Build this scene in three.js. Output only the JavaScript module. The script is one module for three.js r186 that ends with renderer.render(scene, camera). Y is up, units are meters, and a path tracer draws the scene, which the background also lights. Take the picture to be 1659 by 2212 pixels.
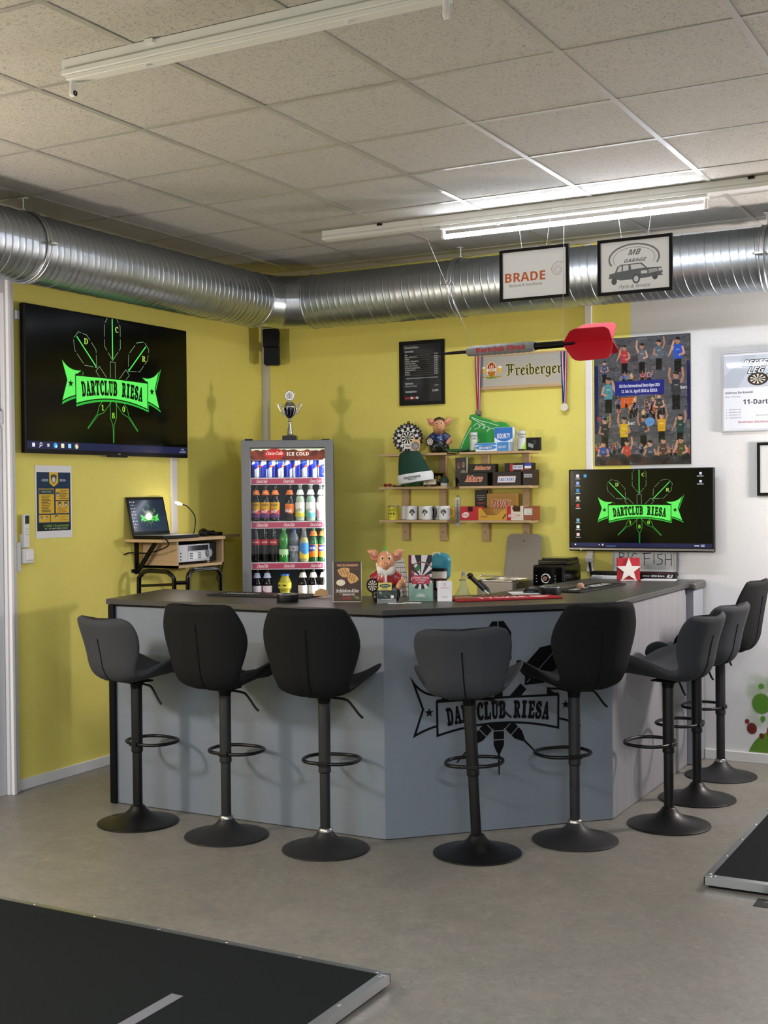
import * as THREE from 'three';
import { RoundedBoxGeometry } from 'three/addons/geometries/RoundedBoxGeometry.js';
import { mergeGeometries, mergeVertices } from 'three/addons/utils/BufferGeometryUtils.js';
import { MarchingCubes } from 'three/addons/objects/MarchingCubes.js';
import { RectAreaLightUniformsLib } from 'three/addons/lights/RectAreaLightUniformsLib.js';

// ---------------------------------------------------------------- camera, exposure, lights
const scene = new THREE.Scene();
scene.background = new THREE.Color(0x000000);
const camera = new THREE.PerspectiveCamera(44.37, 1659 / 2212, 0.05, 60);
camera.position.set(5.09, 1.62, 7.574);
camera.rotation.order = 'YXZ';
camera.rotation.set(-0.0148, 0.4979, -0.0096);
const renderer = new THREE.WebGLRenderer({ antialias: true });
renderer.toneMapping = THREE.LinearToneMapping;
renderer.toneMappingExposure = 1.34;
renderer.shadowMap.enabled = true;
RectAreaLightUniformsLib.init();
const TUBE_COLOR = 0xeaf1ff, TUBE_POWER = 640, TUBE_GLOW = 22;
const LIT_TUBES = [   // x start, z, power factor : the lamp in view, then the rows further back in the hall
  [2.0, 1.18, 0.12], [1.5, 7.06, 0.8], [5.2, 7.06, 1.35], [2.2, 9.9, 0.8], [5.4, 9.9, 0.9],
];
const BOARD_LIGHTS = [[0.30, 1.78, 4.75, 7, 0xfff0ea], [4.55, 1.78, 0.30, 8, 0xfff4f0]];   // lamps of the two dartboards just outside the frame
const ROOM = { x: 8.6, z: 12.4, h: 3.1735 };

// ---------------------------------------------------------------- helpers
const V = (x, y, z) => new THREE.Vector3(x, y, z);
let seed = 7;
const rnd = () => { seed = (seed * 1664525 + 1013904223) >>> 0; return seed / 4294967296; };
const used = {};
function numbered(n) { used[n] = (used[n] ?? -1) + 1; return used[n] ? n + '_' + String(used[n]).padStart(3, '0') : n; }
function mat(color, roughness = 0.6, metalness = 0, extra = {}) {
  return new THREE.MeshPhysicalMaterial({ color, roughness, metalness, ...extra });
}
const join = (g) => Array.isArray(g) ? (g.length === 1 ? g[0] : mergeGeometries(g.map(prep))) : g;
function prep(g) {
  const o = g.index ? g.toNonIndexed() : g.clone();
  for (const k of Object.keys(o.attributes)) if (!['position', 'normal', 'uv'].includes(k)) o.deleteAttribute(k);
  if (!o.attributes.uv) o.setAttribute('uv', new THREE.Float32BufferAttribute(new Float32Array(o.attributes.position.count * 2), 2));
  return o;
}
function mesh(name, g, m) {
  let j = join(g);
  if (m.sheet) { j = j.clone(); const uv = j.attributes.uv, [x, y, w, h] = m.sheet; for (let i = 0; i < uv.count; i++) uv.setXY(i, x + uv.getX(i) * w, y + uv.getY(i) * h); m = m.m; }
  const o = new THREE.Mesh(j, m); o.name = name; o.castShadow = o.receiveShadow = true; return o; }
function part(parent, name, g, m, label) { const o = mesh(name, g, m); parent.add(o); if (label) o.userData.label = label; return o; }
function tag(o, label, category, group) { o.userData.label = label; o.userData.category = category; if (group) o.userData.group = group; return o; }
function thing(name, label, category, p = [0, 0, 0], ry = 0, group) {
  const o = new THREE.Group(); o.name = numbered(name); o.position.set(...p); o.rotation.y = ry; scene.add(o);
  return tag(o, label, category, group);
}
function solo(name, label, category, g, m, p = [0, 0, 0], ry = 0, group) {
  const o = mesh(numbered(name), g, m); o.position.set(...p); o.rotation.y = ry; scene.add(o);
  return tag(o, label, category, group);
}
function struct(name, g, m) { const o = g ? mesh(name, g, m) : new THREE.Group(); o.name = name; o.userData.kind = 'structure'; scene.add(o); return o; }
function copy(src, label, p, ry, group) {
  const o = src.clone(); o.name = numbered(src.name.replace(/_\d{3}$/, '')); scene.add(o);
  if (p) o.position.set(...p); if (ry !== undefined) o.rotation.y = ry;
  o.userData = { ...src.userData, label }; if (group) o.userData.group = group; return o;
}
const box = (w, h, d, x = 0, y = 0, z = 0, r = 0) => (r ? new RoundedBoxGeometry(w, h, d, 2, r) : new THREE.BoxGeometry(w, h, d)).translate(x, y, z);
const cyl = (r1, r2, h, x = 0, y = 0, z = 0, n = 28) => new THREE.CylinderGeometry(r1, r2, h, n).translate(x, y, z);
const cylX = (r, l, x, y, z, n = 20) => new THREE.CylinderGeometry(r, r, l, n).rotateZ(Math.PI / 2).translate(x, y, z);
const cylZ = (r, l, x, y, z, n = 20) => new THREE.CylinderGeometry(r, r, l, n).rotateX(Math.PI / 2).translate(x, y, z);
const sph = (r, x = 0, y = 0, z = 0, sx = 1, sy = 1, sz = 1) => new THREE.SphereGeometry(r, 24, 16).scale(sx, sy, sz).translate(x, y, z);
const latheV = (pts, n = 32) => { const g = lathe(pts, n), p = g.attributes.position, uv = g.attributes.uv, h = Math.max(...pts.map((q) => q[1])); for (let i = 0; i < p.count; i++) uv.setY(i, p.getY(i) / h); return g; };   // print height follows the real height
const lathe = (pts, n = 32) => new THREE.LatheGeometry(pts.map((p) => new THREE.Vector2(p[0], p[1])), n);
const plane = (w, h, x = 0, y = 0, z = 0) => new THREE.PlaneGeometry(w, h).translate(x, y, z);
const tube = (pts, r, n = 40, closed = false, k = 10) => new THREE.TubeGeometry(new THREE.CatmullRomCurve3(pts.map((p) => V(...p)), closed, 'catmullrom', 0.5), n, r, k, closed);
function poly(pts) { const s = new THREE.Shape(); pts.forEach((p, i) => i ? s.lineTo(p[0], p[1]) : s.moveTo(p[0], p[1])); return s; }
const ext = (s, d, b = 0, o = {}) => new THREE.ExtrudeGeometry(Array.isArray(s) ? poly(s) : s, { depth: d, bevelEnabled: b > 0, bevelSize: b, bevelThickness: b, bevelSegments: 2, curveSegments: 16, ...o });
const flat = (pts, y0, h, b = 0) => ext(pts.map(([x, z]) => [x, -z]), h - 2 * b, b).rotateX(-Math.PI / 2).translate(0, y0 + b, 0);   // outline in x,z raised by h
const bar = (a, b, r, n = 10) => { const A = V(...a), B = V(...b), d = B.clone().sub(A), g = new THREE.CylinderGeometry(r, r, d.length(), n); g.applyQuaternion(new THREE.Quaternion().setFromUnitVectors(V(0, 1, 0), d.normalize())); return g.translate((A.x + B.x) / 2 || (a[0] + b[0]) / 2, (a[1] + b[1]) / 2, (a[2] + b[2]) / 2); };
function flatBar(a, b, w, t) { const A = V(...a), B = V(...b), d = B.clone().sub(A), g = new THREE.BoxGeometry(w, d.length(), t); g.applyQuaternion(new THREE.Quaternion().setFromUnitVectors(V(0, 1, 0), d.normalize())); return g.translate((a[0] + b[0]) / 2, (a[1] + b[1]) / 2, (a[2] + b[2]) / 2); }
function canvas(w, h, fn) { const c = document.createElement('canvas'); c.width = w; c.height = h; const g = c.getContext('2d'); fn(g, w, h); return c; }
// small flat prints share a few sheets
const sheets = [], sheetMats = {};
function newSheet() { const c = canvas(2048, 1024, (g) => { g.fillStyle = '#888'; g.fillRect(0, 0, 2048, 1024); }), t = new THREE.CanvasTexture(c); t.colorSpace = THREE.SRGBColorSpace; const s = { id: sheets.length, c, t, x: 4, y: 4, row: 0 }; sheets.push(s); return s; }
function tex(w, h, fn, o = {}) {
  if (!o.repeat && !o.data && !o.own && w * h <= 512 * 512) {
    let s = null;
    for (const q of [...sheets, null]) { s = q ?? newSheet(); if (s.x + w + 4 > 2048 && s.y + s.row + 6 + h <= 1020) { s.x = 4; s.y += s.row + 6; s.row = 0; } if (s.x + w + 4 <= 2048 && s.y + h <= 1020) break; }
    const g = s.c.getContext('2d'); g.save(); g.translate(s.x, s.y); g.beginPath(); g.rect(0, 0, w, h); g.clip(); fn(g, w, h); g.restore();
    const r = { id: s.id, sheet: [(s.x + 1) / 2048, 1 - (s.y + h - 1) / 1024, (w - 2) / 2048, (h - 2) / 1024] }; s.x += w + 6; s.row = Math.max(s.row, h); return r;
  }
  const t = new THREE.CanvasTexture(canvas(w, h, fn)); if (!o.data) t.colorSpace = THREE.SRGBColorSpace;
  t.anisotropy = 8; if (o.repeat) { t.wrapS = t.wrapT = THREE.RepeatWrapping; t.repeat.set(...o.repeat); } return t;
}
function printMat(t, rough = 0.5, extra = {}) {
  extra = { specularIntensity: 0.45, ...extra };
  if (!t.sheet) return mat(0xffffff, rough, 0, { map: t, ...extra });
  return { sheet: t.sheet, m: sheetMats[t.id + '/' + rough + JSON.stringify(extra)] ??= mat(0xffffff, rough, 0, { map: sheets[t.id].t, ...extra }) };
}
const screenMat = (t, k = 1, extra = {}) => mat(0x020202, 0.12, 0, { specularIntensity: 0.45, emissive: 0xffffff, emissiveMap: t, emissiveIntensity: k, ...extra });
// writes text fitted to a width (condensed or stretched)
function word(g, s, x, y, size, w, font = 'bold', fam = 'sans-serif', align = 'center') {
  g.save(); g.font = `${font} ${size}px ${fam}`; g.textAlign = align; g.textBaseline = 'middle'; const m = g.measureText(s).width;
  g.translate(x, y); if (font.includes('italic')) g.transform(1, 0, -0.2, 1, 0, 0); if (w) g.scale(w / m, 1); g.fillText(s, 0, 0); g.restore();
}
function wordLine(g, s, x, y, size, w, fill, line, lw, font = 'bold', fam = 'sans-serif') {
  g.save(); g.font = `${font} ${size}px ${fam}`; g.textAlign = 'center'; g.textBaseline = 'middle'; const m = g.measureText(s).width;
  g.translate(x, y); if (font.includes('italic')) g.transform(1, 0, -0.2, 1, 0, 0); if (w) g.scale(w / m, 1); g.lineJoin = 'round';
  if (line) { g.strokeStyle = line; g.lineWidth = lw; g.strokeText(s, 0, 0); } g.fillStyle = fill; g.fillText(s, 0, 0); g.restore();
}
function lines(g, x, y, w, n, step, c, h = 2) { g.fillStyle = c; for (let i = 0; i < n; i++) g.fillRect(x, y + i * step, w * (0.6 + 0.4 * rnd()), h); }
function star(g, x, y, r, c) { g.fillStyle = c; g.beginPath(); for (let i = 0; i < 10; i++) { const a = -Math.PI / 2 + i * Math.PI / 5, q = i % 2 ? r * 0.4 : r; g.lineTo(x + q * Math.cos(a), y + q * Math.sin(a)); } g.fill(); }
function dartboard(g, x, y, r, ring = '#111', mono = false) {
  g.fillStyle = ring; g.beginPath(); g.arc(x, y, r, 0, 7); g.fill();
  for (let i = 0; i < 20; i++) for (const [a, b, c0, c1] of [[0.1, 0.8, '#e9e6dc', '#151515'], ...(mono ? [[0.46, 0.54, '#151515', '#e9e6dc']] : [[0.46, 0.52, '#2a8a4a', '#b02a2a'], [0.74, 0.8, '#2a8a4a', '#b02a2a']])]) {
    g.fillStyle = i % 2 ? c0 : c1; g.beginPath(); const t0 = (i - 0.5) * Math.PI / 10, t1 = (i + 0.5) * Math.PI / 10; g.arc(x, y, r * b, t0, t1); g.arc(x, y, r * a, t1, t0, true); g.fill();
  }
  g.fillStyle = '#2a8a4a'; g.beginPath(); g.arc(x, y, r * 0.1, 0, 7); g.fill(); g.fillStyle = '#b02a2a'; g.beginPath(); g.arc(x, y, r * 0.05, 0, 7); g.fill();
}
// smooth-joined solid from tapered capsules: [x,y,z,r, x2,y2,z2,r2]
function blob(caps, N = 40, k = 0.012) {
  const lo = [1e9, 1e9, 1e9], hi = [-1e9, -1e9, -1e9];
  for (const c of caps) for (const o of [0, 4]) for (let a = 0; a < 3; a++) { lo[a] = Math.min(lo[a], c[o + a] - c[o + 3]); hi[a] = Math.max(hi[a], c[o + a] + c[o + 3]); }
  const half = Math.max(hi[0] - lo[0], hi[1] - lo[1], hi[2] - lo[2]) / 2 * 1.14 + k, mid = lo.map((v, a) => (v + hi[a]) / 2);
  const mc = new MarchingCubes(N, new THREE.MeshBasicMaterial(), false, false, 60000); mc.isolation = 0;
  for (let z = 0; z < N; z++) for (let y = 0; y < N; y++) for (let x = 0; x < N; x++) {
    const p = [x, y, z].map((v, a) => mid[a] + ((v - N / 2) / (N / 2)) * half); let s = 0;
    for (const c of caps) {
      const d = [c[4] - c[0], c[5] - c[1], c[6] - c[2]], l = d[0] * d[0] + d[1] * d[1] + d[2] * d[2];
      let t = l > 1e-9 ? ((p[0] - c[0]) * d[0] + (p[1] - c[1]) * d[1] + (p[2] - c[2]) * d[2]) / l : 0; t = Math.min(1, Math.max(0, t));
      const q = Math.hypot(p[0] - c[0] - d[0] * t, p[1] - c[1] - d[1] * t, p[2] - c[2] - d[2] * t) - (c[3] + (c[7] - c[3]) * t); s += Math.exp(-q / k);
    }
    mc.field[x + y * N + z * N * N] = k * Math.log(Math.max(s, 1e-30));
  }
  mc.update(); const n = mc.count, g = new THREE.BufferGeometry();
  const pos = mc.positionArray.slice(0, n * 3), nor = mc.normalArray.slice(0, n * 3);
  for (let i = 0; i < n; i++) for (let a = 0; a < 3; a++) pos[i * 3 + a] = mid[a] + pos[i * 3 + a] * half;
  g.setAttribute('position', new THREE.Float32BufferAttribute(pos, 3)); g.setAttribute('normal', new THREE.Float32BufferAttribute(nor, 3));
  const w = mergeVertices(g, 1e-6); w.deleteAttribute('normal'); const u = mergeVertices(w, 1e-5); u.computeVertexNormals(); return u;
}
// ---------------------------------------------------------------- the club emblem, used on screens and on the bar
function emblem(g, cx, cy, s, mode) {
  const green = mode === 'green', X = (u) => cx + u * s, Y = (v) => cy + v * s, ink = green ? '#3fe052' : '#040405';
  const path = (p, close = true) => { g.beginPath(); p.forEach(([a, b, c, d], i) => c !== undefined ? g.quadraticCurveTo(X(a), Y(b), X(c), Y(d)) : i ? g.lineTo(X(a), Y(b)) : g.moveTo(X(a), Y(b))); if (close) g.closePath(); };
  g.lineJoin = 'miter'; g.lineCap = 'butt';
  const lw = 0.012 * s;
  // three darts behind the ribbon
  for (const k of [-1, 0, 1]) {
    const D = (a, l) => { // a: across, l: along (up the flight)
      const th = k * 0.785; return [l * Math.sin(th) + a * Math.cos(th) + (k * 0.02), 0.03 - l * Math.cos(th) + a * Math.sin(th)];
    };
    const L = k ? 0.98 : 1.03, fl = [[0, 0.42], [0.16, 0.6], [0.16, L - 0.13], [0.07, L], [-0.07, L], [-0.16, L - 0.13], [-0.16, 0.6]];
    const stem = [[-0.05, 0.12], [0.05, 0.12], [0.05, 0.4], [-0.05, 0.4]];
    const barrel = [[-0.062, -0.1], [0.062, -0.1], [0.062, -0.36], [0.03, -0.43], [0.012, -0.46], [0.006, k ? -0.74 : -0.7], [-0.006, k ? -0.74 : -0.7], [-0.012, -0.46], [-0.03, -0.43], [-0.062, -0.36]];
    if (green) {
      g.strokeStyle = '#9fd8a2'; g.lineWidth = lw * 0.45; g.setLineDash([0.17 * s, 0.03 * s]); path(fl.map((q) => D(...q))); g.stroke(); g.setLineDash([]);
      path(stem.map((q) => D(...q))); g.stroke();
      g.strokeStyle = '#46e358'; path(barrel.map((q) => D(...q))); g.stroke();
      g.lineWidth = lw * 1.5; g.strokeStyle = '#55f067'; path([D(0, 0.44), D(0, L - 0.02)], false); g.stroke();
      const q = D(0.09, L - 0.18); g.fillStyle = '#b8e05a'; word(g, 'DCR'[k + 1], X(q[0]), Y(q[1]), 0.11 * s, 0, 'bold', 'serif');
      const e = D(0, -0.33); g.fillStyle = '#9be83f'; word(g, '081'[k + 1], X(e[0]), Y(e[1]), 0.11 * s, 0, 'bold', 'serif');
    } else {
      g.fillStyle = ink; path(fl.map((q) => D(...q))); g.fill(); path(stem.map((q) => D(...q))); g.fill(); path(barrel.map((q) => D(...q))); g.fill();
      g.globalCompositeOperation = 'destination-out'; g.lineWidth = lw; path([D(0, 0.46), D(0, L)], false); g.stroke();
      for (const b of [-0.2, -0.3]) { path([D(-0.07, b), D(0.07, b)], false); g.stroke(); } g.globalCompositeOperation = 'source-over';
    }
  }
  const tail = (k) => [[k * 1, -0.36], [k * 0.86, -0.17, k * 0.6, -0.215], [k * 0.6, -0.15], [k * 0.72, -0.15], [k * 0.72, 0.13], [k * 0.86, 0.16, k * 0.99, 0.225], [k * 0.89, -0.06]];
  const panel = [[-0.73, -0.135], [0, -0.15, 0.73, -0.135], [0.725, 0.24], [0, 0.04, -0.725, 0.24]];
  const ribbon = (fillTail, fillPanel, stroke, w) => {
    for (const k of [-1, 1]) {
      path(tail(k)); if (!green) { g.globalCompositeOperation = 'destination-out'; g.fill(); g.globalCompositeOperation = 'source-over'; } else { g.fillStyle = fillTail; g.fill(); }
      g.strokeStyle = stroke; g.lineWidth = w; g.stroke();
      path([[k * 0.6, -0.215], [k * 0.6, -0.14], [k * 0.72, -0.14]]); g.fillStyle = stroke; g.fill();
    }
    path(panel); if (!green) { g.globalCompositeOperation = 'destination-out'; g.fill(); g.globalCompositeOperation = 'source-over'; } else { g.fillStyle = fillPanel; g.fill(); }
    g.strokeStyle = stroke; g.lineWidth = w; g.stroke();
  };
  if (green) { g.save(); g.translate(0.012 * s, 0.03 * s); ribbon('#2fb53c', '#2fb53c', '#2fb53c', lw); g.restore(); ribbon('#62ef62', '#62ef62', '#041505', lw * 1.3); }
  else ribbon('', '', ink, lw * 2);
  const tc = green ? '#06150a' : ink;
  star(g, X(-0.82), Y(-0.02), 0.055 * s, tc); star(g, X(0.82), Y(-0.02), 0.055 * s, tc);
  const T = 'DARTCLUB RIESA'; g.fillStyle = tc;
  for (let i = 0; i < T.length; i++) {
    if (T[i] === ' ') continue; const u = -0.62 + (i + 0.5) * (1.24 / T.length), bend = u * u;
    g.save(); g.translate(X(u), Y(-0.005 + 0.13 * bend)); g.rotate(u * 0.22); g.font = `bold ${0.25 * s}px serif`; g.textAlign = 'center'; g.textBaseline = 'middle';
    const m = g.measureText(T[i]).width; g.scale(0.078 * s / m * (T[i] === 'I' ? 0.7 : 1), 1); g.lineWidth = 0.024 * s; g.lineJoin = 'miter'; g.strokeStyle = tc; g.strokeText(T[i], 0, 0); g.fillText(T[i], 0, 0); g.restore();
  }
}
function desktop(g, w, h, s, icons) {
  g.fillStyle = '#010201'; g.fillRect(0, 0, w, h);
  emblem(g, w * 0.5, h * 0.53, s, 'green');
  g.fillStyle = '#232545'; g.fillRect(0, h * 0.945, w, h * 0.055);
  const ic = (x, y, c, r = 0.011) => { g.fillStyle = c; g.fillRect(x * w - r * w, y * h - r * w, 2 * r * w, 2 * r * w); };
  const k = 0.972; if (icons) {
    [['#e8e8f0', 0.07], ['#8fb4e8', 0.165], ['#2f8fd8', 0.26], ['#e8e0d8', 0.36], ['#d23a3a', 0.46], ['#7ab0c8', 0.65], ['#f0f0f0', 0.74], ['#f2c8d0', 0.84]].forEach(([c, y]) => { ic(0.055, y, c); g.fillStyle = '#cfd3da'; g.fillRect(w * 0.038, h * (y + 0.033), w * 0.036, h * 0.008); });
    ic(0.11, 0.07, '#3f9fe0'); ic(0.925, 0.06, '#dfe8ff', 0.008); ic(0.925, 0.16, '#dfe8ff', 0.008); g.fillStyle = '#cfd3da'; g.fillRect(w * 0.9, h * 0.09, w * 0.045, h * 0.008); g.fillRect(w * 0.9, h * 0.19, w * 0.045, h * 0.008);
    g.fillStyle = '#2c3050'; g.fillRect(w * 0.05, h * 0.95, w * 0.15, h * 0.045); ic(0.035, k, '#fff', 0.005); ic(0.21, k, '#c8d0ff', 0.004); ic(0.235, k, '#f4c0b0', 0.006); g.fillStyle = '#6d8ad8'; g.fillRect(w * 0.26, h * 0.985, w * 0.07, h * 0.006); g.fillStyle = '#d8dcf0'; g.fillRect(w * 0.88, h * 0.968, w * 0.035, h * 0.01); g.fillRect(w * 0.925, h * 0.96, w * 0.025, h * 0.008); g.fillRect(w * 0.925, h * 0.976, w * 0.025, h * 0.008);
  } else {
    ic(0.035, k, '#eef', 0.0075); g.strokeStyle = '#eef'; g.lineWidth = w * 0.003; g.beginPath(); g.arc(w * 0.075, h * 0.968, w * 0.006, 0, 7); g.moveTo(w * 0.071, h * 0.978); g.lineTo(w * 0.066, h * 0.99); g.stroke();
    ic(0.115, k, '#ccd', 0.006); g.fillStyle = '#2f9fe8'; g.beginPath(); g.arc(w * 0.155, h * k, w * 0.011, 0, 7); g.fill(); g.fillStyle = '#bfe8f8'; g.beginPath(); g.arc(w * 0.159, h * (k + 0.006), w * 0.006, 0, 7); g.fill();
    ic(0.195, k, '#f2ecc8', 0.0085); ic(0.235, k, '#9fd4f4', 0.0085); for (const [a, c] of [[0, '#e8d8a0'], [2.1, '#7fb87a'], [4.2, '#e07a70']]) { g.fillStyle = c; g.beginPath(); g.moveTo(w * 0.275, h * k); g.arc(w * 0.275, h * k, w * 0.011, a, a + 2.1); g.fill(); }
    g.fillStyle = '#fff'; g.beginPath(); g.arc(w * 0.275, h * k, w * 0.0045, 0, 7); g.fill(); g.fillStyle = '#dde'; word(g, '14:03', w * 0.965, h * 0.963, h * 0.016, 0, 'normal', 'sans-serif'); word(g, '14.03.2025', w * 0.965, h * 0.984, h * 0.016, 0, 'normal', 'sans-serif');
  }
}
const M = {
  yellow: mat(0xffffff, 0.75, 0, { map: tex(1024, 1024, wallPaint('#ebde70', '#e1d363', '#f1e682'), { repeat: [0.4, 0.4] }) }),
  whiteWall: mat(0xffffff, 0.8, 0, { map: tex(1024, 1024, wallPaint('#d5d6d6', '#cbcccb', '#dedfdf'), { repeat: [0.4, 0.4] }) }),
  white: mat(0xe4e4e2, 0.45), whitePlastic: mat(0xe2e0dc, 0.35), frameGrey: mat(0xcfcfd0, 0.45), grey: mat(0x8b8d90, 0.5), black: mat(0x070708, 0.45, 0, { specularIntensity: 0.4 }), blackGloss: mat(0x070708, 0.12), blackSatin: mat(0x0d0d0e, 0.38, 0.2), charcoal: mat(0x29292b, 0.5, 0.3),
  chrome: mat(0xd8d8da, 0.18, 1), steel: mat(0xa9a6a0, 0.36, 1), alu: mat(0xc2c5c8, 0.34, 1), wood: null, wire: mat(0xb8b8b8, 0.3, 0.8),
};
function wallPaint(a, b, c) {
  return (g, w, h) => { g.fillStyle = a; g.fillRect(0, 0, w, h); for (let i = 0; i < 26000; i++) { g.globalAlpha = 0.05 + 0.1 * rnd(); g.fillStyle = rnd() < 0.5 ? b : c; const x = rnd() * w, y = rnd() * h; g.fillRect(x, y, 1 + rnd() * 7, 1 + rnd() * 12); } g.globalAlpha = 1; };
}
// ---------------------------------------------------------------- large structure
function worldUV(g, s = 1) {   // uv in metres from position, by the way each face points
  const o = g.index ? g.toNonIndexed() : g, p = o.attributes.position, n = o.attributes.normal, uv = new Float32Array(p.count * 2);
  for (let i = 0; i < p.count; i++) {
    const a = Math.abs(n.getX(i)), b = Math.abs(n.getY(i)), c = Math.abs(n.getZ(i));
    const [u, v] = a > b && a > c ? [p.getZ(i), p.getY(i)] : b > c ? [p.getX(i), p.getZ(i)] : [p.getX(i), p.getY(i)]; uv[i * 2] = u * s; uv[i * 2 + 1] = v * s;
  }
  o.setAttribute('uv', new THREE.BufferAttribute(uv, 2)); return o;
}
const W = ROOM.x, D = ROOM.z, H = ROOM.h;
// floor : mottled grey-beige vinyl
const floorTex = tex(2048, 2048, (g, w, h) => {
  g.fillStyle = '#7b776f'; g.fillRect(0, 0, w, h);
  const blot = (n, r0, r1, cs, a, k = 1) => { for (let i = 0; i < n; i++) { const x = rnd() * w, y = rnd() * h, r = r0 + rnd() * (r1 - r0), c = cs[Math.floor(rnd() * cs.length)]; for (const [dx, dy] of [[0, 0], [w, 0], [-w, 0], [0, h], [0, -h]]) { g.globalAlpha = a; g.fillStyle = c; g.beginPath(); g.ellipse(x + dx, y + dy, r * k, r * (0.35 + 0.5 * ((i * 7) % 10) / 10), (i % 13) * 0.25 - 1, 0, 7); g.fill(); } } };
  blot(500, 30, 130, ['#6b6863', '#8f8a80', '#75716b', '#8d887d'], 0.10, 1.5);
  blot(4000, 5, 30, ['#66635d', '#96917f', '#6e6b64', '#928d82'], 0.11, 2);
  blot(12000, 1.5, 8, ['#5a5751', '#a09b90', '#66635c', '#969186'], 0.2, 2.4);
  for (let i = 0; i < 700; i++) { g.globalAlpha = 0.10 + 0.15 * rnd(); g.strokeStyle = rnd() < 0.7 ? '#5c5954' : '#98938a'; g.lineWidth = 1; const x = rnd() * w, y = rnd() * h, a = rnd() * 6.3, l = 6 + rnd() * 60; g.beginPath(); g.moveTo(x, y); g.quadraticCurveTo(x + l * Math.cos(a), y + l * Math.sin(a), x + l * 1.5 * Math.cos(a + 0.5), y + l * 1.5 * Math.sin(a + 0.5)); g.stroke(); }
  g.globalAlpha = 1;
}, { repeat: [0.5, 0.5] });
struct('floor', worldUV(box(W + 0.3, 0.12, D + 0.3, W / 2, -0.06, D / 2)), mat(0xffffff, 0.42, 0, { map: floorTex, bumpMap: floorTex, bumpScale: 0.0006 }));
// walls with thickness
const wl = struct('wall_left', null);
part(wl, 'wall_surface', worldUV(box(0.15, H + 0.2, D + 0.3, -0.075, H / 2, D / 2)), M.yellow);
part(wl, 'wall_pilaster', worldUV(box(0.012, H, 1.17, 0.006, H / 2, 1.915)), M.yellow);
const wb = struct('wall_back', null);
part(wb, 'yellow_paint', worldUV(box(2.722, H + 0.2, 0.15, 1.361, H / 2, -0.075)), M.yellow, 'yellow painted part of the back wall');
part(wb, 'white_paint', worldUV(box(W - 2.722, H + 0.2, 0.15, (W + 2.722) / 2, H / 2, -0.075)), M.whiteWall, 'white painted part of the back wall');
struct('wall_right', worldUV(box(0.15, H + 0.2, D + 0.3, W + 0.075, H / 2, D / 2)), M.whiteWall);
struct('wall_front', worldUV(box(W, H + 0.2, 0.15, W / 2, H / 2, D + 0.075)), M.whiteWall);
struct('baseboard_left', box(0.014, 0.06, 1.16, 0.019, 0.03, 1.91, 0.003), M.white);
struct('baseboard_back', box(W - 3.17, 0.06, 0.014, (W + 3.17) / 2, 0.03, 0.007, 0.003), mat(0xd9dad8, 0.5));
struct('trim_1', box(0.022, 1.25, 0.055, 0.011, 1.98, 1.08, 0.003), M.whitePlastic);            // cable ducts
struct('trim_2', box(0.045, 2.9, 0.035, 0.0235, 1.45, 0.0185, 0.003), mat(0xbdbcb4, 0.5));
struct('trim_3', box(0.042, 2.06, 0.02, 2.454, 2.143, 0.01, 0.003), M.whitePlastic);
struct('trim_4', box(0.022, 0.05, 0.12, 0.023, 2.62, 2.42, 0.003), M.frameGrey);
// painted splash on the white wall
const splash = tex(768, 1024, (g, w, h) => {
  const drop = (x, y, rx, ry, c, soft) => { const q = g.createRadialGradient(0, 0, rx * 0.75, 0, 0, rx * (1 + soft)); q.addColorStop(0, c); q.addColorStop(0.55, c + 'cc'); q.addColorStop(1, c + '00'); g.save(); g.translate(x, y); g.scale(1, ry / rx); g.fillStyle = q; g.beginPath(); g.arc(0, 0, rx * (1 + soft), 0, 7); g.fill(); g.restore(); };
  for (let i = 0; i < 160; i++) { g.globalAlpha = 0.04; drop(120 + rnd() * 420, 60 + rnd() * 640, 20 + rnd() * 40, 20 + rnd() * 40, '#7da23c', 1); } g.globalAlpha = 1;
  drop(255, 175, 32, 34, '#4c8a22', 0.12);drop(257, 397, 111, 128, '#4f8218', 0.08);drop(274, 589, 30, 37, '#4c8a22', 0.1);g.fillStyle = '#4c8a22'; g.beginPath(); g.moveTo(251, 606); g.lineTo(263, 653); g.lineTo(284, 610); g.fill();
  g.fillStyle = '#557f1a'; g.beginPath(); g.moveTo(102, 1024); g.quadraticCurveTo(168, 839, 313, 763); g.quadraticCurveTo(499, 731, 705, 1024); g.fill();
  drop(84, 638, 26, 30, '#7a1526', 0.15);drop(141, 724, 58, 70, '#63160c', 0.14);drop(257, 811, 29, 35, '#63160c', 0.12);drop(375, 752, 54, 89, '#7a1c10', 0.1);
});
part(wb, 'painted_splash', plane(0.372, 0.475, 3.5645, 0.3015, 0.0012), mat(0xffffff, 0.7, 0, { map: splash, transparent: true }), 'green and red spray paint splash');
// door in the left wall, seen edge-on at the left border
const door = struct('door_1', null);
part(door, 'door_frame', [box(0.05, 3.16, 0.075, 0.025, 1.58, 2.545, 0.004), box(0.05, 0.08, 0.94, 0.025, 2.76, 3.052, 0.004), box(0.05, 3.16, 0.075, 0.025, 1.58, 3.56, 0.004)], M.frameGrey);
part(door, 'door_leaf', box(0.03, 2.0, 0.93, 0.016, 1.0, 3.05, 0.004), mat(0xc6c8cc, 0.4));
part(door, 'transom', [box(0.04, 0.07, 0.93, 0.021, 2.05, 3.05, 0.004)], M.frameGrey);
part(door, 'transom_panel', box(0.02, 0.62, 0.93, 0.011, 2.4, 3.05), mat(0xb9bdc2, 0.3));
part(door, 'stop_bead', [box(0.02, 3.14, 0.02, 0.06, 1.57, 2.56, 0.003)], M.white);
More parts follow.
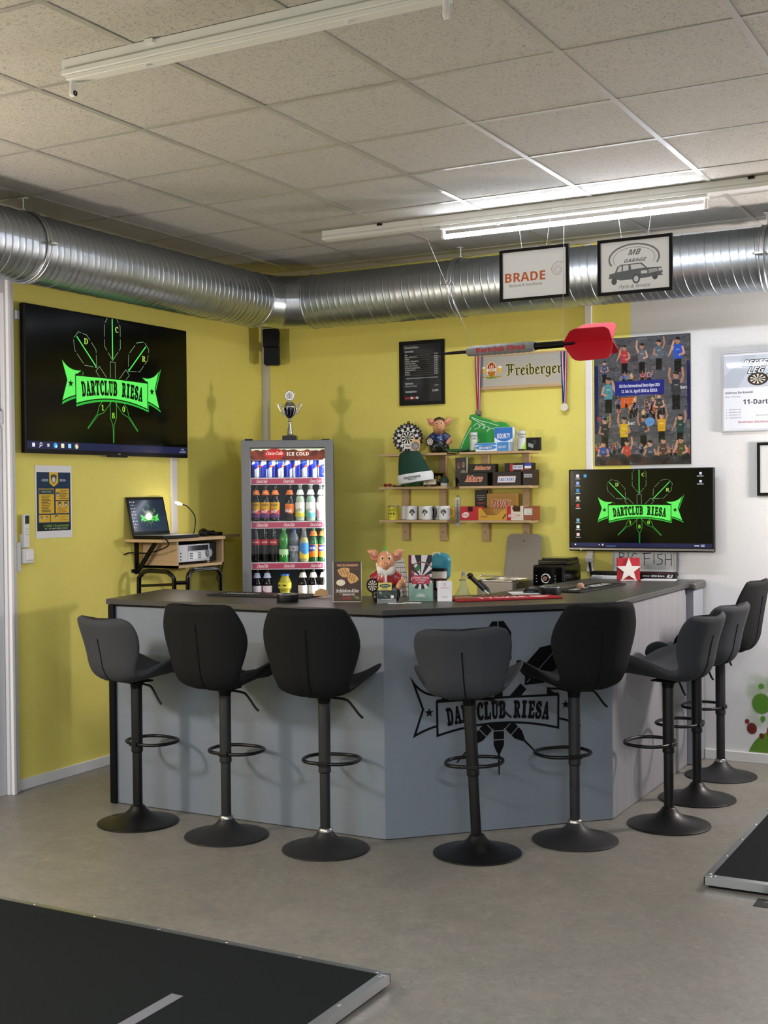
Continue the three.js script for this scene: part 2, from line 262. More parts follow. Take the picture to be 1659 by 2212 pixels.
// ceiling : slab, exposed T-grid, one mesh per tile in the seen field
const tileTex = (n) => tex(1024, 1024, (g, w, h) => {
  g.fillStyle = '#b9b6ae'; g.fillRect(0, 0, w, h);
  for (let i = 0; i < 16000; i++) { g.globalAlpha = 0.10; g.fillStyle = rnd() < 0.5 ? '#aeaaa1' : '#c5c2b9'; g.fillRect(rnd() * w, rnd() * h, 1 + rnd() * 4, 1 + rnd() * 4); }
  g.lineCap = 'round';
  for (let i = 0; i < n; i++) { const x = rnd() * w, y = rnd() * h, a = rnd() * 6.3, l = 4 + rnd() * rnd() * 34; g.globalAlpha = 0.3 + 0.35 * rnd(); g.strokeStyle = ['#5a544b', '#6d675d', '#837c71'][i % 3]; g.lineWidth = 1.2 + rnd() * 2.2; g.beginPath(); g.moveTo(x, y); g.quadraticCurveTo(x + l * 0.5 * Math.cos(a), y + l * 0.5 * Math.sin(a), x + l * Math.cos(a + rnd() - 0.5), y + l * Math.sin(a + rnd() - 0.5)); g.stroke(); }
  for (let i = 0; i < 2600; i++) { g.globalAlpha = 0.5; g.fillStyle = '#6a645a'; g.beginPath(); g.arc(rnd() * w, rnd() * h, 0.6 + rnd() * 1.5, 0, 7); g.fill(); } g.globalAlpha = 1;
});
const tileMats = [3000, 3500, 3200].map((n) => { const t = tileTex(n); return mat(0xffffff, 0.85, 0, { map: t, bumpMap: t, bumpScale: 0.004 }); });
const ceil = struct('ceiling', null);
const gx = [0, ...Array.from({ length: 10 }, (_, i) => 0.39 + 0.625 * i)], gz = [0, ...Array.from({ length: 9 }, (_, i) => 0.225 + 0.625 * i)];
part(ceil, 'slab', [box(W + 0.3, 0.15, D + 0.3, W / 2, H + 0.13, D / 2), box(W - gx.at(-1), 0.06, D, (W + gx.at(-1)) / 2, H + 0.03, D / 2), box(gx.at(-1), 0.06, D - gz.at(-1), gx.at(-1) / 2, H + 0.03, (D + gz.at(-1)) / 2)], mat(0xc0bdb6, 0.85));
const railMat = mat(0xa6a39c, 0.28);
const tileGeos = {};
for (let i = 0; i + 1 < gx.length; i++) for (let j = 0; j + 1 < gz.length; j++) {
  const w = gx[i + 1] - gx[i] - 0.012, d = gz[j + 1] - gz[j] - 0.012, key = (i ? 1 : 0) + '' + (j ? 1 : 0);
  const t = part(ceil, 'ceiling_tile', tileGeos[key] ??= box(w, 0.016, d), tileMats[(i * 5 + j * 3) % 3]);
  t.position.set((gx[i] + gx[i + 1]) / 2, H + 0.0105 + (rnd() - 0.3) * 0.002, (gz[j] + gz[j + 1]) / 2); if (i && j) t.rotation.y = Math.PI / 2 * ((i * 3 + j) % 4);
}
const tee = (name, w, h, d, x, y, z) => { const a = part(ceil, name, [box(w, 0.003, d, 0, 0, 0), w < d ? box(0.006, 0.03, d, 0, 0.0165, 0) : box(w, 0.03, 0.006, 0, 0.0165, 0)], railMat); a.position.set(x, y, z); };
for (let i = 1; i < gx.length; i++) tee('grid_runner', 0.026, 0.003, gz.at(-1), gx[i], H + 0.0005, gz.at(-1) / 2);
for (let j = 1; j < gz.length; j++) tee('cross_runner', gx.at(-1), 0.003, 0.022, gx.at(-1) / 2, H + 0.0015, gz[j]);
// ---------------------------------------------------------------- spiral ventilation duct in the corner of the ceiling
const galv = tex(512, 512, (g, w, h) => { g.fillStyle = '#a9a9a9'; g.fillRect(0, 0, w, h); for (let i = 0; i < 9000; i++) { g.globalAlpha = 0.12; g.fillStyle = rnd() < 0.5 ? '#8a8a8a' : '#c8c8c8'; g.save(); g.translate(rnd() * w, rnd() * h); g.rotate(rnd() * 3); g.fillRect(0, 0, 2 + rnd() * 12, 2 + rnd() * 6); g.restore(); } g.globalAlpha = 1; }, { data: 1, repeat: [3, 3] });
const ductMat = mat(0xb0b6bb, 0.55, 1, { roughnessMap: galv });
const elbowMat = mat(0xbcc1c5, 0.42, 1, { roughnessMap: galv });
const DR = 0.1775, DY = 2.914, DX = 0.34, DZ = 0.345, PITCH = 0.137;
function spiral(L) {
  const prof = [[0, 0], [0.012, 0.003], [0.04, 0.0034], [0.052, 0.0004], [0.06, 0], [0.3, 0.0004], [0.345, 0], [0.36, 0.0016], [0.375, 0.0022], [0.39, 0.0016], [0.405, 0], [0.5, 0.0004], [0.645, 0], [0.66, 0.0016], [0.675, 0.0022], [0.69, 0.0016], [0.705, 0], [0.85, 0.0004], [0.97, 0]];
  const K = Math.ceil(L / PITCH) + 1, rows = [], n = 84, pos = [], uv = [], idx = [];
  for (let k = -1; k < K; k++) for (const [f, r] of prof) rows.push([(k + f) * PITCH, r]);
  rows.forEach(([s, r]) => { for (let j = 0; j <= n; j++) { const a = j / n * Math.PI * 2, ss = Math.min(L, Math.max(0, s + PITCH * j / n)); pos.push((DR + r) * Math.cos(a), (DR + r) * Math.sin(a), ss); uv.push(j / n, ss); } });
  for (let i = 0; i + 1 < rows.length; i++) for (let j = 0; j < n; j++) { const a = i * (n + 1) + j, b = a + n + 1; idx.push(a, b, a + 1, b, b + 1, a + 1); }
  const g = new THREE.BufferGeometry(); g.setAttribute('position', new THREE.Float32BufferAttribute(pos, 3)); g.setAttribute('uv', new THREE.Float32BufferAttribute(uv, 2)); g.setIndex(idx); g.computeVertexNormals();
  const nn = g.attributes.normal, pp = g.attributes.position; if (nn.getX(50) * pp.getX(50) + nn.getY(50) * pp.getY(50) < 0) { g.setIndex(idx.map((_, q) => idx[q - q % 3 + 2 - q % 3])); g.computeVertexNormals(); }
  return g;
}
const duct = thing('ventilation_duct', 'round galvanised spiral duct running under the ceiling along both walls and around the corner', 'duct', [DX, DY, DZ]);
const ER = 0.3;
part(duct, 'duct_run', spiral(6.4).translate(0, 0, ER), duct_m(0));
part(duct, 'duct_run', spiral(7.0).rotateY(Math.PI / 2).translate(ER, 0, 0), duct_m(1));
function duct_m() { return ductMat; }
function elbowRing(t) { return Array.from({ length: 49 }, (_, j) => { const a = j / 48 * Math.PI * 2, q = ER - DR * 1.003 * Math.cos(a); return [ER - q * Math.cos(t), DR * 1.003 * Math.sin(a), ER - q * Math.sin(t)]; }); }
const ringsAt = [-0.1, 0.02, Math.PI / 4, Math.PI / 2 - 0.02, Math.PI / 2 + 0.1];
for (let k = 1; k < 3; k++) {
  const A = elbowRing(ringsAt[k]), B = elbowRing(ringsAt[k + 1]), pos = [], idx = [], uv = [];
  for (let i = 0; i <= 6; i++) A.forEach((p, j) => { const q = B[j], f = i / 6; pos.push(p[0] + (q[0] - p[0]) * f, p[1] + (q[1] - p[1]) * f, p[2] + (q[2] - p[2]) * f); uv.push(j / 48, f * 0.2); });
  for (let i = 0; i < 6; i++) for (let j = 0; j < 48; j++) { const a = i * 49 + j, b = a + 49; idx.push(a, a + 1, b, b, a + 1, b + 1); }
  const g = new THREE.BufferGeometry(); g.setAttribute('position', new THREE.Float32BufferAttribute(pos, 3)); g.setAttribute('uv', new THREE.Float32BufferAttribute(uv, 2)); g.setIndex(idx); g.computeVertexNormals(); part(duct, 'elbow_segment', g, elbowMat, 'smooth elbow segment');
}
for (const t of [0.0, Math.PI / 4, Math.PI / 2]) part(duct, 'seam_ring', new THREE.TubeGeometry(new THREE.CatmullRomCurve3(elbowRing(t).slice(0, 48).map((p) => V(...p)), true), 60, t === Math.PI / 4 ? 0.004 : 0.007, 8, true), elbowMat);
function clamp(label, p, ry) {
  const c = thing('duct_clamp', label, 'pipe clamp', p, ry, 'clamps holding the duct');
  const R = DR + 0.006, ring = (z) => new THREE.TorusGeometry(R, 0.006, 8, 64).translate(0, 0, z);
  part(c, 'clamp_band', [new THREE.CylinderGeometry(R, R, 0.03, 64, 1, true).rotateX(Math.PI / 2), ring(-0.013), ring(0.013)], M.alu);
  for (const s of [-1, 1]) part(c, 'clamp_bolt', [box(0.03, 0.016, 0.05, s * (R + 0.0185), 0, 0, 0.003), cylZ(0.006, 0.075, s * (R + 0.02), 0, 0)], M.steel);
  part(c, 'hanger_rod', [cyl(0.004, 0.004, H - DY - R, 0, (H - DY + R) / 2, 0), box(0.05, 0.003, 0.03, 0, H - DY - 0.006, 0), cyl(0.009, 0.009, 0.014, 0, R + 0.008, 0)], M.white);
}
clamp('duct clamp on the left wall run, above the wall television', [DX, DY, 2.72], 0);
clamp('duct clamp on the back wall run, left of the hanging bakery sign', [1.73, DY, DZ], Math.PI / 2);
clamp('duct clamp at the right border, beside the hanging car sign', [3.62, DY, DZ], Math.PI / 2);
// ---------------------------------------------------------------- light rails and fluorescent tubes
const railProfile = (x0, x1, z) => [box(x1 - x0, 0.03, 0.055, (x0 + x1) / 2, H - 0.015, z), box(x1 - x0, 0.006, 0.045, (x0 + x1) / 2, H - 0.033, z), box(x1 - x0, 0.02, 0.066, (x0 + x1) / 2, H - 0.046, z, 0.003)];
const batten = mat(0xdcdcd8, 0.38);
const r1 = thing('light_rail', 'white ceiling light rail near the back wall carrying the glowing tube', 'light rail');
part(r1, 'rail', railProfile(1.23, 7.6, 1.18), batten); for (const x of [1.62, 3.72]) part(r1, 'rail_clip', box(0.03, 0.012, 0.075, x, H - 0.006, 1.18), M.black);
const tubeMat = (k) => mat(0xffffff, 0.3, 0, { emissive: TUBE_COLOR, emissiveIntensity: TUBE_GLOW * (k < 0.2 ? 2.0 : 1) });   // the tube in view has no lamp-shade and spreads its light by its own glow
function lamp(x0, z, k, lit, label) {
  const L = 1.5, y = H - 0.056, f = thing('fluorescent_lamp', label, 'lamp', [x0, y, z]);
  part(f, 'lamp_body', [box(L, 0.018, 0.05, L / 2, -0.009, 0, 0.003)], batten);
  for (const x of [0.012, L - 0.012]) { const s = part(f, 'socket', [box(0.016, 0.06, 0.026, x, -0.04, 0, 0.006), cylX(0.012, 0.018, x, -0.06, 0)], M.whitePlastic); if (!lit) part(s, 'contact_hole', [new THREE.TorusGeometry(0.007, 0.0028, 8, 18).rotateY(Math.PI / 2).translate(x + (x < 1 ? 0.01 : -0.01), -0.06, 0)], M.black); }
  for (const x of [0.35, 1.15]) part(f, 'clip', box(0.012, 0.014, 0.014, x, -0.022, 0.01), M.whitePlastic);
  if (lit) {
    part(f, 'tube', cylX(0.013, L - 0.04, L / 2, -0.058, 0, 16), tubeMat(k));
    const a = new THREE.RectAreaLight(TUBE_COLOR, TUBE_POWER * k, L - 0.04, 0.026); a.position.set(L / 2, -0.074, 0); a.rotation.x = -Math.PI / 2; f.add(a);
  }
  return f;
}
lamp(LIT_TUBES[0][0], LIT_TUBES[0][1], LIT_TUBES[0][2], true, 'glowing white fluorescent tube above the hanging signs');
const r2 = thing('light_rail', 'white ceiling light rail at the upper left with an empty lamp holder', 'light rail');
part(r2, 'rail', railProfile(1.95, 4.4, 4.14), batten); for (const x of [2.35, 3.6]) part(r2, 'rail_clip', box(0.035, 0.014, 0.08, x, H - 0.007, 4.14), M.whitePlastic);
lamp(1.965, 4.14, 0, false, 'fluorescent lamp holder without a tube, at the top left');
LIT_TUBES.slice(1).forEach(([x, z, k], i) => lamp(x, z, k, true, `glowing fluorescent tube out of the picture behind the viewpoint, ${['near row left', 'near row right', 'far row left', 'far row right'][i]}`));
// dartboards just outside the frame, with their lamps
for (const [i, [x, y, z, pw, c]] of BOARD_LIGHTS.entries()) {
  const b = thing('dartboard', i ? 'lit dartboard on the white wall beyond the right border' : 'lit dartboard on the yellow wall beyond the left border', 'dartboard', i ? [x, 1.73, 0.003] : [0.004, 1.73, z], i ? 0 : Math.PI / 2);
  part(b, 'board', cylZ(0.225, 0.04, 0, 0, 0.022, 40), M.black); part(b, 'board_face', new THREE.CircleGeometry(0.222, 48).translate(0, 0, 0.0425), printMat(tex(512, 512, (g, w) => dartboard(g, w / 2, w / 2, w / 2)), 0.8));
  part(b, 'surround', new THREE.TorusGeometry(0.29, 0.06, 12, 48).scale(1, 1, 0.5).translate(0, 0, 0.031), M.black);
  part(b, 'light_ring', new THREE.TorusGeometry(0.36, 0.008, 8, 64).translate(0, 0, 0.14), mat(0xffffff, 0.4, 0, { emissive: c, emissiveIntensity: 6 }));
  for (const t of [0.5, 2.6, 4.7]) part(b, 'ring_arm', flatBar([0.36 * Math.cos(t), 0.36 * Math.sin(t), 0.14], [0.36 * Math.cos(t), 0.36 * Math.sin(t), 0.003], 0.02, 0.004), M.black);
  const l = new THREE.PointLight(c, pw, 0, 2); l.position.set(0, 0.05, i ? z : 0.32); l.shadow.radius = 6; b.add(l);
}
// ---------------------------------------------------------------- bar
const barTex = tex(1024, 1024, (g, w, h) => { g.fillStyle = '#7a818a'; g.fillRect(0, 0, w, h); for (let i = 0; i < 5000; i++) { g.globalAlpha = 0.05; g.fillStyle = ['#6f757f', '#878e96', '#82868d', '#747a82'][i % 4]; const x = rnd() * w, y = rnd() * h, v = rnd() < 0.6; g.fillRect(x, y, v ? 2 + rnd() * 10 : 10 + rnd() * 60, v ? 20 + rnd() * 90 : 2 + rnd() * 8); } g.globalAlpha = 1; }, { repeat: [0.7, 0.7] });
const barSideTex = tex(1024, 1024, (g, w, h) => { g.fillStyle = '#8b8b91'; g.fillRect(0, 0, w, h); for (let i = 0; i < 900; i++) { g.globalAlpha = 0.07; g.fillStyle = ['#75757c', '#9c9ca2', '#95959b', '#7d7d84'][i % 4]; const x = rnd() * w, l = 100 + rnd() * 500, y = rnd() * h - 100, t = 2 + rnd() * 22; g.fillRect(x, y, t, l); } for (let i = 0; i < 2500; i++) { g.globalAlpha = 0.06; g.fillStyle = i % 2 ? '#707078' : '#a1a1a7'; g.fillRect(rnd() * w, rnd() * h, 1 + rnd() * 5, 2 + rnd() * 30); } g.globalAlpha = 1; }, { repeat: [0.9, 0.9] });
const barMat = mat(0xffffff, 0.62, 0, { map: barTex }), barSide = mat(0xffffff, 0.62, 0, { map: barSideTex });
const topTex = tex(1024, 1024, (g, w, h) => { g.fillStyle = '#3f3d3b'; g.fillRect(0, 0, w, h); for (let i = 0; i < 3000; i++) { g.globalAlpha = 0.09; g.fillStyle = i % 2 ? '#353331' : '#4a4745'; g.fillRect(rnd() * w, rnd() * h, 20 + rnd() * 160, 1 + rnd() * 3); } g.globalAlpha = 1; }, { repeat: [1, 1] });
const BH = 1.08;
const counter = thing('bar_counter', 'grey angled bar counter with dark worktop and the club emblem on its corner panel', 'bar counter');
const wallSeg = (a, b, t, h, y0) => { const l = Math.hypot(b[0] - a[0], b[1] - a[1]); return worldUV(new THREE.BoxGeometry(l, h, t)).translate(0, 0, -t / 2).rotateY(-Math.atan2(b[1] - a[1], b[0] - a[0])).translate((a[0] + b[0]) / 2, y0 + h / 2, (a[1] + b[1]) / 2); };
part(counter, 'front_panel', wallSeg([0.692, 2.452], [2.294, 2.446], 0.03, 1.048, 0.004), barMat);
part(counter, 'corner_panel', wallSeg([2.294, 2.446], [3.122, 1.616], 0.03, 1.048, 0.004), barMat);
part(counter, 'side_panel', wallSeg([3.122, 1.616], [3.122, 0.24], 0.03, 1.048, 0.004), barSide, 'streaky grey side panel');
part(counter, 'wall_post', worldUV(box(0.14, 1.06, 0.22, 3.095, 0.534, 0.125, 0.003)), mat(0x8d929a, 0.6), 'blue-grey post at the wall');
part(counter, 'end_panel', flat([[0.664, 2.475], [0.694, 2.475], [0.554, 1.86], [0.524, 1.86]], 0.004, 1.046, 0.002), M.black, 'black end panel');
part(counter, 'worktop', worldUV(flat([[0.655, 2.478], [2.302, 2.470], [3.148, 1.626], [3.148, 0.006], [2.492, 0.006], [2.447, 0.45], [2.378, 1.49], [2.05, 1.81], [0.51, 1.81]], BH - 0.028, 0.028, 0.003)), mat(0xffffff, 0.36, 0, { map: topTex }));
part(counter, 'worktop_end', box(0.07, 0.05, 0.26, 3.150, BH - 0.022, 0.135, 0.018), mat(0x4a4746, 0.4));
part(counter, 'edge_strip', [wallSeg([0.70, 2.457], [2.296, 2.451], 0.008, 0.012, 1.041), wallSeg([2.296, 2.451], [3.126, 1.618], 0.008, 0.012, 1.041)], M.black, 'black strip under the worktop edge');
for (let i = 0; i < 17; i++) part(counter, 'strip_nail', sph(0.0022, 1.0 + i * 0.075, 1.0465, 2.4575), M.chrome);
const emb = tex(1024, 1024, (g, w, h) => { emblem(g, w * 0.5, h * 0.53, w * 0.47, 'black'); });
const decal = part(counter, 'painted_emblem', plane(0.91, 0.91), mat(0xffffff, 0.6, 0, { map: emb, transparent: true, specularIntensity: 0.3 }), 'black dart club emblem');
decal.position.set(2.6985, 0.603, 2.0437); decal.rotation.y = Math.PI / 4;
// low back counter behind the bar
const back = thing('back_counter', 'low black back counter along the yellow wall behind the bar', 'counter');
part(back, 'counter_top', box(1.28, 0.03, 0.6, 1.82, 0.845, 0.31, 0.004), mat(0x5a5a58, 0.4)); part(back, 'counter_body', box(1.26, 0.82, 0.56, 1.82, 0.415, 0.29), M.charcoal);

// ---------------------------------------------------------------- bar stools
function shell(B) {
  const cr = (ks) => new THREE.CatmullRomCurve3(ks.map((k) => V(k[0], k[1], 0)), false, 'centripetal');
  const top = B ? 1.112 : 1.026, mid = B ? 0.965 : 0.93;
  // path: forward, height ; keys: t, half width, edge lift, thickness
  const path = cr([[0.235, 0.728], [0.2, 0.744], [0.10, 0.742], [0.0, 0.734], [-0.09, 0.732], [-0.15, 0.745], [-0.183, 0.79], [-0.2, 0.86], [-0.218, mid], [-0.24, top - 0.03], [-0.25, top]]);
  const keys = B ? [[0, 0.07, 0.0, 0.012], [0.03, 0.135, 0.015, 0.036], [0.10, 0.215, 0.07, 0.046], [0.2, 0.248, 0.1, 0.05], [0.33, 0.222, 0.076, 0.05], [0.45, 0.178, 0.028, 0.05], [0.53, 0.173, 0.028, 0.048], [0.62, 0.192, 0.04, 0.044], [0.70, 0.212, 0.055, 0.042], [0.78, 0.226, 0.058, 0.04], [0.86, 0.222, 0.05, 0.038], [0.93, 0.203, 0.04, 0.036], [0.97, 0.185, 0.035, 0.034], [0.99, 0.168, 0.035, 0.026], [1, 0.14, 0.03, 0.010]]
    : [[0, 0.07, 0.0, 0.012], [0.03, 0.135, 0.015, 0.036], [0.11, 0.215, 0.07, 0.046], [0.22, 0.248, 0.1, 0.05], [0.36, 0.224, 0.076, 0.05], [0.49, 0.178, 0.03, 0.05], [0.57, 0.170, 0.03, 0.048], [0.67, 0.182, 0.045, 0.044], [0.77, 0.203, 0.058, 0.042], [0.87, 0.214, 0.058, 0.038], [0.94, 0.206, 0.052, 0.036], [0.98, 0.188, 0.045, 0.03], [1, 0.15, 0.04, 0.010]];
  const key = (t) => { let i = 0; while (i < keys.length - 2 && keys[i + 1][0] < t) i++; const a = keys[i], b = keys[i + 1], f = Math.min(1, Math.max(0, (t - a[0]) / (b[0] - a[0]))), p = keys[Math.max(0, i - 1)], q = keys[Math.min(keys.length - 1, i + 2)]; return a.map((v, k) => { const h = b[0] - a[0], m0 = (b[k] - p[k]) / Math.max(1e-6, b[0] - p[0]) * h, m1 = (q[k] - v) / Math.max(1e-6, q[0] - a[0]) * h, f2 = f * f, f3 = f2 * f; return (2 * f3 - 3 * f2 + 1) * v + (f3 - 2 * f2 + f) * m0 + (-2 * f3 + 3 * f2) * b[k] + (f3 - f2) * m1; }); };
  const R = 84, n = 48, pos = [], idx = [], seamPts = [], at = (t) => path.getPointAt(Math.min(1, Math.max(0, t)));
  for (let i = 0; i <= R; i++) {
    const t = i / R, p = at(t), q = at(t + 0.01), o = at(t - 0.01), tx = q.x - o.x, ty = q.y - o.y, l = Math.hypot(tx, ty), nx = ty / l, ny = -tx / l, [, w, lift, th] = key(t);   // n : towards the sitter
    const sit = 1;
    for (let j = 0; j < n; j++) {
      const a = j / n * Math.PI * 2, ca = Math.cos(a), sa = Math.sin(a), u = Math.sign(ca) * Math.abs(ca) ** 0.55, v = Math.sign(sa) * Math.abs(sa) ** 0.8 * th / 2;
      const off = lift * u * u + v - (sa > 0 ? 0.006 * Math.exp(-u * u * 60) : -0.004 * Math.exp(-u * u * 400));
      pos.push(w * u, p.y - ny * off * -1 * sit, -(p.x - nx * off * -1 * sit));
    }
    if (t > 0.5 && t < (B ? 0.9 : 0.87)) seamPts.push([0, p.y + ny * -(th / 2 - 0.0035), -(p.x + nx * -(th / 2 - 0.0035))]);
  }
  for (let i = 0; i < R; i++) for (let j = 0; j < n; j++) { const a = i * n + j, b = i * n + (j + 1) % n, c = a + n, d = b + n; idx.push(a, c, b, b, c, d); }
  for (const i of [0, R]) { const c = pos.length / 3; let s = [0, 0, 0]; for (let j = 0; j < n; j++) for (let k = 0; k < 3; k++) s[k] += pos[(i * n + j) * 3 + k] / n; pos.push(...s); for (let j = 0; j < n; j++) { const a = i * n + j, b = i * n + (j + 1) % n; i ? idx.push(a, c, b) : idx.push(a, b, c); } }
  const g = new THREE.BufferGeometry(); g.setAttribute('position', new THREE.Float32BufferAttribute(pos, 3)); g.setIndex(idx); g.computeVertexNormals();
  return [g, tube(seamPts, 0.0028, 30, false, 6)];
}
const velvetTex = tex(512, 512, (g, w, h) => { g.fillStyle = '#808080'; g.fillRect(0, 0, w, h); for (let i = 0; i < 9000; i++) { g.globalAlpha = 0.1; g.fillStyle = i % 2 ? '#606060' : '#a0a0a0'; g.fillRect(rnd() * w, rnd() * h, 2 + rnd() * 16, 2 + rnd() * 10); } }, { data: 1, repeat: [4, 4] });
const velvet = mat(0x3a3c40, 0.9, 0, { specularIntensity: 0.4, sheen: 0.22, sheenRoughness: 0.5, sheenColor: new THREE.Color(0x8a9298) });
const cloth = mat(0x121314, 0.85, 0, { specularIntensity: 0.4, sheen: 0.08, sheenRoughness: 0.6, sheenColor: new THREE.Color(0x70757a) });
function makeStool(B) {
  const [sg, seam] = shell(B), pm = B ? M.charcoal : M.blackSatin;
  const s = thing('bar_stool', 'x', 'bar stool', [0, 0, 0], 0, 'bar stools around the counter');
  const sh = part(s, 'seat_shell', sg, B ? cloth : velvet); part(sh, 'back_seam', seam, M.black);
  part(s, 'seat_plate', [box(0.11, 0.008, 0.13, 0, 0.703, 0.0, 0.003), cyl(0.032, 0.027, 0.03, 0, 0.68, 0)], M.black);
  part(s, 'lever', tube([[0.02, 0.695, 0], [0.09, 0.69, 0], [0.12, 0.678, 0], [0.165, 0.625, 0.0], [0.185, 0.607, 0]], 0.0055, 24), M.black);
  part(s, 'column_sleeve', lathe([[0, 0.352], [0.0275, 0.352], [0.0288, 0.356], [0.0288, 0.37], [0.0275, 0.375], [0.0275, 0.695], [0, 0.695]], 28), pm);
  part(s, 'column', lathe([[0, 0.06], [0.0236, 0.06], [0.0236, 0.353], [0, 0.353]], 28), pm);
  if (B) part(s, 'collar', lathe([[0.024, 0.10], [0.031, 0.098], [0.034, 0.085], [0.034, 0.072], [0.03, 0.068], [0.024, 0.068]], 28), mat(0xa8a6a2, 0.3, 1), 'metal collar');
  part(s, 'foot_ring', [new THREE.TubeGeometry(new THREE.CatmullRomCurve3(Array.from({ length: 24 }, (_, i) => { const a = i / 24 * Math.PI * 2; return V(0.13 * Math.sign(Math.cos(a)) * Math.abs(Math.cos(a)) ** 0.8, 0.392, -0.098 - 0.112 * Math.sign(Math.sin(a)) * Math.abs(Math.sin(a)) ** 0.85); }), true), 72, 0.0085, 10, true), box(0.05, 0.02, 0.012, 0, 0.392, 0.025, 0.003)], M.blackSatin);
  part(s, 'base', lathe([[0, 0], [0.196, 0], [0.2, 0.003], [0.199, 0.007], [0.17, 0.0135], [0.13, 0.022], [0.09, 0.036], [0.06, 0.053], [0.042, 0.07], [0.034, 0.084], [0.026, 0.09], [0, 0.09]], 56), B ? M.charcoal : M.blackSatin);
  return s;
}
const stoolA = makeStool(false), stoolB = makeStool(true);
const stools = [   // kind, x, z, facing, label
  [0, 1.042, 2.712, 11, 'low-backed dark grey velvet bar stool at the far left end of the bar'],
  [1, 1.58, 2.715, -3, 'tall-backed black bar stool, second from the left end of the bar'],
  [1, 2.119, 2.697, -12, 'tall-backed black bar stool left of the bar corner, third from the left'],
  [0, 2.764, 2.449, -20, 'low-backed grey velvet bar stool with a leaning column in front of the club emblem'],
  [1, 3.082, 2.051, -54, 'tall-backed black bar stool with a metal collar at the right of the club emblem'],
  [0, 3.395, 1.594, -79, 'nearest low-backed grey velvet bar stool on the right side of the bar'],
  [0, 3.384, 1.022, -77, 'middle bar stool of the three along the right side of the bar'],
  [1, 3.366, 0.432, -84, 'tall-backed black bar stool at the back right, closest to the white wall'],
];
const seen = [false, false];
for (const [k, x, z, a, label] of stools) {
  const src = k ? stoolB : stoolA, o = seen[k] ? copy(src, label) : src; seen[k] = true;
  o.userData.label = label; o.position.set(x, 0, z); o.rotation.y = -a * Math.PI / 180;
}
// the fourth stool's column leans to the left
{ const s = scene.children.find((o) => /leaning column/.test(o.userData.label ?? '')); s.children.forEach((c) => { if (c.name !== 'base') c.rotation.z = 0.045; }); }

// ---------------------------------------------------------------- dart mats on the floor
const carpet = tex(1024, 1024, (g, w, h) => { g.fillStyle = '#15191a'; g.fillRect(0, 0, w, h); for (let i = 0; i < 60000; i++) { g.globalAlpha = 0.35; g.fillStyle = ['#0e1112', '#1d2325', '#181d1e', '#262c2e'][i % 4]; g.fillRect(rnd() * w, rnd() * h, 1 + rnd() * 3, 1 + rnd() * 3); } g.globalAlpha = 1; }, { repeat: [2.2, 2.2] });
const carpetMat = mat(0xffffff, 0.95, 0, { specularIntensity: 0.25, map: carpet, bumpMap: carpet, bumpScale: 0.002 });
function dartMat(label, x0, x1, z0, z1, sides) {
  const w = x1 - x0, d = z1 - z0, m = thing('dart_mat', label, 'dart mat', [(x0 + x1) / 2, 0, (z0 + z1) / 2]);
  part(m, 'mat_board', box(w - 0.03, 0.03, d - 0.03, 0, 0.015, 0), M.black); part(m, 'carpet', worldUV(box(w - 0.012, 0.018, d - 0.012, 0, 0.039, 0, 0.003)), carpetMat);
  const L = (len) => ext([[0, 0.014], [0.004, 0.014], [0.004, 0.047], [-0.024, 0.0495], [-0.024, 0.0475], [0, 0.045]], len, 0.0006).translate(0, 0, -len / 2);
  for (const s of sides) {
    const g = s === 'x1' ? L(d).translate(w / 2 - 0.004, 0, 0) : s === 'x0' ? L(d).rotateY(Math.PI).translate(-w / 2 + 0.004, 0, 0) : s === 'z1' ? L(w).rotateY(-Math.PI / 2).translate(0, 0, d / 2 - 0.004) : L(w).rotateY(Math.PI / 2).translate(0, 0, -d / 2 + 0.004);
    const e = part(m, 'edge_trim', g, M.alu, 'aluminium edge trim'), n = Math.round((s[0] === 'x' ? d : w) / 0.3);
    for (let i = 0; i <= n; i++) { const f = -0.5 + (0.04 + i * ((s[0] === 'x' ? d : w) - 0.08) / n) / (s[0] === 'x' ? d : w); const p = s === 'x1' ? [w / 2 - 0.016, f * d] : s === 'x0' ? [-w / 2 + 0.016, f * d] : s === 'z1' ? [f * w, d / 2 - 0.016] : [f * w, -d / 2 + 0.016]; part(e, 'screw', sph(0.006, p[0], 0.0492, p[1], 1, 0.45, 1), M.chrome); }
  }
  return m;
}
const mL = dartMat('black carpet dart mat with a grey throw line in the lower left foreground', 0.05, 3.14, 3.975, 5.1, ['x1', 'z0']);
part(mL, 'throw_line', box(0.045, 0.0012, 0.66, 2.63 - 1.595, 0.0486, 4.77 - 4.5375), mat(0x73737a, 0.5), 'grey tape throw line');
dartMat('black carpet dart mat with metal edges at the right border', 3.79, 4.95, 0.12, 2.483, ['x0', 'z1']);
solo('floor_label', 'small black label with grey lettering on the floor before the right dart mat', 'label', box(0.3, 0.0015, 0.1, 0, 0.0012, 0), printMat(tex(512, 170, (g, w, h) => { g.fillStyle = '#0e1011'; g.fillRect(0, 0, w, h); g.fillStyle = '#9aa0a4'; word(g, '2.37m', w * 0.2, h * 0.35, 30, 100, 'italic bold'); }), 0.6), [4.165, 0, 2.57], 0.02);

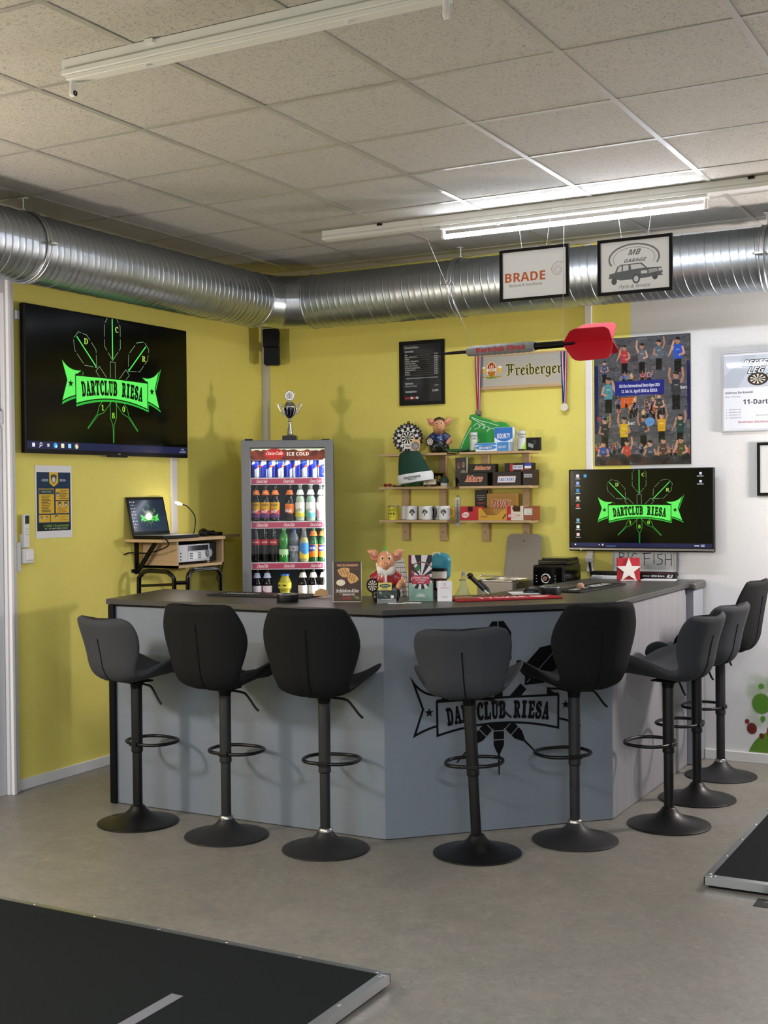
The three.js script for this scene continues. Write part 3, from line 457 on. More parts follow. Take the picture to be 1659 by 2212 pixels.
// ---------------------------------------------------------------- televisions
const tv1 = thing('television', 'large wall television on the left yellow wall showing the green club emblem', 'television', [0, 2.277, 1.725], Math.PI / 2);
part(tv1, 'wall_mount', box(0.6, 0.4, 0.036, 0, 0, 0.022), M.black); part(tv1, 'housing', box(1.45, 0.825, 0.036, 0, -0.002, 0.052, 0.006), M.black);
part(tv1, 'screen', plane(1.432, 0.795, 0, 0.007, 0.0705), screenMat(tex(2048, 1152, (g, w, h) => desktop(g, w, h, w * 0.31, false)), 0.78, { roughness: 0.14 }));
part(tv1, 'sensor_bar', box(0.17, 0.012, 0.02, 0.05, -0.418, 0.055, 0.003), M.black); part(tv1, 'screen_badge', box(0.02, 0.004, 0.002, 0.05, -0.405, 0.0705), M.alu);
const tv2 = thing('television', 'smaller wall television at the right above the whiteboard, desktop icons around the green emblem', 'television', [2.796, 1.503, 0]);
part(tv2, 'wall_mount', box(0.3, 0.25, 0.05, 0, 0, 0.026), M.black); part(tv2, 'housing', box(0.908, 0.508, 0.04, 0, 0, 0.066, 0.006), M.black);
part(tv2, 'screen', plane(0.885, 0.475, 0, 0.010, 0.0865), screenMat(tex(1536, 824, (g, w, h) => desktop(g, w, h, w * 0.305, true)), 0.78));
part(tv2, 'bottom_bezel', box(0.906, 0.013, 0.006, 0, -0.241, 0.086, 0.002), mat(0x8c8784, 0.3, 0.9), 'brushed metal bottom bezel'); part(tv2, 'power_light', sph(0.003, -0.376, -0.247, 0.088), mat(0xffffff, 0.3, 0, { emissive: 0xd8e070, emissiveIntensity: 1.2 }));

// ---------------------------------------------------------------- posters, signs, frames
const leeds = tex(720, 1020, (g, w, h) => {
  g.fillStyle = '#ecebef'; g.fillRect(0, 0, w, h); const x0 = 24, y0 = 96, W2 = w - 48, H2 = h - 196; g.fillStyle = '#12324f'; g.fillRect(x0, y0, W2, H2);
  for (let i = 0; i < 9; i++) { g.globalAlpha = 0.16; g.fillStyle = i % 2 ? '#2f6a86' : '#0a2038'; g.beginPath(); g.moveTo(w / 2, y0 + 100); g.lineTo(x0 + i * 80, y0); g.lineTo(x0 + i * 80 + 50, y0); g.fill(); } g.globalAlpha = 1;
  const Y = '#e2b93a'; g.fillStyle = Y; g.beginPath(); g.moveTo(w / 2 - 88, y0); g.lineTo(w / 2 + 88, y0); g.lineTo(w / 2 + 88, y0 + 150); g.lineTo(w / 2, y0 + 205); g.lineTo(w / 2 - 88, y0 + 150); g.fill();
  const crest = (x, y, r) => { g.fillStyle = '#4b4a3c'; g.beginPath(); g.moveTo(x - r, y - r * 0.8); g.quadraticCurveTo(x, y - r * 1.4, x + r, y - r * 0.8); g.quadraticCurveTo(x + r * 1.1, y + r * 0.6, x, y + r * 1.25); g.quadraticCurveTo(x - r * 1.1, y + r * 0.6, x - r, y - r * 0.8); g.fill(); g.fillStyle = '#d9d8cc'; g.beginPath(); g.ellipse(x, y + r * 0.15, r * 0.55, r * 0.75, 0, 0, 7); g.fill(); g.fillStyle = '#20242a'; for (let i = -2; i < 3; i++) { g.save(); g.translate(x + i * r * 0.22, y - r * 0.3); g.rotate(i * 0.25); g.fillRect(-r * 0.06, -r * 0.55, r * 0.12, r * 0.6); g.restore(); } };
  crest(w / 2, y0 + 92, 58); g.fillStyle = '#cfe0e6'; word(g, '· 2025', x0 + 150, y0 + 112, 46, 150); word(g, '2026 ·', w - x0 - 150, y0 + 112, 46, 150);
  const b = (x, y, ww, hh, c = Y) => { g.fillStyle = c; g.fillRect(x, y, ww, hh); };
  b(x0 + 40, y0 + 230, 300, 350); b(x0 + 370, y0 + 230, 270, 165); b(x0 + 370, y0 + 408, 270, 172); b(x0 + 40, y0 + 598, 215, 105); b(x0 + 268, y0 + 598, 372, 105);
  b(x0 + 46, y0 + 240, 288, 68, '#1d3d55'); g.fillStyle = '#9fb86a'; word(g, 'SPIELTAGE', x0 + 190, y0 + 274, 36, 200); lines(g, x0 + 90, y0 + 330, 200, 11, 22, '#33342a', 9); lines(g, x0 + 450, y0 + 246, 180, 6, 24, '#33342a', 8); crest(x0 + 412, y0 + 312, 30); crest(x0 + 450, y0 + 455, 34); crest(x0 + 575, y0 + 455, 34); lines(g, x0 + 400, y0 + 505, 220, 4, 18, '#a8502a', 7); crest(x0 + 380, y0 + 635, 26); crest(x0 + 95, y0 + 640, 20); crest(x0 + 195, y0 + 640, 20); lines(g, x0 + 440, y0 + 620, 180, 3, 26, '#6a5a2a', 5);
  b(x0, y0 + 718, W2, 106, '#0b2620'); g.fillStyle = '#8fb44a'; word(g, '4. MEGL Championship', x0 + 375, y0 + 752, 44, 500, 'italic bold'); g.fillStyle = '#c8d8b8'; word(g, '10. - 12. April 2026 in Riesa', x0 + 375, y0 + 792, 26, 460, 'bold');
});
function sheet(name, label, cat, w, h, m, p, ry = 0, t = 0.002) { const o = thing(name, label, cat, p, ry); part(o, 'paper', box(w, h, t, 0, 0, t / 2), M.white); part(o, 'print', plane(w, h, 0, 0, t + 0.0006), m); return o; }
sheet('poster', 'blue and yellow schedule poster dated 2025 and 2026 on the left yellow wall', 'poster', 0.292, 0.412, printMat(leeds, 0.5), [0.0125, 1.591, 2.179], Math.PI / 2);
// big collage poster
const collage = tex(1024, 1320, (g, w, h) => {
  g.fillStyle = '#4d4f54'; g.fillRect(0, 0, w, h);
  for (let i = 0; i < 260; i++) { g.globalAlpha = 0.3; g.fillStyle = ['#2e3035', '#6f7278', '#8a8d92', '#1d1e22', '#5a4a48'][i % 5]; g.save(); g.translate(rnd() * w, rnd() * h); g.rotate((rnd() - 0.5) * 0.6); g.fillRect(0, 0, 20 + rnd() * 150, 4 + rnd() * 60); g.restore(); } g.globalAlpha = 1;
  for (let i = 0; i < 40; i++) { g.strokeStyle = '#a9adb2'; g.globalAlpha = 0.5; g.lineWidth = 2; g.beginPath(); const x = rnd() * w, y = rnd() * h; g.moveTo(x, y); g.lineTo(x + 120, y - 20 + rnd() * 40); g.stroke(); } g.globalAlpha = 1;
  g.fillStyle = '#1d2152'; g.fillRect(0, 270, 40, 720); g.fillRect(w - 30, 270, 30, 600);
  const skin = ['#b08468', '#a07660', '#bb9078'];
  const fig = (x, y, s0, shirt, arm, legs = '#17181b') => { const s = s0 * (s0 > 0.6 ? 1.3 : 1.25);
    g.lineCap = 'round'; g.fillStyle = legs; g.fillRect(x - 26 * s, y + 60 * s, 52 * s, 110 * s); g.fillStyle = shirt; g.beginPath(); g.moveTo(x - 38 * s, y - 20 * s); g.quadraticCurveTo(x, y - 40 * s, x + 38 * s, y - 20 * s); g.lineTo(x + 30 * s, y + 75 * s); g.lineTo(x - 30 * s, y + 75 * s); g.fill();
    g.strokeStyle = skin[Math.floor(rnd() * 3)]; g.lineWidth = 15 * s; for (const [sx, up] of [[-1, arm[0]], [1, arm[1]]]) { g.beginPath(); g.moveTo(x + sx * 34 * s, y - 8 * s); if (up === 2) { g.lineTo(x + sx * 48 * s, y - 50 * s); g.lineTo(x + sx * 42 * s, y - 100 * s); } else if (up === 1) { g.lineTo(x + sx * 52 * s, y + 20 * s); g.lineTo(x + sx * 30 * s, y - 50 * s); } else { g.lineTo(x + sx * 46 * s, y + 35 * s); g.lineTo(x + sx * 14 * s, y + 48 * s); } g.stroke(); }
    g.fillStyle = skin[Math.floor(rnd() * 3)]; g.beginPath(); g.ellipse(x, y - 54 * s, 19 * s, 25 * s, 0, 0, 7); g.fill(); g.fillStyle = '#2c231f'; g.beginPath(); g.ellipse(x, y - 66 * s, 20 * s, 15 * s, 0, Math.PI, 7); g.fill(); g.globalAlpha = 0.4; g.fillStyle = '#e8e8e8'; g.fillRect(x - 14 * s, y + 5 * s, 28 * s, 8 * s); g.globalAlpha = 1;
  };
  const crowd = (x0, x1, y0, y1, n) => { for (let i = 0; i < n; i++) { const x = x0 + rnd() * (x1 - x0), y = y0 + rnd() * (y1 - y0), s = 0.28 + rnd() * 0.1; fig(x, y, s, ['#3b3f7a', '#b8472e', '#2b2b30', '#8a2f38', '#4d6a8e', '#c8a060'][Math.floor(rnd() * 6)], [rnd() < 0.3 ? 2 : 0, rnd() < 0.3 ? 2 : 0]); } };
  fig(330, 170, 0.95, '#a8353c', [1, 0]); fig(520, 165, 0.95, '#5a5e62', [2, 0]); fig(700, 140, 0.95, '#50606c', [0, 2]); fig(900, 140, 1.1, '#2a4fb0', [1, 0]); fig(110, 300, 0.7, '#3c4a66', [0, 0]);
  crowd(240, 750, 390, 420, 12); fig(150, 520, 1.15, '#4d8a92', [0, 1]); fig(880, 500, 1.2, '#33363c', [2, 2]);
  g.fillStyle = '#232a78'; g.fillRect(225, 450, 530, 150); g.fillStyle = '#eef0f6'; word(g, 'NEO.bet International Darts Open 2024', 490, 500, 44, 440, 'bold', 'serif'); word(g, '12. bis 14. April 2024 in RIESA', 488, 556, 44, 390, 'bold', 'serif');
  g.fillStyle = '#cc5a26'; g.fillRect(290, 620, 160, 110); crowd(230, 760, 640, 780, 46); fig(700, 680, 0.9, '#3d3a38', [0, 0]);
  for (const [i, c] of ['#c23b4a', '#4a8cd0', '#9ab84a'].entries()) { g.fillStyle = c; word(g, 'NEO'[i], 45 + i * 52, 835, 64, 44); } g.fillStyle = '#d8d8d8'; word(g, 'bet', 400, 890, 48); word(g, 'bet', 960, 540, 44);
  fig(110, 930, 1.05, '#2a2b30', [0, 2]); fig(320, 930, 1.05, '#c8a828', [2, 0]); fig(530, 920, 1.0, '#3a3d44', [2, 0]); g.fillStyle = '#5a8cc0'; g.beginPath(); g.ellipse(600, 880, 50, 45, 0, 0, 7); g.fill(); fig(725, 890, 0.95, '#c89a28', [2, 2]); fig(920, 910, 0.95, '#25403a', [1, 2]);
  crowd(10, 280, 1110, 1180, 16); fig(90, 1170, 1.0, '#35508e', [0, 0]); fig(350, 1160, 0.95, '#b8473a', [0, 2]); crowd(420, 1000, 1120, 1200, 26); fig(600, 1180, 1.05, '#454c5c', [0, 0]); fig(740, 1150, 1.0, '#4a3a38', [0, 0]); fig(930, 1150, 1.0, '#4a4a2e', [1, 0]);
  for (let i = 0; i < 2600; i++) { g.globalAlpha = 0.22; g.fillStyle = ['#15161a', '#8a8d92', '#3a3e58', '#6a4a40', '#24262c', '#b8b4b0'][i % 6]; g.save(); g.translate(rnd() * w, rnd() * h); g.rotate(rnd() * 3); g.fillRect(0, 0, 3 + rnd() * 26, 2 + rnd() * 9); g.restore(); } g.globalAlpha = 1;
  g.fillStyle = '#232a78'; g.fillRect(225, 450, 530, 150); g.fillStyle = '#eef0f6'; word(g, 'NEO.bet International Darts Open 2024', 490, 500, 44, 440, 'bold', 'serif'); word(g, '12. bis 14. April 2024 in RIESA', 488, 556, 44, 390, 'bold', 'serif');
  for (let i = 0; i < 70; i++) { g.globalAlpha = 0.5; g.fillStyle = ['#1c1d22', '#33363c', '#4a2f2a'][i % 3]; g.beginPath(); g.ellipse(rnd() * w, 1240 + rnd() * 80, 30 + rnd() * 40, 20 + rnd() * 30, 0, 0, 7); g.fill(); } g.globalAlpha = 1;
});
const bp = thing('poster', 'large glossy collage poster of cheering darts players above the right television', 'poster', [2.791, 2.176, 0]);
part(bp, 'backing_board', box(0.606, 0.79, 0.008, 0, 0, 0.005), M.black); part(bp, 'print', plane(0.6, 0.785, 0, 0, 0.0096), printMat(collage, 0.12, { clearcoat: 0.25, clearcoatRoughness: 0.06 }));
function framed(name, label, cat, w, h, fw, m, p, ry, fm, rough = 0.08, depth = 0.018) {
  const o = thing(name, label, cat, p, ry); part(o, 'backing', box(w - 0.004, h - 0.004, 0.006, 0, 0, 0.004), M.black);
  const s = poly([[-w / 2, -h / 2], [w / 2, -h / 2], [w / 2, h / 2], [-w / 2, h / 2]]); s.holes.push(new THREE.Path([[-w / 2 + fw, -h / 2 + fw], [-w / 2 + fw, h / 2 - fw], [w / 2 - fw, h / 2 - fw], [w / 2 - fw, -h / 2 + fw]].map((q) => new THREE.Vector2(...q))));
  part(o, 'frame', ext(s, depth - 0.003, 0.0015).translate(0, 0, 0.0015), fm); part(o, 'picture', plane(w - 2 * fw, h - 2 * fw, 0, 0, 0.009), printMat(m, 0.35));
  part(o, 'glass', plane(w - 2 * fw, h - 2 * fw, 0, 0, 0.0125), mat(0xffffff, 0.03, 0, { transmission: 1, thickness: 0, ior: 1.4 })); return o;
}
const brade = tex(1024, 740, (g, w, h) => {
  g.fillStyle = '#f0f3fa'; g.fillRect(0, 0, w, h); g.fillStyle = '#c8622c'; word(g, 'BRADE', w * 0.355, h * 0.55, 200, 680, 'bold'); g.fillStyle = '#4e545e'; word(g, 'Bäckerei & Konditorei', w * 0.36, h * 0.72, 58, 540, 'normal');
  g.strokeStyle = '#a09c8e'; g.fillStyle = '#d9dcd8'; g.lineWidth = 6; const cx = w * 0.868, cy = h * 0.47, R = (t) => 142 * Math.exp(-t * 0.17); g.beginPath(); for (let t = 0; t < 9; t += 0.08) g.lineTo(cx + R(t) * Math.cos(-t + 5.4), cy + R(t) * Math.sin(-t + 5.4)); g.stroke();
  for (let t = 0.2; t < 6; t += 0.45) { const a = -t + 5.4; g.lineWidth = 4; g.beginPath(); g.moveTo(cx + R(t) * Math.cos(a), cy + R(t) * Math.sin(a)); g.lineTo(cx + R(t + 6.28) * 1.25 * Math.cos(a), cy + R(t + 6.28) * 1.25 * Math.sin(a)); g.stroke(); }
});
const mb = tex(1024, 768, (g, w, h) => {
  g.fillStyle = '#eef1f7'; g.fillRect(0, 0, w, h); g.strokeStyle = '#7d848c'; g.lineWidth = 26; g.beginPath(); g.ellipse(w * 0.49, h * 0.36, w * 0.36, h * 0.28, 0, Math.PI * 0.86, Math.PI * 2.14); g.stroke(); g.lineWidth = 7; g.beginPath(); g.ellipse(w * 0.49, h * 0.36, w * 0.3, h * 0.22, 0, Math.PI * 0.86, Math.PI * 2.14); g.stroke();
  g.fillStyle = '#5c636b'; word(g, 'MB', w * 0.49, h * 0.24, 120, 180, 'italic bold'); word(g, 'GARAGE', w * 0.5, h * 0.4, 74, 330, 'italic bold');
  const c1 = '#6a727a', c2 = '#e1e4ea', P = (p) => { g.beginPath(); p.forEach((q, i) => i ? g.lineTo(q[0] * w, q[1] * h) : g.moveTo(q[0] * w, q[1] * h)); g.closePath(); g.fill(); };
  g.fillStyle = c1; P([[0.13, 0.64], [0.21, 0.62], [0.25, 0.5], [0.3, 0.47], [0.6, 0.46], [0.68, 0.57], [0.88, 0.58], [0.9, 0.68], [0.86, 0.74], [0.6, 0.77], [0.3, 0.78], [0.13, 0.72]]);
  g.fillStyle = c2; P([[0.27, 0.51], [0.31, 0.49], [0.31, 0.6], [0.24, 0.61]]); P([[0.33, 0.49], [0.41, 0.485], [0.41, 0.59], [0.33, 0.6]]); P([[0.44, 0.485], [0.58, 0.48], [0.65, 0.565], [0.45, 0.58]]); P([[0.7, 0.61], [0.82, 0.6], [0.83, 0.66], [0.7, 0.68]]); g.fillRect(w * 0.59, h * 0.62, w * 0.09, h * 0.06); g.fillRect(w * 0.84, h * 0.6, w * 0.045, h * 0.055);
  g.strokeStyle = c1; g.lineWidth = 5; for (let i = 0; i < 4; i++) { g.beginPath(); g.moveTo(w * 0.7, h * (0.625 + i * 0.014)); g.lineTo(w * 0.825, h * (0.615 + i * 0.014)); g.stroke(); }
  for (const [x, y, r] of [[0.2, 0.79, 0.05], [0.52, 0.77, 0.07], [0.79, 0.75, 0.05]]) { g.fillStyle = '#565d65'; g.beginPath(); g.ellipse(w * x, h * y, w * r * 0.8, w * r, 0, 0, 7); g.fill(); } g.fillStyle = c2; g.beginPath(); g.ellipse(w * 0.52, h * 0.77, w * 0.034, w * 0.045, 0, 0, 7); g.fill(); g.fillStyle = c1; g.fillRect(w * 0.12, h * 0.7, w * 0.1, h * 0.03); g.fillRect(w * 0.6, h * 0.72, w * 0.3, h * 0.025);
  g.fillStyle = '#4b5259'; word(g, 'Parts & Service', w * 0.49, h * 0.91, 70, 460, 'italic');
});
const blackFrame = mat(0x060607, 0.4, 0, { specularIntensity: 0.4 });
function hang(o, w, h) { for (const s of [-1, 1]) part(o, 'hanging_wire', bar([s * w * 0.18, h / 2, 0.004], [s * w * 0.27, H - o.position.y, 0.004], 0.0009, 6), M.wire); }
hang(framed('hanging_sign', 'black framed bakery sign reading BRADE hanging before the duct', 'sign', 0.393, 0.278, 0.013, brade, [2.583, 2.792, 1.242], 0, blackFrame), 0.39, 0.28);
hang(framed('hanging_sign', 'black framed sign with a drawing of an old car hanging before the duct', 'sign', 0.393, 0.286, 0.013, mb, [3.137, 2.784, 1.242], 0, blackFrame), 0.39, 0.28);
const menu = tex(720, 1024, (g, w, h) => {
  g.fillStyle = '#0e0f11'; g.fillRect(0, 0, w, h); g.fillStyle = '#d8dadd'; word(g, 'Dartclub Riesa', 50, 60, 48, 250, 'bold', 'sans-serif', 'left'); word(g, 'Getränke', 50, 130, 46, 165, 'bold', 'sans-serif', 'left');
  ['Bier', 'Bier, alkoholfrei', 'Radler', 'Radler, alkoholfrei', 'Paulaner Spezi', 'Coca Cola / Fanta', 'Erfrischungsgetränk', 'Mineralwasser', 'Kaffee', 'Wasser'].forEach((s, i) => { const y = 190 + i * 38; word(g, s, 50, y, 28, 0, 'bold', 'sans-serif', 'left'); word(g, i < 3 ? '2,00 €' : '2,50 €', w - 60, y, 28, 0, 'bold', 'sans-serif', 'right'); g.fillRect(60, y + 17, w - 130, 1.5); });
  word(g, 'Mitglieder des Dartclub Riesa: 0,50€ auf Getränke', w / 2, 600, 26, w - 140, 'bold'); word(g, 'Speisen', 50, 690, 46, 150, 'bold', 'sans-serif', 'left'); word(g, 'Bockwurst / Brötchen', 50, 738, 28, 220, 'bold', 'sans-serif', 'left'); word(g, '2,50 €', w - 60, 738, 28, 0, 'bold', 'sans-serif', 'right'); word(g, 'Gastspieler', 50, 835, 50, 215, 'bold', 'sans-serif', 'left'); word(g, '2,00€', w - 60, 830, 50, 115, 'bold', 'sans-serif', 'right');
  ['#c0322e', '#a02828', '#e8e8e8', '#c8382e', '#ddd'].forEach((c, i) => { g.fillStyle = c; g.fillRect(50 + i * 50, 925, 42, 40); });
});
framed('menu_board', 'black framed drinks price list on the yellow back wall', 'menu board', 0.334, 0.43, 0.018, menu, [1.278, 2.43, 0], 0, blackFrame);
const cert = tex(640, 960, (g, w, h) => {
  g.fillStyle = '#e4e8f0'; g.fillRect(0, 0, w, h); g.fillStyle = '#c2cad6'; g.fillRect(0, 30, w, 400); g.fillStyle = '#b4bdca'; g.beginPath(); g.moveTo(0, 300); g.lineTo(260, 30); g.lineTo(400, 30); g.lineTo(180, 430); g.lineTo(0, 430); g.fill();
  wordLine(g, 'BESTES', w * 0.62, 130, 100, 330, '#f0f2f6', '#1c1e22', 18, 'italic bold'); wordLine(g, 'LEG', w * 0.6, 220, 100, 190, '#f0f2f6', '#1c1e22', 18, 'italic bold'); g.save(); g.translate(w * 0.64, 330); g.scale(1, 0.66); dartboard(g, 0, 0, 120, '#17181b'); g.restore();
  g.strokeStyle = '#17181b'; g.lineWidth = 9; g.beginPath(); g.moveTo(w * 0.66, 320); g.lineTo(w * 0.94, 235); g.stroke(); g.fillStyle = '#17181b'; g.beginPath(); g.ellipse(w * 0.94, 232, 36, 22, -0.3, 0, 7); g.fill();
  g.fillStyle = '#2b3038'; word(g, 'Andreas Berkowski', 24, 490, 38, 330, 'bold', 'sans-serif', 'left'); word(g, 'Riesa, 15.09.2024', 24, 540, 22, 180, 'normal', 'sans-serif', 'left'); word(g, '11-Darter', w * 0.66, 610, 84, 380, 'bold'); ['1.   Aufnahme 140', '2.   Aufnahme 140', '3.   Aufnahme 171', '4.   Aufnahme 50'].forEach((s, i) => word(g, s, 30, 700 + i * 34, 22, 180, 'normal', 'sans-serif', 'left')); word(g, 'dartclub-riesa.de', w * 0.72, 780, 22, 150, 'normal'); g.fillStyle = '#a03a44'; word(g, 'Herzlichen Glückwunsch!', w * 0.6, 860, 36, 420, 'bold');
});
framed('certificate', 'silver framed certificate for the best leg on the white wall', 'certificate', 0.335, 0.475, 0.009, cert, [3.449, 2.203, 0], 0, mat(0xb8babd, 0.3, 0.9));
framed('picture_frame', 'black picture frame cut by the right border below the certificate', 'picture frame', 0.42, 0.31, 0.014, tex(256, 200, (g, w, h) => { g.fillStyle = '#d4d6d4'; g.fillRect(0, 0, w, h); g.fillStyle = '#c6c9c8'; g.fillRect(30, 30, w - 60, h - 60); }), [3.699, 1.742, 0], 0, blackFrame);
// blackletter written with a broad nib
function blackletter(g, s, x, y, hgt, fill, edge) {
  const L = { F: [0.75, [[0.1, 0.02], [0.25, 0.1], [0.25, 0.9], [0.1, 1]], [[0.02, 0.1], [0.3, 0.02], [0.7, 0.1]], [[0.25, 0.5], [0.6, 0.46]], [[0.45, 0.05], [0.45, 0.75]]], r: [0.42, [[0.05, 0.38], [0.15, 0.44], [0.15, 0.9], [0.24, 0.98]], [[0.15, 0.5], [0.32, 0.36], [0.4, 0.44]]], e: [0.45, [[0.28, 0.37], [0.12, 0.48], [0.12, 0.88], [0.26, 0.98], [0.4, 0.88]], [[0.24, 0.38], [0.38, 0.5], [0.14, 0.7]]], i: [0.26, [[0.05, 0.4], [0.14, 0.45], [0.14, 0.9], [0.24, 0.98]], [[0.11, 0.2], [0.17, 0.26]]], b: [0.48, [[0.05, 0.05], [0.13, 0.12], [0.13, 0.88], [0.28, 0.98]], [[0.13, 0.5], [0.28, 0.38], [0.4, 0.5], [0.38, 0.85], [0.26, 0.98]]], g: [0.5, [[0.28, 0.38], [0.12, 0.48], [0.12, 0.85], [0.24, 0.96], [0.38, 0.86]], [[0.24, 0.38], [0.38, 0.46], [0.38, 1.1], [0.22, 1.24], [0.06, 1.16]]] };
  for (const [c, o] of [[edge, 0.035], [fill, 0]]) {
    let cx = x; g.fillStyle = c; for (const ch of s) { const [adv, ...st] = L[ch]; for (const p of st) for (let k = 0; k + 1 < p.length; k++) for (let t = 0; t <= 1; t += 0.02) { const px = cx + (p[k][0] + (p[k + 1][0] - p[k][0]) * t) * hgt, py = y + (p[k][1] + (p[k + 1][1] - p[k][1]) * t) * hgt, n = 0.062 * hgt, e = o * hgt; g.beginPath(); g.moveTo(px - n - e, py + n * 0.5 - n * 0.3); g.lineTo(px - e * 0.4, py - n * 0.75 - e); g.lineTo(px + n + e, py - n * 0.2); g.lineTo(px + e * 0.4, py + n * 0.75 + e); g.fill(); } cx += adv * hgt; }
  }
}
const beer = tex(1280, 460, (g, w, h) => {
  const q = g.createLinearGradient(0, 0, w, 0); g.fillStyle = '#a4a49f'; g.fillRect(0, 0, w, h);
  for (let i = 0; i < 900; i++) { g.globalAlpha = 0.06; g.fillStyle = i % 2 ? '#8c8c88' : '#bcbcb8'; g.fillRect(0, rnd() * h, w, 1 + rnd() * 2); } g.globalAlpha = 1;
  g.fillStyle = '#c9a24a'; g.beginPath(); g.ellipse(190, 200, 84, 128, 0, 0, 7); g.fill(); g.fillStyle = '#e4e0cc'; g.beginPath(); g.ellipse(190, 200, 74, 118, 0, 0, 7); g.fill(); g.fillStyle = '#8e2a20'; g.beginPath(); g.ellipse(190, 200, 66, 110, 0, 0, 7); g.fill(); g.fillStyle = '#e8e2d0'; g.fillRect(118, 182, 144, 44); g.fillStyle = '#5a2a18'; word(g, 'FREIBERG', 190, 205, 30, 120); g.fillStyle = '#a06a2c'; g.fillRect(140, 230, 100, 66); for (const x of [165, 190, 215]) { g.fillStyle = '#e8d8b0'; g.beginPath(); g.moveTo(x - 9, 170); g.lineTo(x, 110); g.lineTo(x + 9, 170); g.fill(); }
  for (const x of [62, 318]) { g.fillStyle = '#d8aa3c'; g.fillRect(x - 24, 165, 48, 90); g.fillStyle = '#f0ecdc'; g.beginPath(); g.arc(x - 10, 165, 16, 0, 7); g.arc(x + 12, 165, 16, 0, 7); g.fill(); } g.fillStyle = '#a88a3a'; g.fillRect(40, 305, 300, 18); g.fillStyle = '#6d8a3a'; g.beginPath(); g.ellipse(190, 325, 90, 16, 0, 0, 7); g.fill();
  blackletter(g, 'Freiberger', 410, 130, 182, '#12301f', '#d8c27a');
});
const fs = thing('beer_sign', 'brushed metal brewery sign on a wooden rail, lettered in blackletter, on the yellow wall', 'sign', [1.999, 2.397, 0]);
part(fs, 'metal_plate', box(0.598, 0.2, 0.008, 0, 0.012, 0.012, 0.002), M.steel); part(fs, 'print', plane(0.59, 0.19, 0, 0.012, 0.0166), printMat(beer, 0.3, { metalness: 0.45 }));

const woodTex = tex(512, 512, (g, w, h) => { g.fillStyle = '#c4a67c'; g.fillRect(0, 0, w, h); for (let i = 0; i < 900; i++) { g.globalAlpha = 0.12; g.fillStyle = ['#b3946a', '#d4b78e', '#a28358'][i % 3]; g.fillRect(rnd() * w - 60, rnd() * h, 80 + rnd() * 300, 1 + rnd() * 3); } g.globalAlpha = 1; }, { repeat: [2, 4] });
M.wood = mat(0xffffff, 0.55, 0, { map: woodTex });
part(fs, 'wooden_rail', [worldUV(box(0.606, 0.022, 0.022, 0, -0.096, 0.012, 0.004)), worldUV(box(0.606, 0.012, 0.018, 0, 0.117, 0.01, 0.003))], M.wood);
// medals
function medal(label, x, z, yTop, yEnd, ribbons, discM, ribbonTex) {
  const m = thing('medal', label, 'medal', [x, yEnd, z]); const L = yTop - yEnd;
  for (const s of [-1, 1]) part(m, 'ribbon', flatBar([s * 0.014, L, 0.002 * s], [s * 0.003, 0.025, 0.001 * s], 0.022, 0.0012), printMat(ribbonTex, 0.7));
  part(m, 'medal_disc', [cylZ(0.024, 0.004, 0, 0, 0, 32), new THREE.TorusGeometry(0.023, 0.002, 8, 32), new THREE.TorusGeometry(0.006, 0.0015, 6, 14).translate(0, 0.028, 0)], discM); part(m, 'emboss', [cylZ(0.012, 0.006, 0, 0, 0.0, 5)], discM);
}
const rib1 = tex(64, 16, (g) => { [['#24346e', 0, 14], ['#e8e6e2', 14, 18], ['#b83a44', 32, 32]].forEach(([c, x, w]) => { g.fillStyle = c; g.fillRect(x, 0, w, 16); }); });
const rib2 = tex(64, 16, (g) => { [['#b83a44', 0, 20], ['#e8e6e2', 20, 16], ['#24346e', 36, 28]].forEach(([c, x, w]) => { g.fillStyle = c; g.fillRect(x, 0, w, 16); }); });
medal('dark bronze medal hanging on a striped ribbon at the left end of the brewery sign', 1.703, 0.034, 2.515, 2.139, 2, mat(0x6b625a, 0.4, 0.9), rib1);
medal('bright silver medal hanging on a striped ribbon at the right end of the brewery sign', 2.298, 0.034, 2.51, 2.155, 2, mat(0xa8a8aa, 0.35, 0.95), rib2);
// giant dart
const dart = thing('giant_dart', 'oversized dart with grey lettered barrel and red flights hanging on two wires', 'dart', [2.40, 2.396, 1.28]);
part(dart, 'point', cylX(0.001, 0.001, 0, 0, 0).scale(0, 0, 0), M.black); dart.children.pop();
const along = (pts) => lathe(pts, 24).rotateZ(-Math.PI / 2);
part(dart, 'point', along([[0, -0.43], [0.003, -0.42], [0.008, -0.3], [0.010, -0.19], [0.010, -0.18]]), M.black);
const barrelTex = tex(1024, 256, (g, w, h) => { g.fillStyle = '#8b8d8f'; g.fillRect(0, 0, w, h); for (let i = 0; i < 1200; i++) { g.globalAlpha = 0.1; g.fillStyle = i % 2 ? '#77797b' : '#a0a2a4'; g.fillRect(rnd() * w, rnd() * h, 6, 3); } g.globalAlpha = 1; g.strokeStyle = '#5c5e60'; g.lineWidth = 5; for (let i = 0; i < 13; i++) { g.beginPath(); g.moveTo(30 + i * 76, 0); g.lineTo(60 + i * 76, h); g.stroke(); } });
const bl = [[0.0, -0.2], [0.02, -0.2], [0.026, -0.192], [0.026, -0.165]]; for (let i = 0; i < 10; i++) { const s = -0.155 + i * 0.034; bl.push([0.0285, s], [0.029, s + 0.022], [0.026, s + 0.026], [0.026, s + 0.03]); } bl.push([0.027, 0.19], [0.025, 0.197], [0, 0.197]);
const barrel = part(dart, 'barrel', along(bl), mat(0x86888a, 0.7));
const letters = tex(1024, 128, (g, w, h) => { wordLine(g, 'Dartclub Riesa', w / 2, h / 2, 104, w * 0.96, '#b52536', '#b52536', 4, 'bold', 'sans-serif'); }, { own: 1 });
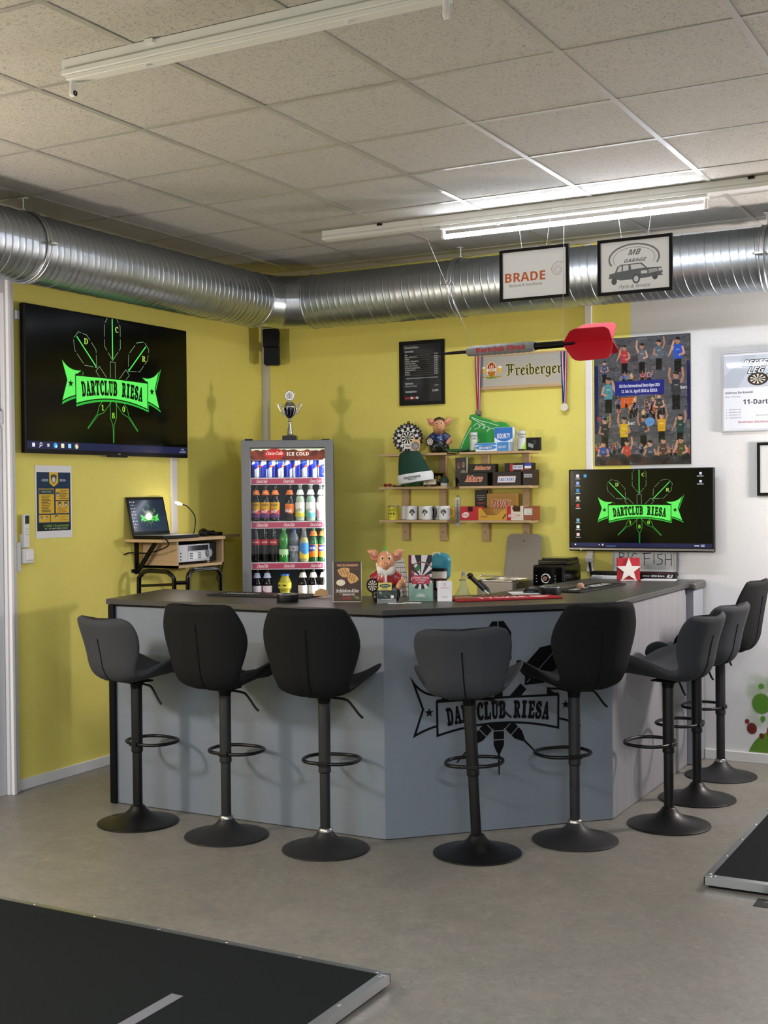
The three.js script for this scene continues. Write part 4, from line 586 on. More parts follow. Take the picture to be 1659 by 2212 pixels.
const lg = new THREE.CylinderGeometry(0.0298, 0.0298, 0.30, 20, 1, true, -0.75, 1.5).rotateZ(Math.PI / 2); { const p = lg.attributes.position, uv = lg.attributes.uv; for (let i = 0; i < p.count; i++) uv.setXY(i, (p.getX(i) + 0.15) / 0.3, Math.min(1, Math.max(0, (Math.atan2(p.getY(i), p.getZ(i)) + 0.75) / 1.5))); }
part(barrel, 'lettering', lg.translate(0.005, 0, 0), mat(0xffffff, 0.6, 0, { map: letters, transparent: true }), 'red lettering');
part(dart, 'shaft', along([[0, 0.195], [0.021, 0.195], [0.021, 0.205], [0.019, 0.21], [0.019, 0.355], [0.013, 0.36], [0.011, 0.42], [0, 0.43]]), M.black);
const fl = new THREE.Shape(); fl.moveTo(0.35, 0); fl.lineTo(0.42, 0.095); fl.quadraticCurveTo(0.44, 0.115, 0.47, 0.118); fl.lineTo(0.60, 0.115); fl.quadraticCurveTo(0.63, 0.112, 0.632, 0.08); fl.lineTo(0.625, 0); fl.closePath();
for (let k = 0; k < 4; k++) part(dart, 'flight', ext(fl, 0.003, 0.0006).translate(0, 0, -0.0015).rotateX(Math.PI / 4 + 0.25 + k * Math.PI / 2), mat(0xc2182c, 0.5, 0, { sheen: 0.2 }));
part(dart, 'hanging_wire', bar([-0.165, 0.026, 0], [-0.49, H - 2.396, 0], 0.0012, 6), M.wire); part(dart, 'hanging_wire', bar([0.352, 0.02, 0], [0.378, H - 2.396, 0], 0.0012, 6), M.wire);
dart.rotation.z = 0.012;
// loudspeaker in the corner
const spk = thing('loudspeaker', 'small black loudspeaker high in the room corner', 'loudspeaker', [0.15, 2.66, 0.13], 0.5);
part(spk, 'upper_cabinet', ext(poly([[-0.052, 0], [0.052, 0], [0.056, 0.105], [0.05, 0.118], [-0.05, 0.118], [-0.056, 0.105]]), 0.07, 0.004).translate(0, 0.004, -0.03), M.black); part(spk, 'lower_cabinet', ext(poly([[-0.05, 0], [0.05, 0], [0.052, -0.11], [0.045, -0.118], [-0.045, -0.118], [-0.052, -0.11]]), 0.07, 0.004).translate(0.004, -0.006, -0.028), M.black); part(spk, 'speaker_bracket', [box(0.02, 0.06, 0.08, 0, 0, -0.06), box(0.05, 0.014, 0.03, 0, 0, 0.02)], M.black);
// wall switch and remote control
const sw = thing('light_switch', 'white light switch low beside the door frame', 'light switch', [0.0125, 1.292, 2.418], Math.PI / 2);
part(sw, 'switch_box', box(0.082, 0.082, 0.04, 0, 0, 0.02, 0.008), M.whitePlastic); part(sw, 'rocker', box(0.052, 0.052, 0.008, 0.004, 0.002, 0.042, 0.003).rotateX(-0.05), M.white); struct('trim_5', box(0.03, 0.16, 0.03, 0.0285, 1.29, 2.485, 0.003), M.frameGrey);
const rc = thing('remote_control', 'slim white remote control in a wall holder above the light switch', 'remote control', [0.0125, 1.432, 2.428], Math.PI / 2);
part(rc, 'holder', box(0.05, 0.08, 0.022, 0, -0.055, 0.011, 0.004), M.whitePlastic); part(rc, 'remote_body', box(0.044, 0.185, 0.02, 0, 0, 0.026, 0.006), M.white); part(rc, 'display', box(0.03, 0.045, 0.002, 0.002, 0.062, 0.0365), mat(0x2c3a3c, 0.2)); for (const [x, y] of [[-0.008, 0.01], [0.01, 0.01], [0.001, -0.005], [-0.008, -0.02], [0.01, -0.02]]) part(rc, 'button', box(0.011, 0.007, 0.002, x, y, 0.0365), mat(0xc6c6c4, 0.5));
// ---------------------------------------------------------------- laptop shelf on the left wall
const shelfWood = M.wood;
const ws = thing('wall_shelf', 'wooden wall shelf with an open box below it and a black triangular bracket', 'shelf', [0.0005, 1.345, 1.15]);
part(ws, 'shelf_board', worldUV(box(0.30, 0.019, 0.65, 0.15, 0, 0.09, 0.002)), shelfWood);
const wbx = part(ws, 'box_panel', worldUV(box(0.285, 0.165, 0.016, 0.1425, -0.0925, 0.248)), shelfWood); part(ws, 'box_panel', worldUV(box(0.285, 0.165, 0.016, 0.1425, -0.0925, -0.222)), shelfWood); part(ws, 'box_panel', worldUV(box(0.285, 0.016, 0.486, 0.1425, -0.167, 0.013)), shelfWood); part(ws, 'box_back', box(0.006, 0.15, 0.46, 0.005, -0.085, 0.013), M.black);
const brk = part(ws, 'bracket', [box(0.012, 0.2, 0.03, 0.0185, -0.11, 0.315), box(0.2, 0.006, 0.03, 0.115, -0.0135, 0.315)], M.black); part(brk, 'bracket_brace', flatBar([0.022, -0.2, 0.315], [0.165, -0.018, 0.315], 0.026, 0.014), M.black); part(brk, 'bracket_foot', box(0.006, 0.022, 0.05, 0.0155, -0.19, 0.335, 0.002), M.black);
const cb = thing('corner_shelf', 'small wooden board in the room corner beside the laptop shelf', 'shelf', [0.0005, 1.345, 0.68]); part(cb, 'shelf_board', worldUV(box(0.15, 0.019, 0.28, 0.075, 0, 0, 0.002)), shelfWood); part(cb, 'shelf_bracket', box(0.12, 0.01, 0.02, 0.06, -0.015, 0.05), M.black);
const rec = thing('audio_receiver', 'silver and black audio receiver inside the wooden shelf box', 'receiver', [0.15, 1.189, 1.163], Math.PI / 2);
part(rec, 'housing', box(0.42, 0.115, 0.24, 0, 0.068, -0.02, 0.004), M.black); part(rec, 'front_panel', box(0.33, 0.11, 0.008, -0.035, 0.068, 0.104, 0.003), mat(0xaeb0b2, 0.35, 0.6));
part(rec, 'display', box(0.21, 0.032, 0.004, 0.01, 0.098, 0.108, 0.001), M.blackGloss); part(rec, 'button_panel', box(0.2, 0.045, 0.004, 0.005, 0.05, 0.108, 0.001), mat(0xc8cacc, 0.3, 0.5));
for (let r = 0; r < 4; r++) for (let c = 0; c < 4; c++) part(rec, 'button', box(0.014, 0.005, 0.003, -0.075 + c * 0.018 + (c > 1 ? 0.05 : 0), 0.034 + r * 0.0105, 0.1108), M.charcoal);
part(rec, 'volume_knob', [cylZ(0.027, 0.016, 0.115, 0.062, 0.112), cylZ(0.02, 0.018, 0.117, 0.062, 0.115)], mat(0x9a9c9e, 0.3, 0.8)); for (const y of [0.05, 0.07, 0.03]) part(rec, 'socket', cylZ(0.004, 0.004, -0.17, y, 0.109), M.black); for (const x of [-0.16, 0.16]) part(rec, 'foot', cyl(0.012, 0.012, 0.011, x, 0.0055, 0.07), M.chrome);
const lap = thing('laptop', 'open black laptop showing the green emblem on the wall shelf', 'laptop', [0.075, 1.3555, 1.385], Math.PI / 2);
part(lap, 'base', box(0.36, 0.02, 0.235, 0, 0.011, 0.1175, 0.005), M.black); part(lap, 'keyboard_deck', box(0.35, 0.002, 0.225, 0, 0.0215, 0.1175), mat(0xb6b8ba, 0.32, 0.7)); const kb = part(lap, 'keyboard', box(0.3, 0.0015, 0.1, -0.01, 0.0226, 0.075), M.charcoal); part(lap, 'trackpad', box(0.08, 0.0012, 0.05, -0.02, 0.0228, 0.175), M.steel);
const lid = part(lap, 'screen_lid', box(0.36, 0.245, 0.009, 0, 0.122, -0.0045, 0.004), M.black); lid.position.set(0, 0.018, 0.004); lid.rotation.x = -0.22;
part(lid, 'screen', plane(0.33, 0.2, 0, 0.125, 0.0006), screenMat(tex(1024, 620, (g, w, h) => { g.fillStyle = '#26313f'; g.fillRect(0, 0, w, h); g.fillStyle = '#2b3847'; g.fillRect(0, h * 0.5, w, h * 0.5); const s = w * 0.27; g.save(); g.beginPath(); g.rect(0, h * 0.05, w, h); g.clip(); emblem(g, w * 0.52, h * 0.58, s, 'green'); g.restore(); for (let i = 0; i < 26; i++) { g.fillStyle = ['#e8eef8', '#d86a4a', '#f0f0e8', '#7ab0e8'][i % 4]; g.fillRect(20 + (i % 3) * 52, 30 + Math.floor(i / 3) * 62, 22, 20); } }), 0.8));
const mp = thing('computer_mouse', 'black computer mouse beside the laptop on the wall shelf', 'mouse', [0.2, 1.3555, 1.02], 0.6); part(mp, 'mouse_body', sph(0.055, 0, 0.004, 0, 0.62, 0.62, 1).translate(0, 0.012, 0), M.black);
solo('game_controller', 'flat black gadget lying at the right end of the laptop shelf', 'gadget', [box(0.13, 0.022, 0.1, 0, 0.012, 0, 0.008), box(0.05, 0.014, 0.05, 0, 0.026, 0.01, 0.005)], M.black, [0.17, 1.3555, 0.9], 0.2);
const ul = thing('usb_lamp', 'small glowing lamp on a black gooseneck behind the laptop', 'lamp', [0.22, 1.3555, 1.165]);
part(ul, 'gooseneck', tube([[0, 0.0, 0], [0.01, 0.05, -0.015], [0.0, 0.13, -0.03], [-0.03, 0.19, 0.0], [-0.05, 0.208, 0.035]], 0.0035, 40), M.black); const ulh = part(ul, 'lamp_head', sph(0.016, 0, 0, 0, 0.8, 0.55, 2.3), mat(0xffffff, 0.4, 0, { emissive: 0xfff6ec, emissiveIntensity: 5 })); ulh.position.set(-0.055, 0.214, 0.062); ulh.rotation.x = -0.25;
{ const l = new THREE.PointLight(0xfff4e8, 0.045, 0, 2); l.position.set(-0.05, 0.185, 0.065); ul.add(l); }
const cordM = M.black;
solo('power_cord', 'black cord hanging from the laptop over the edge of the wall shelf', 'cord', tube([[0.24, 1.366, 1.586], [0.30, 1.366, 1.586], [0.327, 1.35, 1.555], [0.30, 1.31, 1.52], [0.16, 1.27, 1.515], [0.03, 1.27, 1.53], [0.01, 1.26, 1.58]], 0.004, 60), cordM);
solo('power_cord', 'thin black cord looping down below the shelf box', 'cord', tube([[0.012, 1.17, 0.60], [0.06, 1.13, 0.66], [0.1, 1.06, 0.74], [0.12, 1.03, 0.72], [0.05, 1.10, 0.62], [0.012, 1.15, 0.55]], 0.0035, 50), cordM);
solo('socket_outlet', 'white socket on the left wall at the right of the shelf box', 'socket', [box(0.03, 0.075, 0.075, 0.016, 0, 0, 0.006)], M.whitePlastic, [0, 1.18, 0.6]);
const rk = thing('tube_rack', 'black bent tube stand with two hoops under the laptop shelf', 'stand', [0.20, 0, 1.22]);
const hoop = (pts) => tube(pts, 0.0145, 80);
part(rk, 'hoop', hoop([[-0.12, 0.02, 0.3], [-0.12, 0.6, 0.3], [-0.12, 1.08, 0.3], [-0.105, 1.13, 0.3], [-0.06, 1.158, 0.3], [0.06, 1.158, 0.3], [0.11, 1.152, 0.3], [0.145, 1.12, 0.3], [0.15, 1.07, 0.3], [0.15, 0.6, 0.3], [0.15, 0.02, 0.3]]), M.blackGloss);
part(rk, 'hoop', hoop([[0.2, 0.02, 0.23], [0.2, 0.6, 0.23], [0.2, 1.08, 0.23], [0.2, 1.14, 0.22], [0.2, 1.162, 0.17], [0.2, 1.162, 0.0], [0.2, 1.158, -0.06], [0.2, 1.12, -0.10], [0.2, 1.06, -0.105], [0.2, 0.6, -0.105], [0.2, 0.02, -0.105]]), M.blackGloss);
part(rk, 'cross_bar', bar([-0.12, 1.066, 0.3], [0.15, 1.082, 0.3], 0.009), M.blackGloss); part(rk, 'joint_bar', bar([0.15, 1.09, 0.3], [0.2, 1.09, 0.23], 0.012), M.blackGloss);

// ---------------------------------------------------------------- drinks fridge
const FR = thing('drinks_fridge', 'tall grey glass-door drinks fridge in the room corner', 'fridge', [0.649, 0, 0.712], 0.52);
const FW = 0.59, FD = 0.46, FH = 1.968, fg = mat(0x7d7f82, 0.5, 0.2), fi = mat(0x55595c, 0.6);
part(FR, 'cabinet', [box(0.03, FH, FD, -FW / 2 + 0.015, FH / 2, -FD / 2 - 0.04, 0.004), box(0.03, FH, FD, FW / 2 - 0.015, FH / 2, -FD / 2 - 0.04, 0.004), box(FW - 0.06, 0.05, FD, 0, FH - 0.025, -FD / 2 - 0.04), box(FW - 0.06, FH, 0.03, 0, FH / 2, -FD - 0.025), box(FW - 0.06, 0.3, FD, 0, 0.15, -FD / 2 - 0.04)], fi);
{ const s = poly([[-FW / 2, 0.12], [FW / 2, 0.12], [FW / 2, FH], [-FW / 2, FH]]); s.holes.push(new THREE.Path([[-0.244, 0.28], [-0.244, 1.928], [0.246, 1.928], [0.246, 0.28]].map((q) => new THREE.Vector2(...q)))); const d = part(FR, 'door', ext(s, 0.03, 0.003).translate(0, 0, -0.034), fg); part(d, 'door_glass', plane(0.488, 1.646, 0.001, 1.104, -0.012), mat(0xffffff, 0.02, 0, { transmission: 1, thickness: 0, ior: 1.45 })); part(d, 'hinge', [box(0.05, 0.014, 0.05, -0.25, FH + 0.008, -0.03, 0.004)], M.charcoal); part(d, 'hinge', [box(0.05, 0.01, 0.03, 0.25, FH + 0.006, -0.03, 0.004)], M.charcoal); }
const banner = tex(1024, 200, (g, w, h) => {
  g.fillStyle = '#6a2a16'; g.fillRect(0, 0, w, h); for (let i = 0; i < 60; i++) { g.globalAlpha = 0.3; g.fillStyle = ['#8a3a1c', '#4a1c10', '#b0562a', '#3a1610'][i % 4]; g.beginPath(); g.ellipse(rnd() * w, 60 + rnd() * 140, 30 + rnd() * 70, 20 + rnd() * 40, rnd(), 0, 7); g.fill(); } g.globalAlpha = 1;
  g.fillStyle = '#d8e4c4'; g.beginPath(); g.moveTo(0, 0); g.lineTo(w, 0); for (let x = w; x >= 0; x -= 40) g.lineTo(x, 30 + 34 * rnd()); g.fill(); g.fillStyle = '#a82018'; g.beginPath(); g.ellipse(330, 105, 145, 84, 0, 0, 7); g.fill(); g.fillStyle = '#f0d8d0'; word(g, 'Coca-Cola', 330, 95, 74, 230, 'italic bold', 'serif'); g.fillStyle = '#f4f0e8'; word(g, 'ICE COLD', 650, 105, 74, 310, 'bold');
}, { own: 1 });
part(FR, 'banner', [box(0.5, 0.085, 0.012, 0, 1.885, -0.05)], M.white); part(FR, 'banner_print', plane(0.488, 0.083, 0.001, 1.886, -0.0435), screenMat(banner, 0.5, { color: 0xffffff, map: banner, roughness: 0.4 }));
const railTex = tex(1024, 96, (g, w, h) => { g.fillStyle = '#c2506a'; g.fillRect(0, 0, w, h); g.fillStyle = '#fff'; for (const x of [0.14, 0.5, 0.86]) word(g, 'Coca-Cola', w * x, h * 0.5, 76, 150, 'italic bold', 'serif'); });
const FY = [1.722, 1.437, 1.169, 0.893, 0.62];   // shelf levels
for (const [i, y] of FY.entries()) {
  const s = part(FR, 'shelf', [box(FW - 0.07, 0.006, FD - 0.06, 0, y + 0.003, -FD / 2 - 0.055), ...Array.from({ length: 9 }, (_, k) => box(0.004, 0.008, FD - 0.06, -0.22 + k * 0.055, y - 0.002, -FD / 2 - 0.055))], M.white);
  part(s, 'price_rail', box(0.5, 0.046, 0.006, 0.004, y - 0.016, -0.052, 0.001), M.white); part(s, 'rail_print', plane(0.482, 0.036, 0.004, y - 0.016, -0.0485), printMat(railTex, 0.4));
}
part(FR, 'led_strip', box(0.006, 1.56, 0.012, 0.239, 1.07, -0.045), mat(0xffffff, 0.4, 0, { emissive: 0xf4f8ff, emissiveIntensity: 4 }));
for (let i = 0; i < 34; i++) part(FR.children.at(-1), 'led', sph(0.0055, 0.2355, 0.34 + i * 0.0455, -0.041, 0.6, 1, 1), mat(0xffffff, 0.4, 0, { emissive: 0xffffff, emissiveIntensity: 8 }));
{ const l = new THREE.RectAreaLight(0xf0f6ff, 40, 0.012, 1.56); l.position.set(0.23, 1.07, -0.05); l.rotation.y = Math.PI / 2 - 0.5; FR.add(l); }
{ const l = new THREE.RectAreaLight(0xf0f6ff, 22, 0.48, 0.02); l.position.set(0, 1.835, -0.075); l.rotation.x = -Math.PI / 2; FR.add(l); }
const inFridge = (x, y, z) => { const c = Math.cos(0.52), s = Math.sin(0.52); return [0.649 + x * c + z * s, y, 0.712 - x * s + z * c]; };
const glassDark = mat(0x0d0806, 0.08), glassClear = mat(0xdfe6e2, 0.05, 0, { transmission: 0.85, thickness: 0 }), petClear = mat(0xa8b4c0, 0.1, 0, { transmission: 0.7, thickness: 0 }), petGreen = mat(0x4fc04a, 0.12, 0, { transmission: 0.6, thickness: 0 }), glassGreen = mat(0x2e6b34, 0.08, 0, { transmission: 0.45, thickness: 0 });
function bottle(name, label, p, ry, o) {
  const { h, r, nr = 0.013, gm, cap = 0xc8b060, lt, ly = 0.3, lh = 0.3, nt, liquid, grp, waist, cat = 'bottle' } = o, b = thing(name, label, cat, p, ry, grp);
  const prof = waist ? [[0, 0], [r * 0.8, 0], [r, 0.012], [r, h * 0.18], [r * 0.86, h * 0.32], [r * 0.8, h * 0.42], [r * 0.98, h * 0.58], [r, h * 0.68], [r * 0.8, h * 0.8], [nr, h * 0.9], [nr, h * 0.97], [0, h * 0.97]] : [[0, 0], [r * 0.85, 0], [r, 0.008], [r, h * 0.06], [r, h * 0.2], [r, h * 0.36], [r, h * 0.48], [r * 0.995, h * 0.52], [r * 0.93, h * 0.58], [r * 0.6, h * 0.68], [nr * 1.2, h * 0.78], [nr, h * 0.92], [nr * 1.15, h * 0.93], [nr * 1.1, h * 0.97], [0, h * 0.97]];
  const sm = new THREE.CatmullRomCurve3(prof.map((q) => V(q[0], q[1], 0)), false, 'centripetal').getPoints(40).map((q) => [Math.max(0, q.x), Math.max(0, q.y)]);
  part(b, 'glass', lathe(sm, 22), gm); if (liquid) part(b, 'drink', lathe(sm.map(([x, y]) => [Math.max(0, x - 0.0022), Math.min(h * 0.66, y + 0.003)]), 18), liquid);
  part(b, 'cap', cyl(nr * 1.2, nr * 1.25, h * 0.045, 0, h * 0.965, 0, 18), mat(cap, 0.35, 0.4));
  if (lt) part(b, 'label', new THREE.CylinderGeometry(r * 1.045, r * 1.045, h * lh, 24, 1, true, -1.75, 3.5).translate(0, h * ly, 0), printMat(lt, 0.5));
  if (nt) part(b, 'neck_label', new THREE.CylinderGeometry(nr * 1.3, nr * 2.1, h * 0.13, 20, 1, true, -1.75, 3.5).translate(0, h * 0.76, 0), printMat(nt, 0.5));
  return b;
}
const solid = (c, s, tc = '#fff', c2, font = 'bold') => tex(192, 160, (g, w, h) => { g.fillStyle = c; g.fillRect(0, 0, w, h); if (c2) { g.fillStyle = c2; g.beginPath(); g.moveTo(0, h * 0.62); g.quadraticCurveTo(w * 0.3, h * 0.4, w * 0.5, h * 0.62); g.quadraticCurveTo(w * 0.75, h * 0.85, w, h * 0.55); g.lineTo(w, h); g.lineTo(0, h); g.fill(); } g.fillStyle = tc; if (s) word(g, s, w / 2, h * 0.5, 54, w * 0.5, font); });
const canTex = tex(256, 256, (g, w, h) => { g.fillStyle = '#1f2f9a'; g.fillRect(0, 0, w, h); g.fillStyle = '#d4d8e2'; for (const x of [0, 128]) { g.beginPath(); g.moveTo(x, 150); g.lineTo(x + 64, 112); g.lineTo(x + 64, 256); g.lineTo(x, 256); g.fill(); g.beginPath(); g.moveTo(x + 64, 0); g.lineTo(x + 128, 0); g.lineTo(x + 128, 78); g.lineTo(x + 64, 112); g.fill(); g.fillStyle = '#e8b83a'; g.beginPath(); g.arc(x + 58, 110, 16, 0, 7); g.fill(); g.fillStyle = '#c4262e'; g.fillRect(x + 34, 104, 50, 14); g.fillStyle = '#d4d8e2'; } });
const can0 = thing('drink_can', 'x', 'can', [0, 0, 0], 0, 'blue and silver energy drink cans on the top fridge shelf');
part(can0, 'can_body', latheV([[0, 0.002], [0.02, 0], [0.025, 0.006], [0.0265, 0.012], [0.0265, 0.122], [0.0235, 0.131], [0.0235, 0.134], [0, 0.132]], 24), printMat(canTex, 0.25, { metalness: 0.5 })); part(can0, 'can_lid', new THREE.TorusGeometry(0.0228, 0.0014, 6, 24).rotateX(Math.PI / 2).translate(0, 0.134, 0), M.alu);
const ord = ['leftmost', 'second', 'third', 'fourth', 'fifth', 'sixth', 'seventh', 'eighth', 'rightmost'];
for (let i = 0; i < 9; i++) { const l = `${ord[i]} blue and silver drink can${i && i < 8 ? ' from the left' : ''} on the top fridge shelf`, o = i ? copy(can0, l) : can0; o.userData.label = l; o.position.set(...inFridge(-0.214 + i * 0.0545, FY[0] + 0.0065, -0.11 - (i % 3 === 1 ? 0.01 : 0))); o.rotation.y = 0.3 + i * 0.9; }
const spezi = tex(192, 192, (g, w, h) => { g.fillStyle = '#d8a428'; g.fillRect(0, 0, w, h); g.fillStyle = '#2a221c'; word(g, 'PAULANER', w / 2, 34, 30, 110); g.fillStyle = '#d0483a'; g.beginPath(); g.moveTo(0, 100); g.quadraticCurveTo(50, 60, 100, 90); g.quadraticCurveTo(150, 120, 192, 80); g.lineTo(192, 192); g.lineTo(0, 192); g.fill(); g.fillStyle = '#6a3a78'; g.beginPath(); g.moveTo(0, 150); g.quadraticCurveTo(90, 120, 192, 160); g.lineTo(192, 192); g.lineTo(0, 192); g.fill(); g.fillStyle = '#fff'; word(g, 'Spezi', w / 2, 110, 56, 90, 'italic bold'); });
const speziN = solid('#d8702c', 'Spezi', '#ffe0b0');
for (let i = 0; i < 3; i++) bottle('drink_bottle', `dark cola mix bottle with yellow-red label, ${['leftmost', 'middle', 'right'][i]} of three on second fridge shelf`, inFridge(-0.212 + i * 0.063, FY[1] + 0.0065, -0.105), 0, { h: 0.25, r: 0.031, gm: glassDark, lt: spezi, ly: 0.3, lh: 0.4, nt: speziN, grp: 'cola mix bottles on the second fridge shelf', cap: 0x2a2a2a });
bottle('drink_bottle', 'dark soda bottle with orange and black label, alone mid-shelf in the fridge', inFridge(0.008, FY[1] + 0.0065, -0.105), 0, { h: 0.25, r: 0.03, gm: glassDark, lt: solid('#e07a34', 'Kola', '#fff', '#1a1414', 'italic bold'), nt: solid('#c86a3a', ''), ly: 0.28, lh: 0.36, cap: 0xc85a3a });
[['clear lemonade bottle with white and yellow label', '#eef0dc', '#d8cc3a', 0xdfe8c8], ['clear lemonade bottle with white and teal label', '#f0f2e4', '#5ab0ac', 0x9cd0a8], ['clear lemonade bottle with white and pink label, rightmost on its shelf', '#f6f0e8', '#e0808a', 0xf2d8d0]].forEach(([l, c, c2, lq], i) => bottle('drink_bottle', l + (i < 2 ? ' on the second fridge shelf' : ''), inFridge(0.077 + i * 0.069, FY[1] + 0.0065, -0.105), 0, { h: 0.25, r: 0.032, gm: glassClear, liquid: mat(lq, 0.3), lt: solid(c, 'Frucht', '#4a6a5a', c2), nt: solid('#e4ecd8', ''), ly: 0.3, lh: 0.38, cap: 0xe0e4d0, grp: 'lemonade bottles in the fridge' }));
const colaT = solid('#b8242c', 'Coca-Cola', '#fff', null, 'italic bold'), fantaT = tex(192, 160, (g, w, h) => { g.fillStyle = '#e8742a'; g.fillRect(0, 0, w, h); g.fillStyle = '#2a3a8a'; g.beginPath(); g.ellipse(w / 2, h * 0.3, 70, 40, -0.2, 0, 7); g.fill(); g.fillStyle = '#fff'; word(g, 'FANTA', w / 2, h * 0.3, 44, 100, 'italic bold'); });
for (let i = 0; i < 3; i++) bottle('drink_bottle', `black cola bottle with red label, ${['leftmost', 'second', 'third'][i]} of the colas on third fridge shelf`, inFridge(-0.216 + i * 0.059, FY[2] + 0.0065, -0.105 - (i === 1 ? 0.012 : 0)), 0.2, { h: 0.245, r: 0.028, gm: glassDark, lt: colaT, ly: 0.54, lh: 0.15, cap: 0xb03030, grp: 'colas on the third fridge shelf' });
bottle('water_bottle', 'bright green plastic bottle on the third fridge shelf', inFridge(-0.033, FY[2] + 0.0065, -0.1), 0, { h: 0.222, r: 0.0315, gm: petGreen, waist: 1, cap: 0x4fc060, lt: solid('#b8e4a8', ''), ly: 0.3, lh: 0.16 });
bottle('water_bottle', 'clear water bottle with a dark blue cap on the third fridge shelf', inFridge(0.034, FY[2] + 0.0065, -0.105), 0, { h: 0.222, r: 0.031, gm: petClear, waist: 1, cap: 0x2a3490, lt: solid('#9aa0a8', 'Q', '#8a2a2a'), ly: 0.4, lh: 0.16 });
bottle('drink_bottle', 'yellow and blue energy drink bottle on the third fridge shelf', inFridge(0.1, FY[2] + 0.0065, -0.1), 0, { h: 0.245, r: 0.031, gm: glassClear, liquid: mat(0xd8c23a, 0.3), lt: solid('#3a86c8', '', '#fff', '#e8cc3a'), ly: 0.3, lh: 0.42, cap: 0xd8d8d8 });
for (let i = 0; i < 2; i++) bottle('drink_bottle', `green bottle with orange label, ${['left', 'right'][i]} of the pair on third fridge shelf`, inFridge(0.1625 + i * 0.06, FY[2] + 0.0065, -0.105), 0, { h: 0.245, r: 0.028, gm: glassGreen, lt: fantaT, ly: 0.3, lh: 0.34, nt: solid('#e8742a', 'FANTA', '#2a3a8a'), cap: 0x3a7a4a, grp: 'orange sodas in the fridge' });
for (let i = 0; i < 2; i++) bottle('beer_bottle', `dark beer bottle with pale blue neck label, ${['left', 'right'][i]} of the pair on lowest visible shelf`, inFridge(-0.212 + i * 0.068, FY[3] + 0.0065, -0.105), 0, { h: 0.25, r: 0.031, gm: glassDark, nt: solid('#c4d0ea', ''), lt: solid('#f0e4ea', '', '#fff', '#c86a7a'), ly: 0.36, lh: 0.26, cap: 0x8aa0c8, grp: 'pale necked beers on the fourth fridge shelf' });
bottle('drink_bottle', 'squat yellow bottle with a blue cap on the fourth fridge shelf', inFridge(-0.028, FY[3] + 0.0065, -0.1), 0, { h: 0.20, r: 0.043, gm: mat(0xb8b03a, 0.2), waist: 1, cap: 0x2a6ad0, lt: solid('#e0d84a', '0', '#3a3a2a'), ly: 0.62, lh: 0.2, nr: 0.026 });
for (let i = 0; i < 3; i++) bottle('beer_bottle', `dark beer bottle with white neck label, ${['left', 'middle', 'right'][i]} of the three on lowest visible shelf`, inFridge(0.09 + i * 0.068, FY[3] + 0.0065, -0.105), 0, { h: 0.25, r: 0.032, gm: glassDark, nt: solid('#eceadc', ''), lt: solid('#f4f2ec', '', '#fff', '#e8dcc8'), ly: 0.36, lh: 0.26, cap: 0xd8c8a8, grp: 'white necked beers on the fourth fridge shelf' });
// trophy
const tr = thing('trophy', 'silver and black trophy cup with two handles on top of the fridge', 'trophy', [0.60, FH + 0.001, 0.60], 0.45);
part(tr, 'plinth', box(0.092, 0.036, 0.092, 0, 0.018, 0, 0.002), mat(0x151515, 0.15)); const chr = M.chrome;
part(tr, 'stem', lathe([[0.03, 0.036], [0.027, 0.042], [0.02, 0.05], [0.024, 0.058], [0.018, 0.068], [0.021, 0.076], [0.013, 0.092], [0.012, 0.11], [0.006, 0.124], [0.013, 0.13], [0.014, 0.137], [0.007, 0.144], [0.008, 0.152]], 28), chr);
const cup = part(tr, 'cup', lathe([[0.008, 0.15], [0.022, 0.162], [0.035, 0.184], [0.041, 0.208], [0.042, 0.222]], 32), mat(0x17193a, 0.15, 0.6), 'dark blue cup bowl'); part(tr, 'cup_rim', lathe([[0.042, 0.218], [0.046, 0.221], [0.046, 0.227], [0.042, 0.23], [0.036, 0.245], [0.022, 0.258], [0.006, 0.266], [0.004, 0.272], [0, 0.273]], 32), chr);
for (let i = 0; i < 10; i++) part(cup, 'fin', tube([[0.012, 0.153, 0], [0.03, 0.172, 0], [0.041, 0.2, 0], [0.045, 0.22, 0]], 0.0022, 12, false, 6).rotateY(i * Math.PI / 5), chr);
for (const s of [-1, 1]) part(tr, 'handle', [tube([[s * 0.032, 0.176, 0], [s * 0.052, 0.19, 0], [s * 0.068, 0.215, 0], [s * 0.078, 0.24, 0]], 0.006, 24), tube([[s * 0.078, 0.24, 0], [s * 0.07, 0.248, 0], [s * 0.055, 0.236, 0], [s * 0.044, 0.226, 0]], 0.004, 20), tube([[s * 0.02, 0.24, 0], [s * 0.046, 0.232, 0], [s * 0.06, 0.23, 0]], 0.003, 14)], chr);
part(tr, 'medallion', [cylZ(0.028, 0.006, 0, 0.3, 0, 28), ...Array.from({ length: 12 }, (_, i) => sph(0.007, 0.029 * Math.cos(i * 0.5236), 0.3 + 0.029 * Math.sin(i * 0.5236), 0, 1, 1, 0.6))], chr); part(tr, 'medallion_face', new THREE.CircleGeometry(0.024, 28).translate(0, 0.3, 0.0036), printMat(tex(128, 128, (g) => { g.fillStyle = '#cfc9c8'; g.fillRect(0, 0, 128, 128); g.fillStyle = '#9a9494'; word(g, '1', 64, 66, 96, 0, 'bold', 'serif'); }), 0.4));

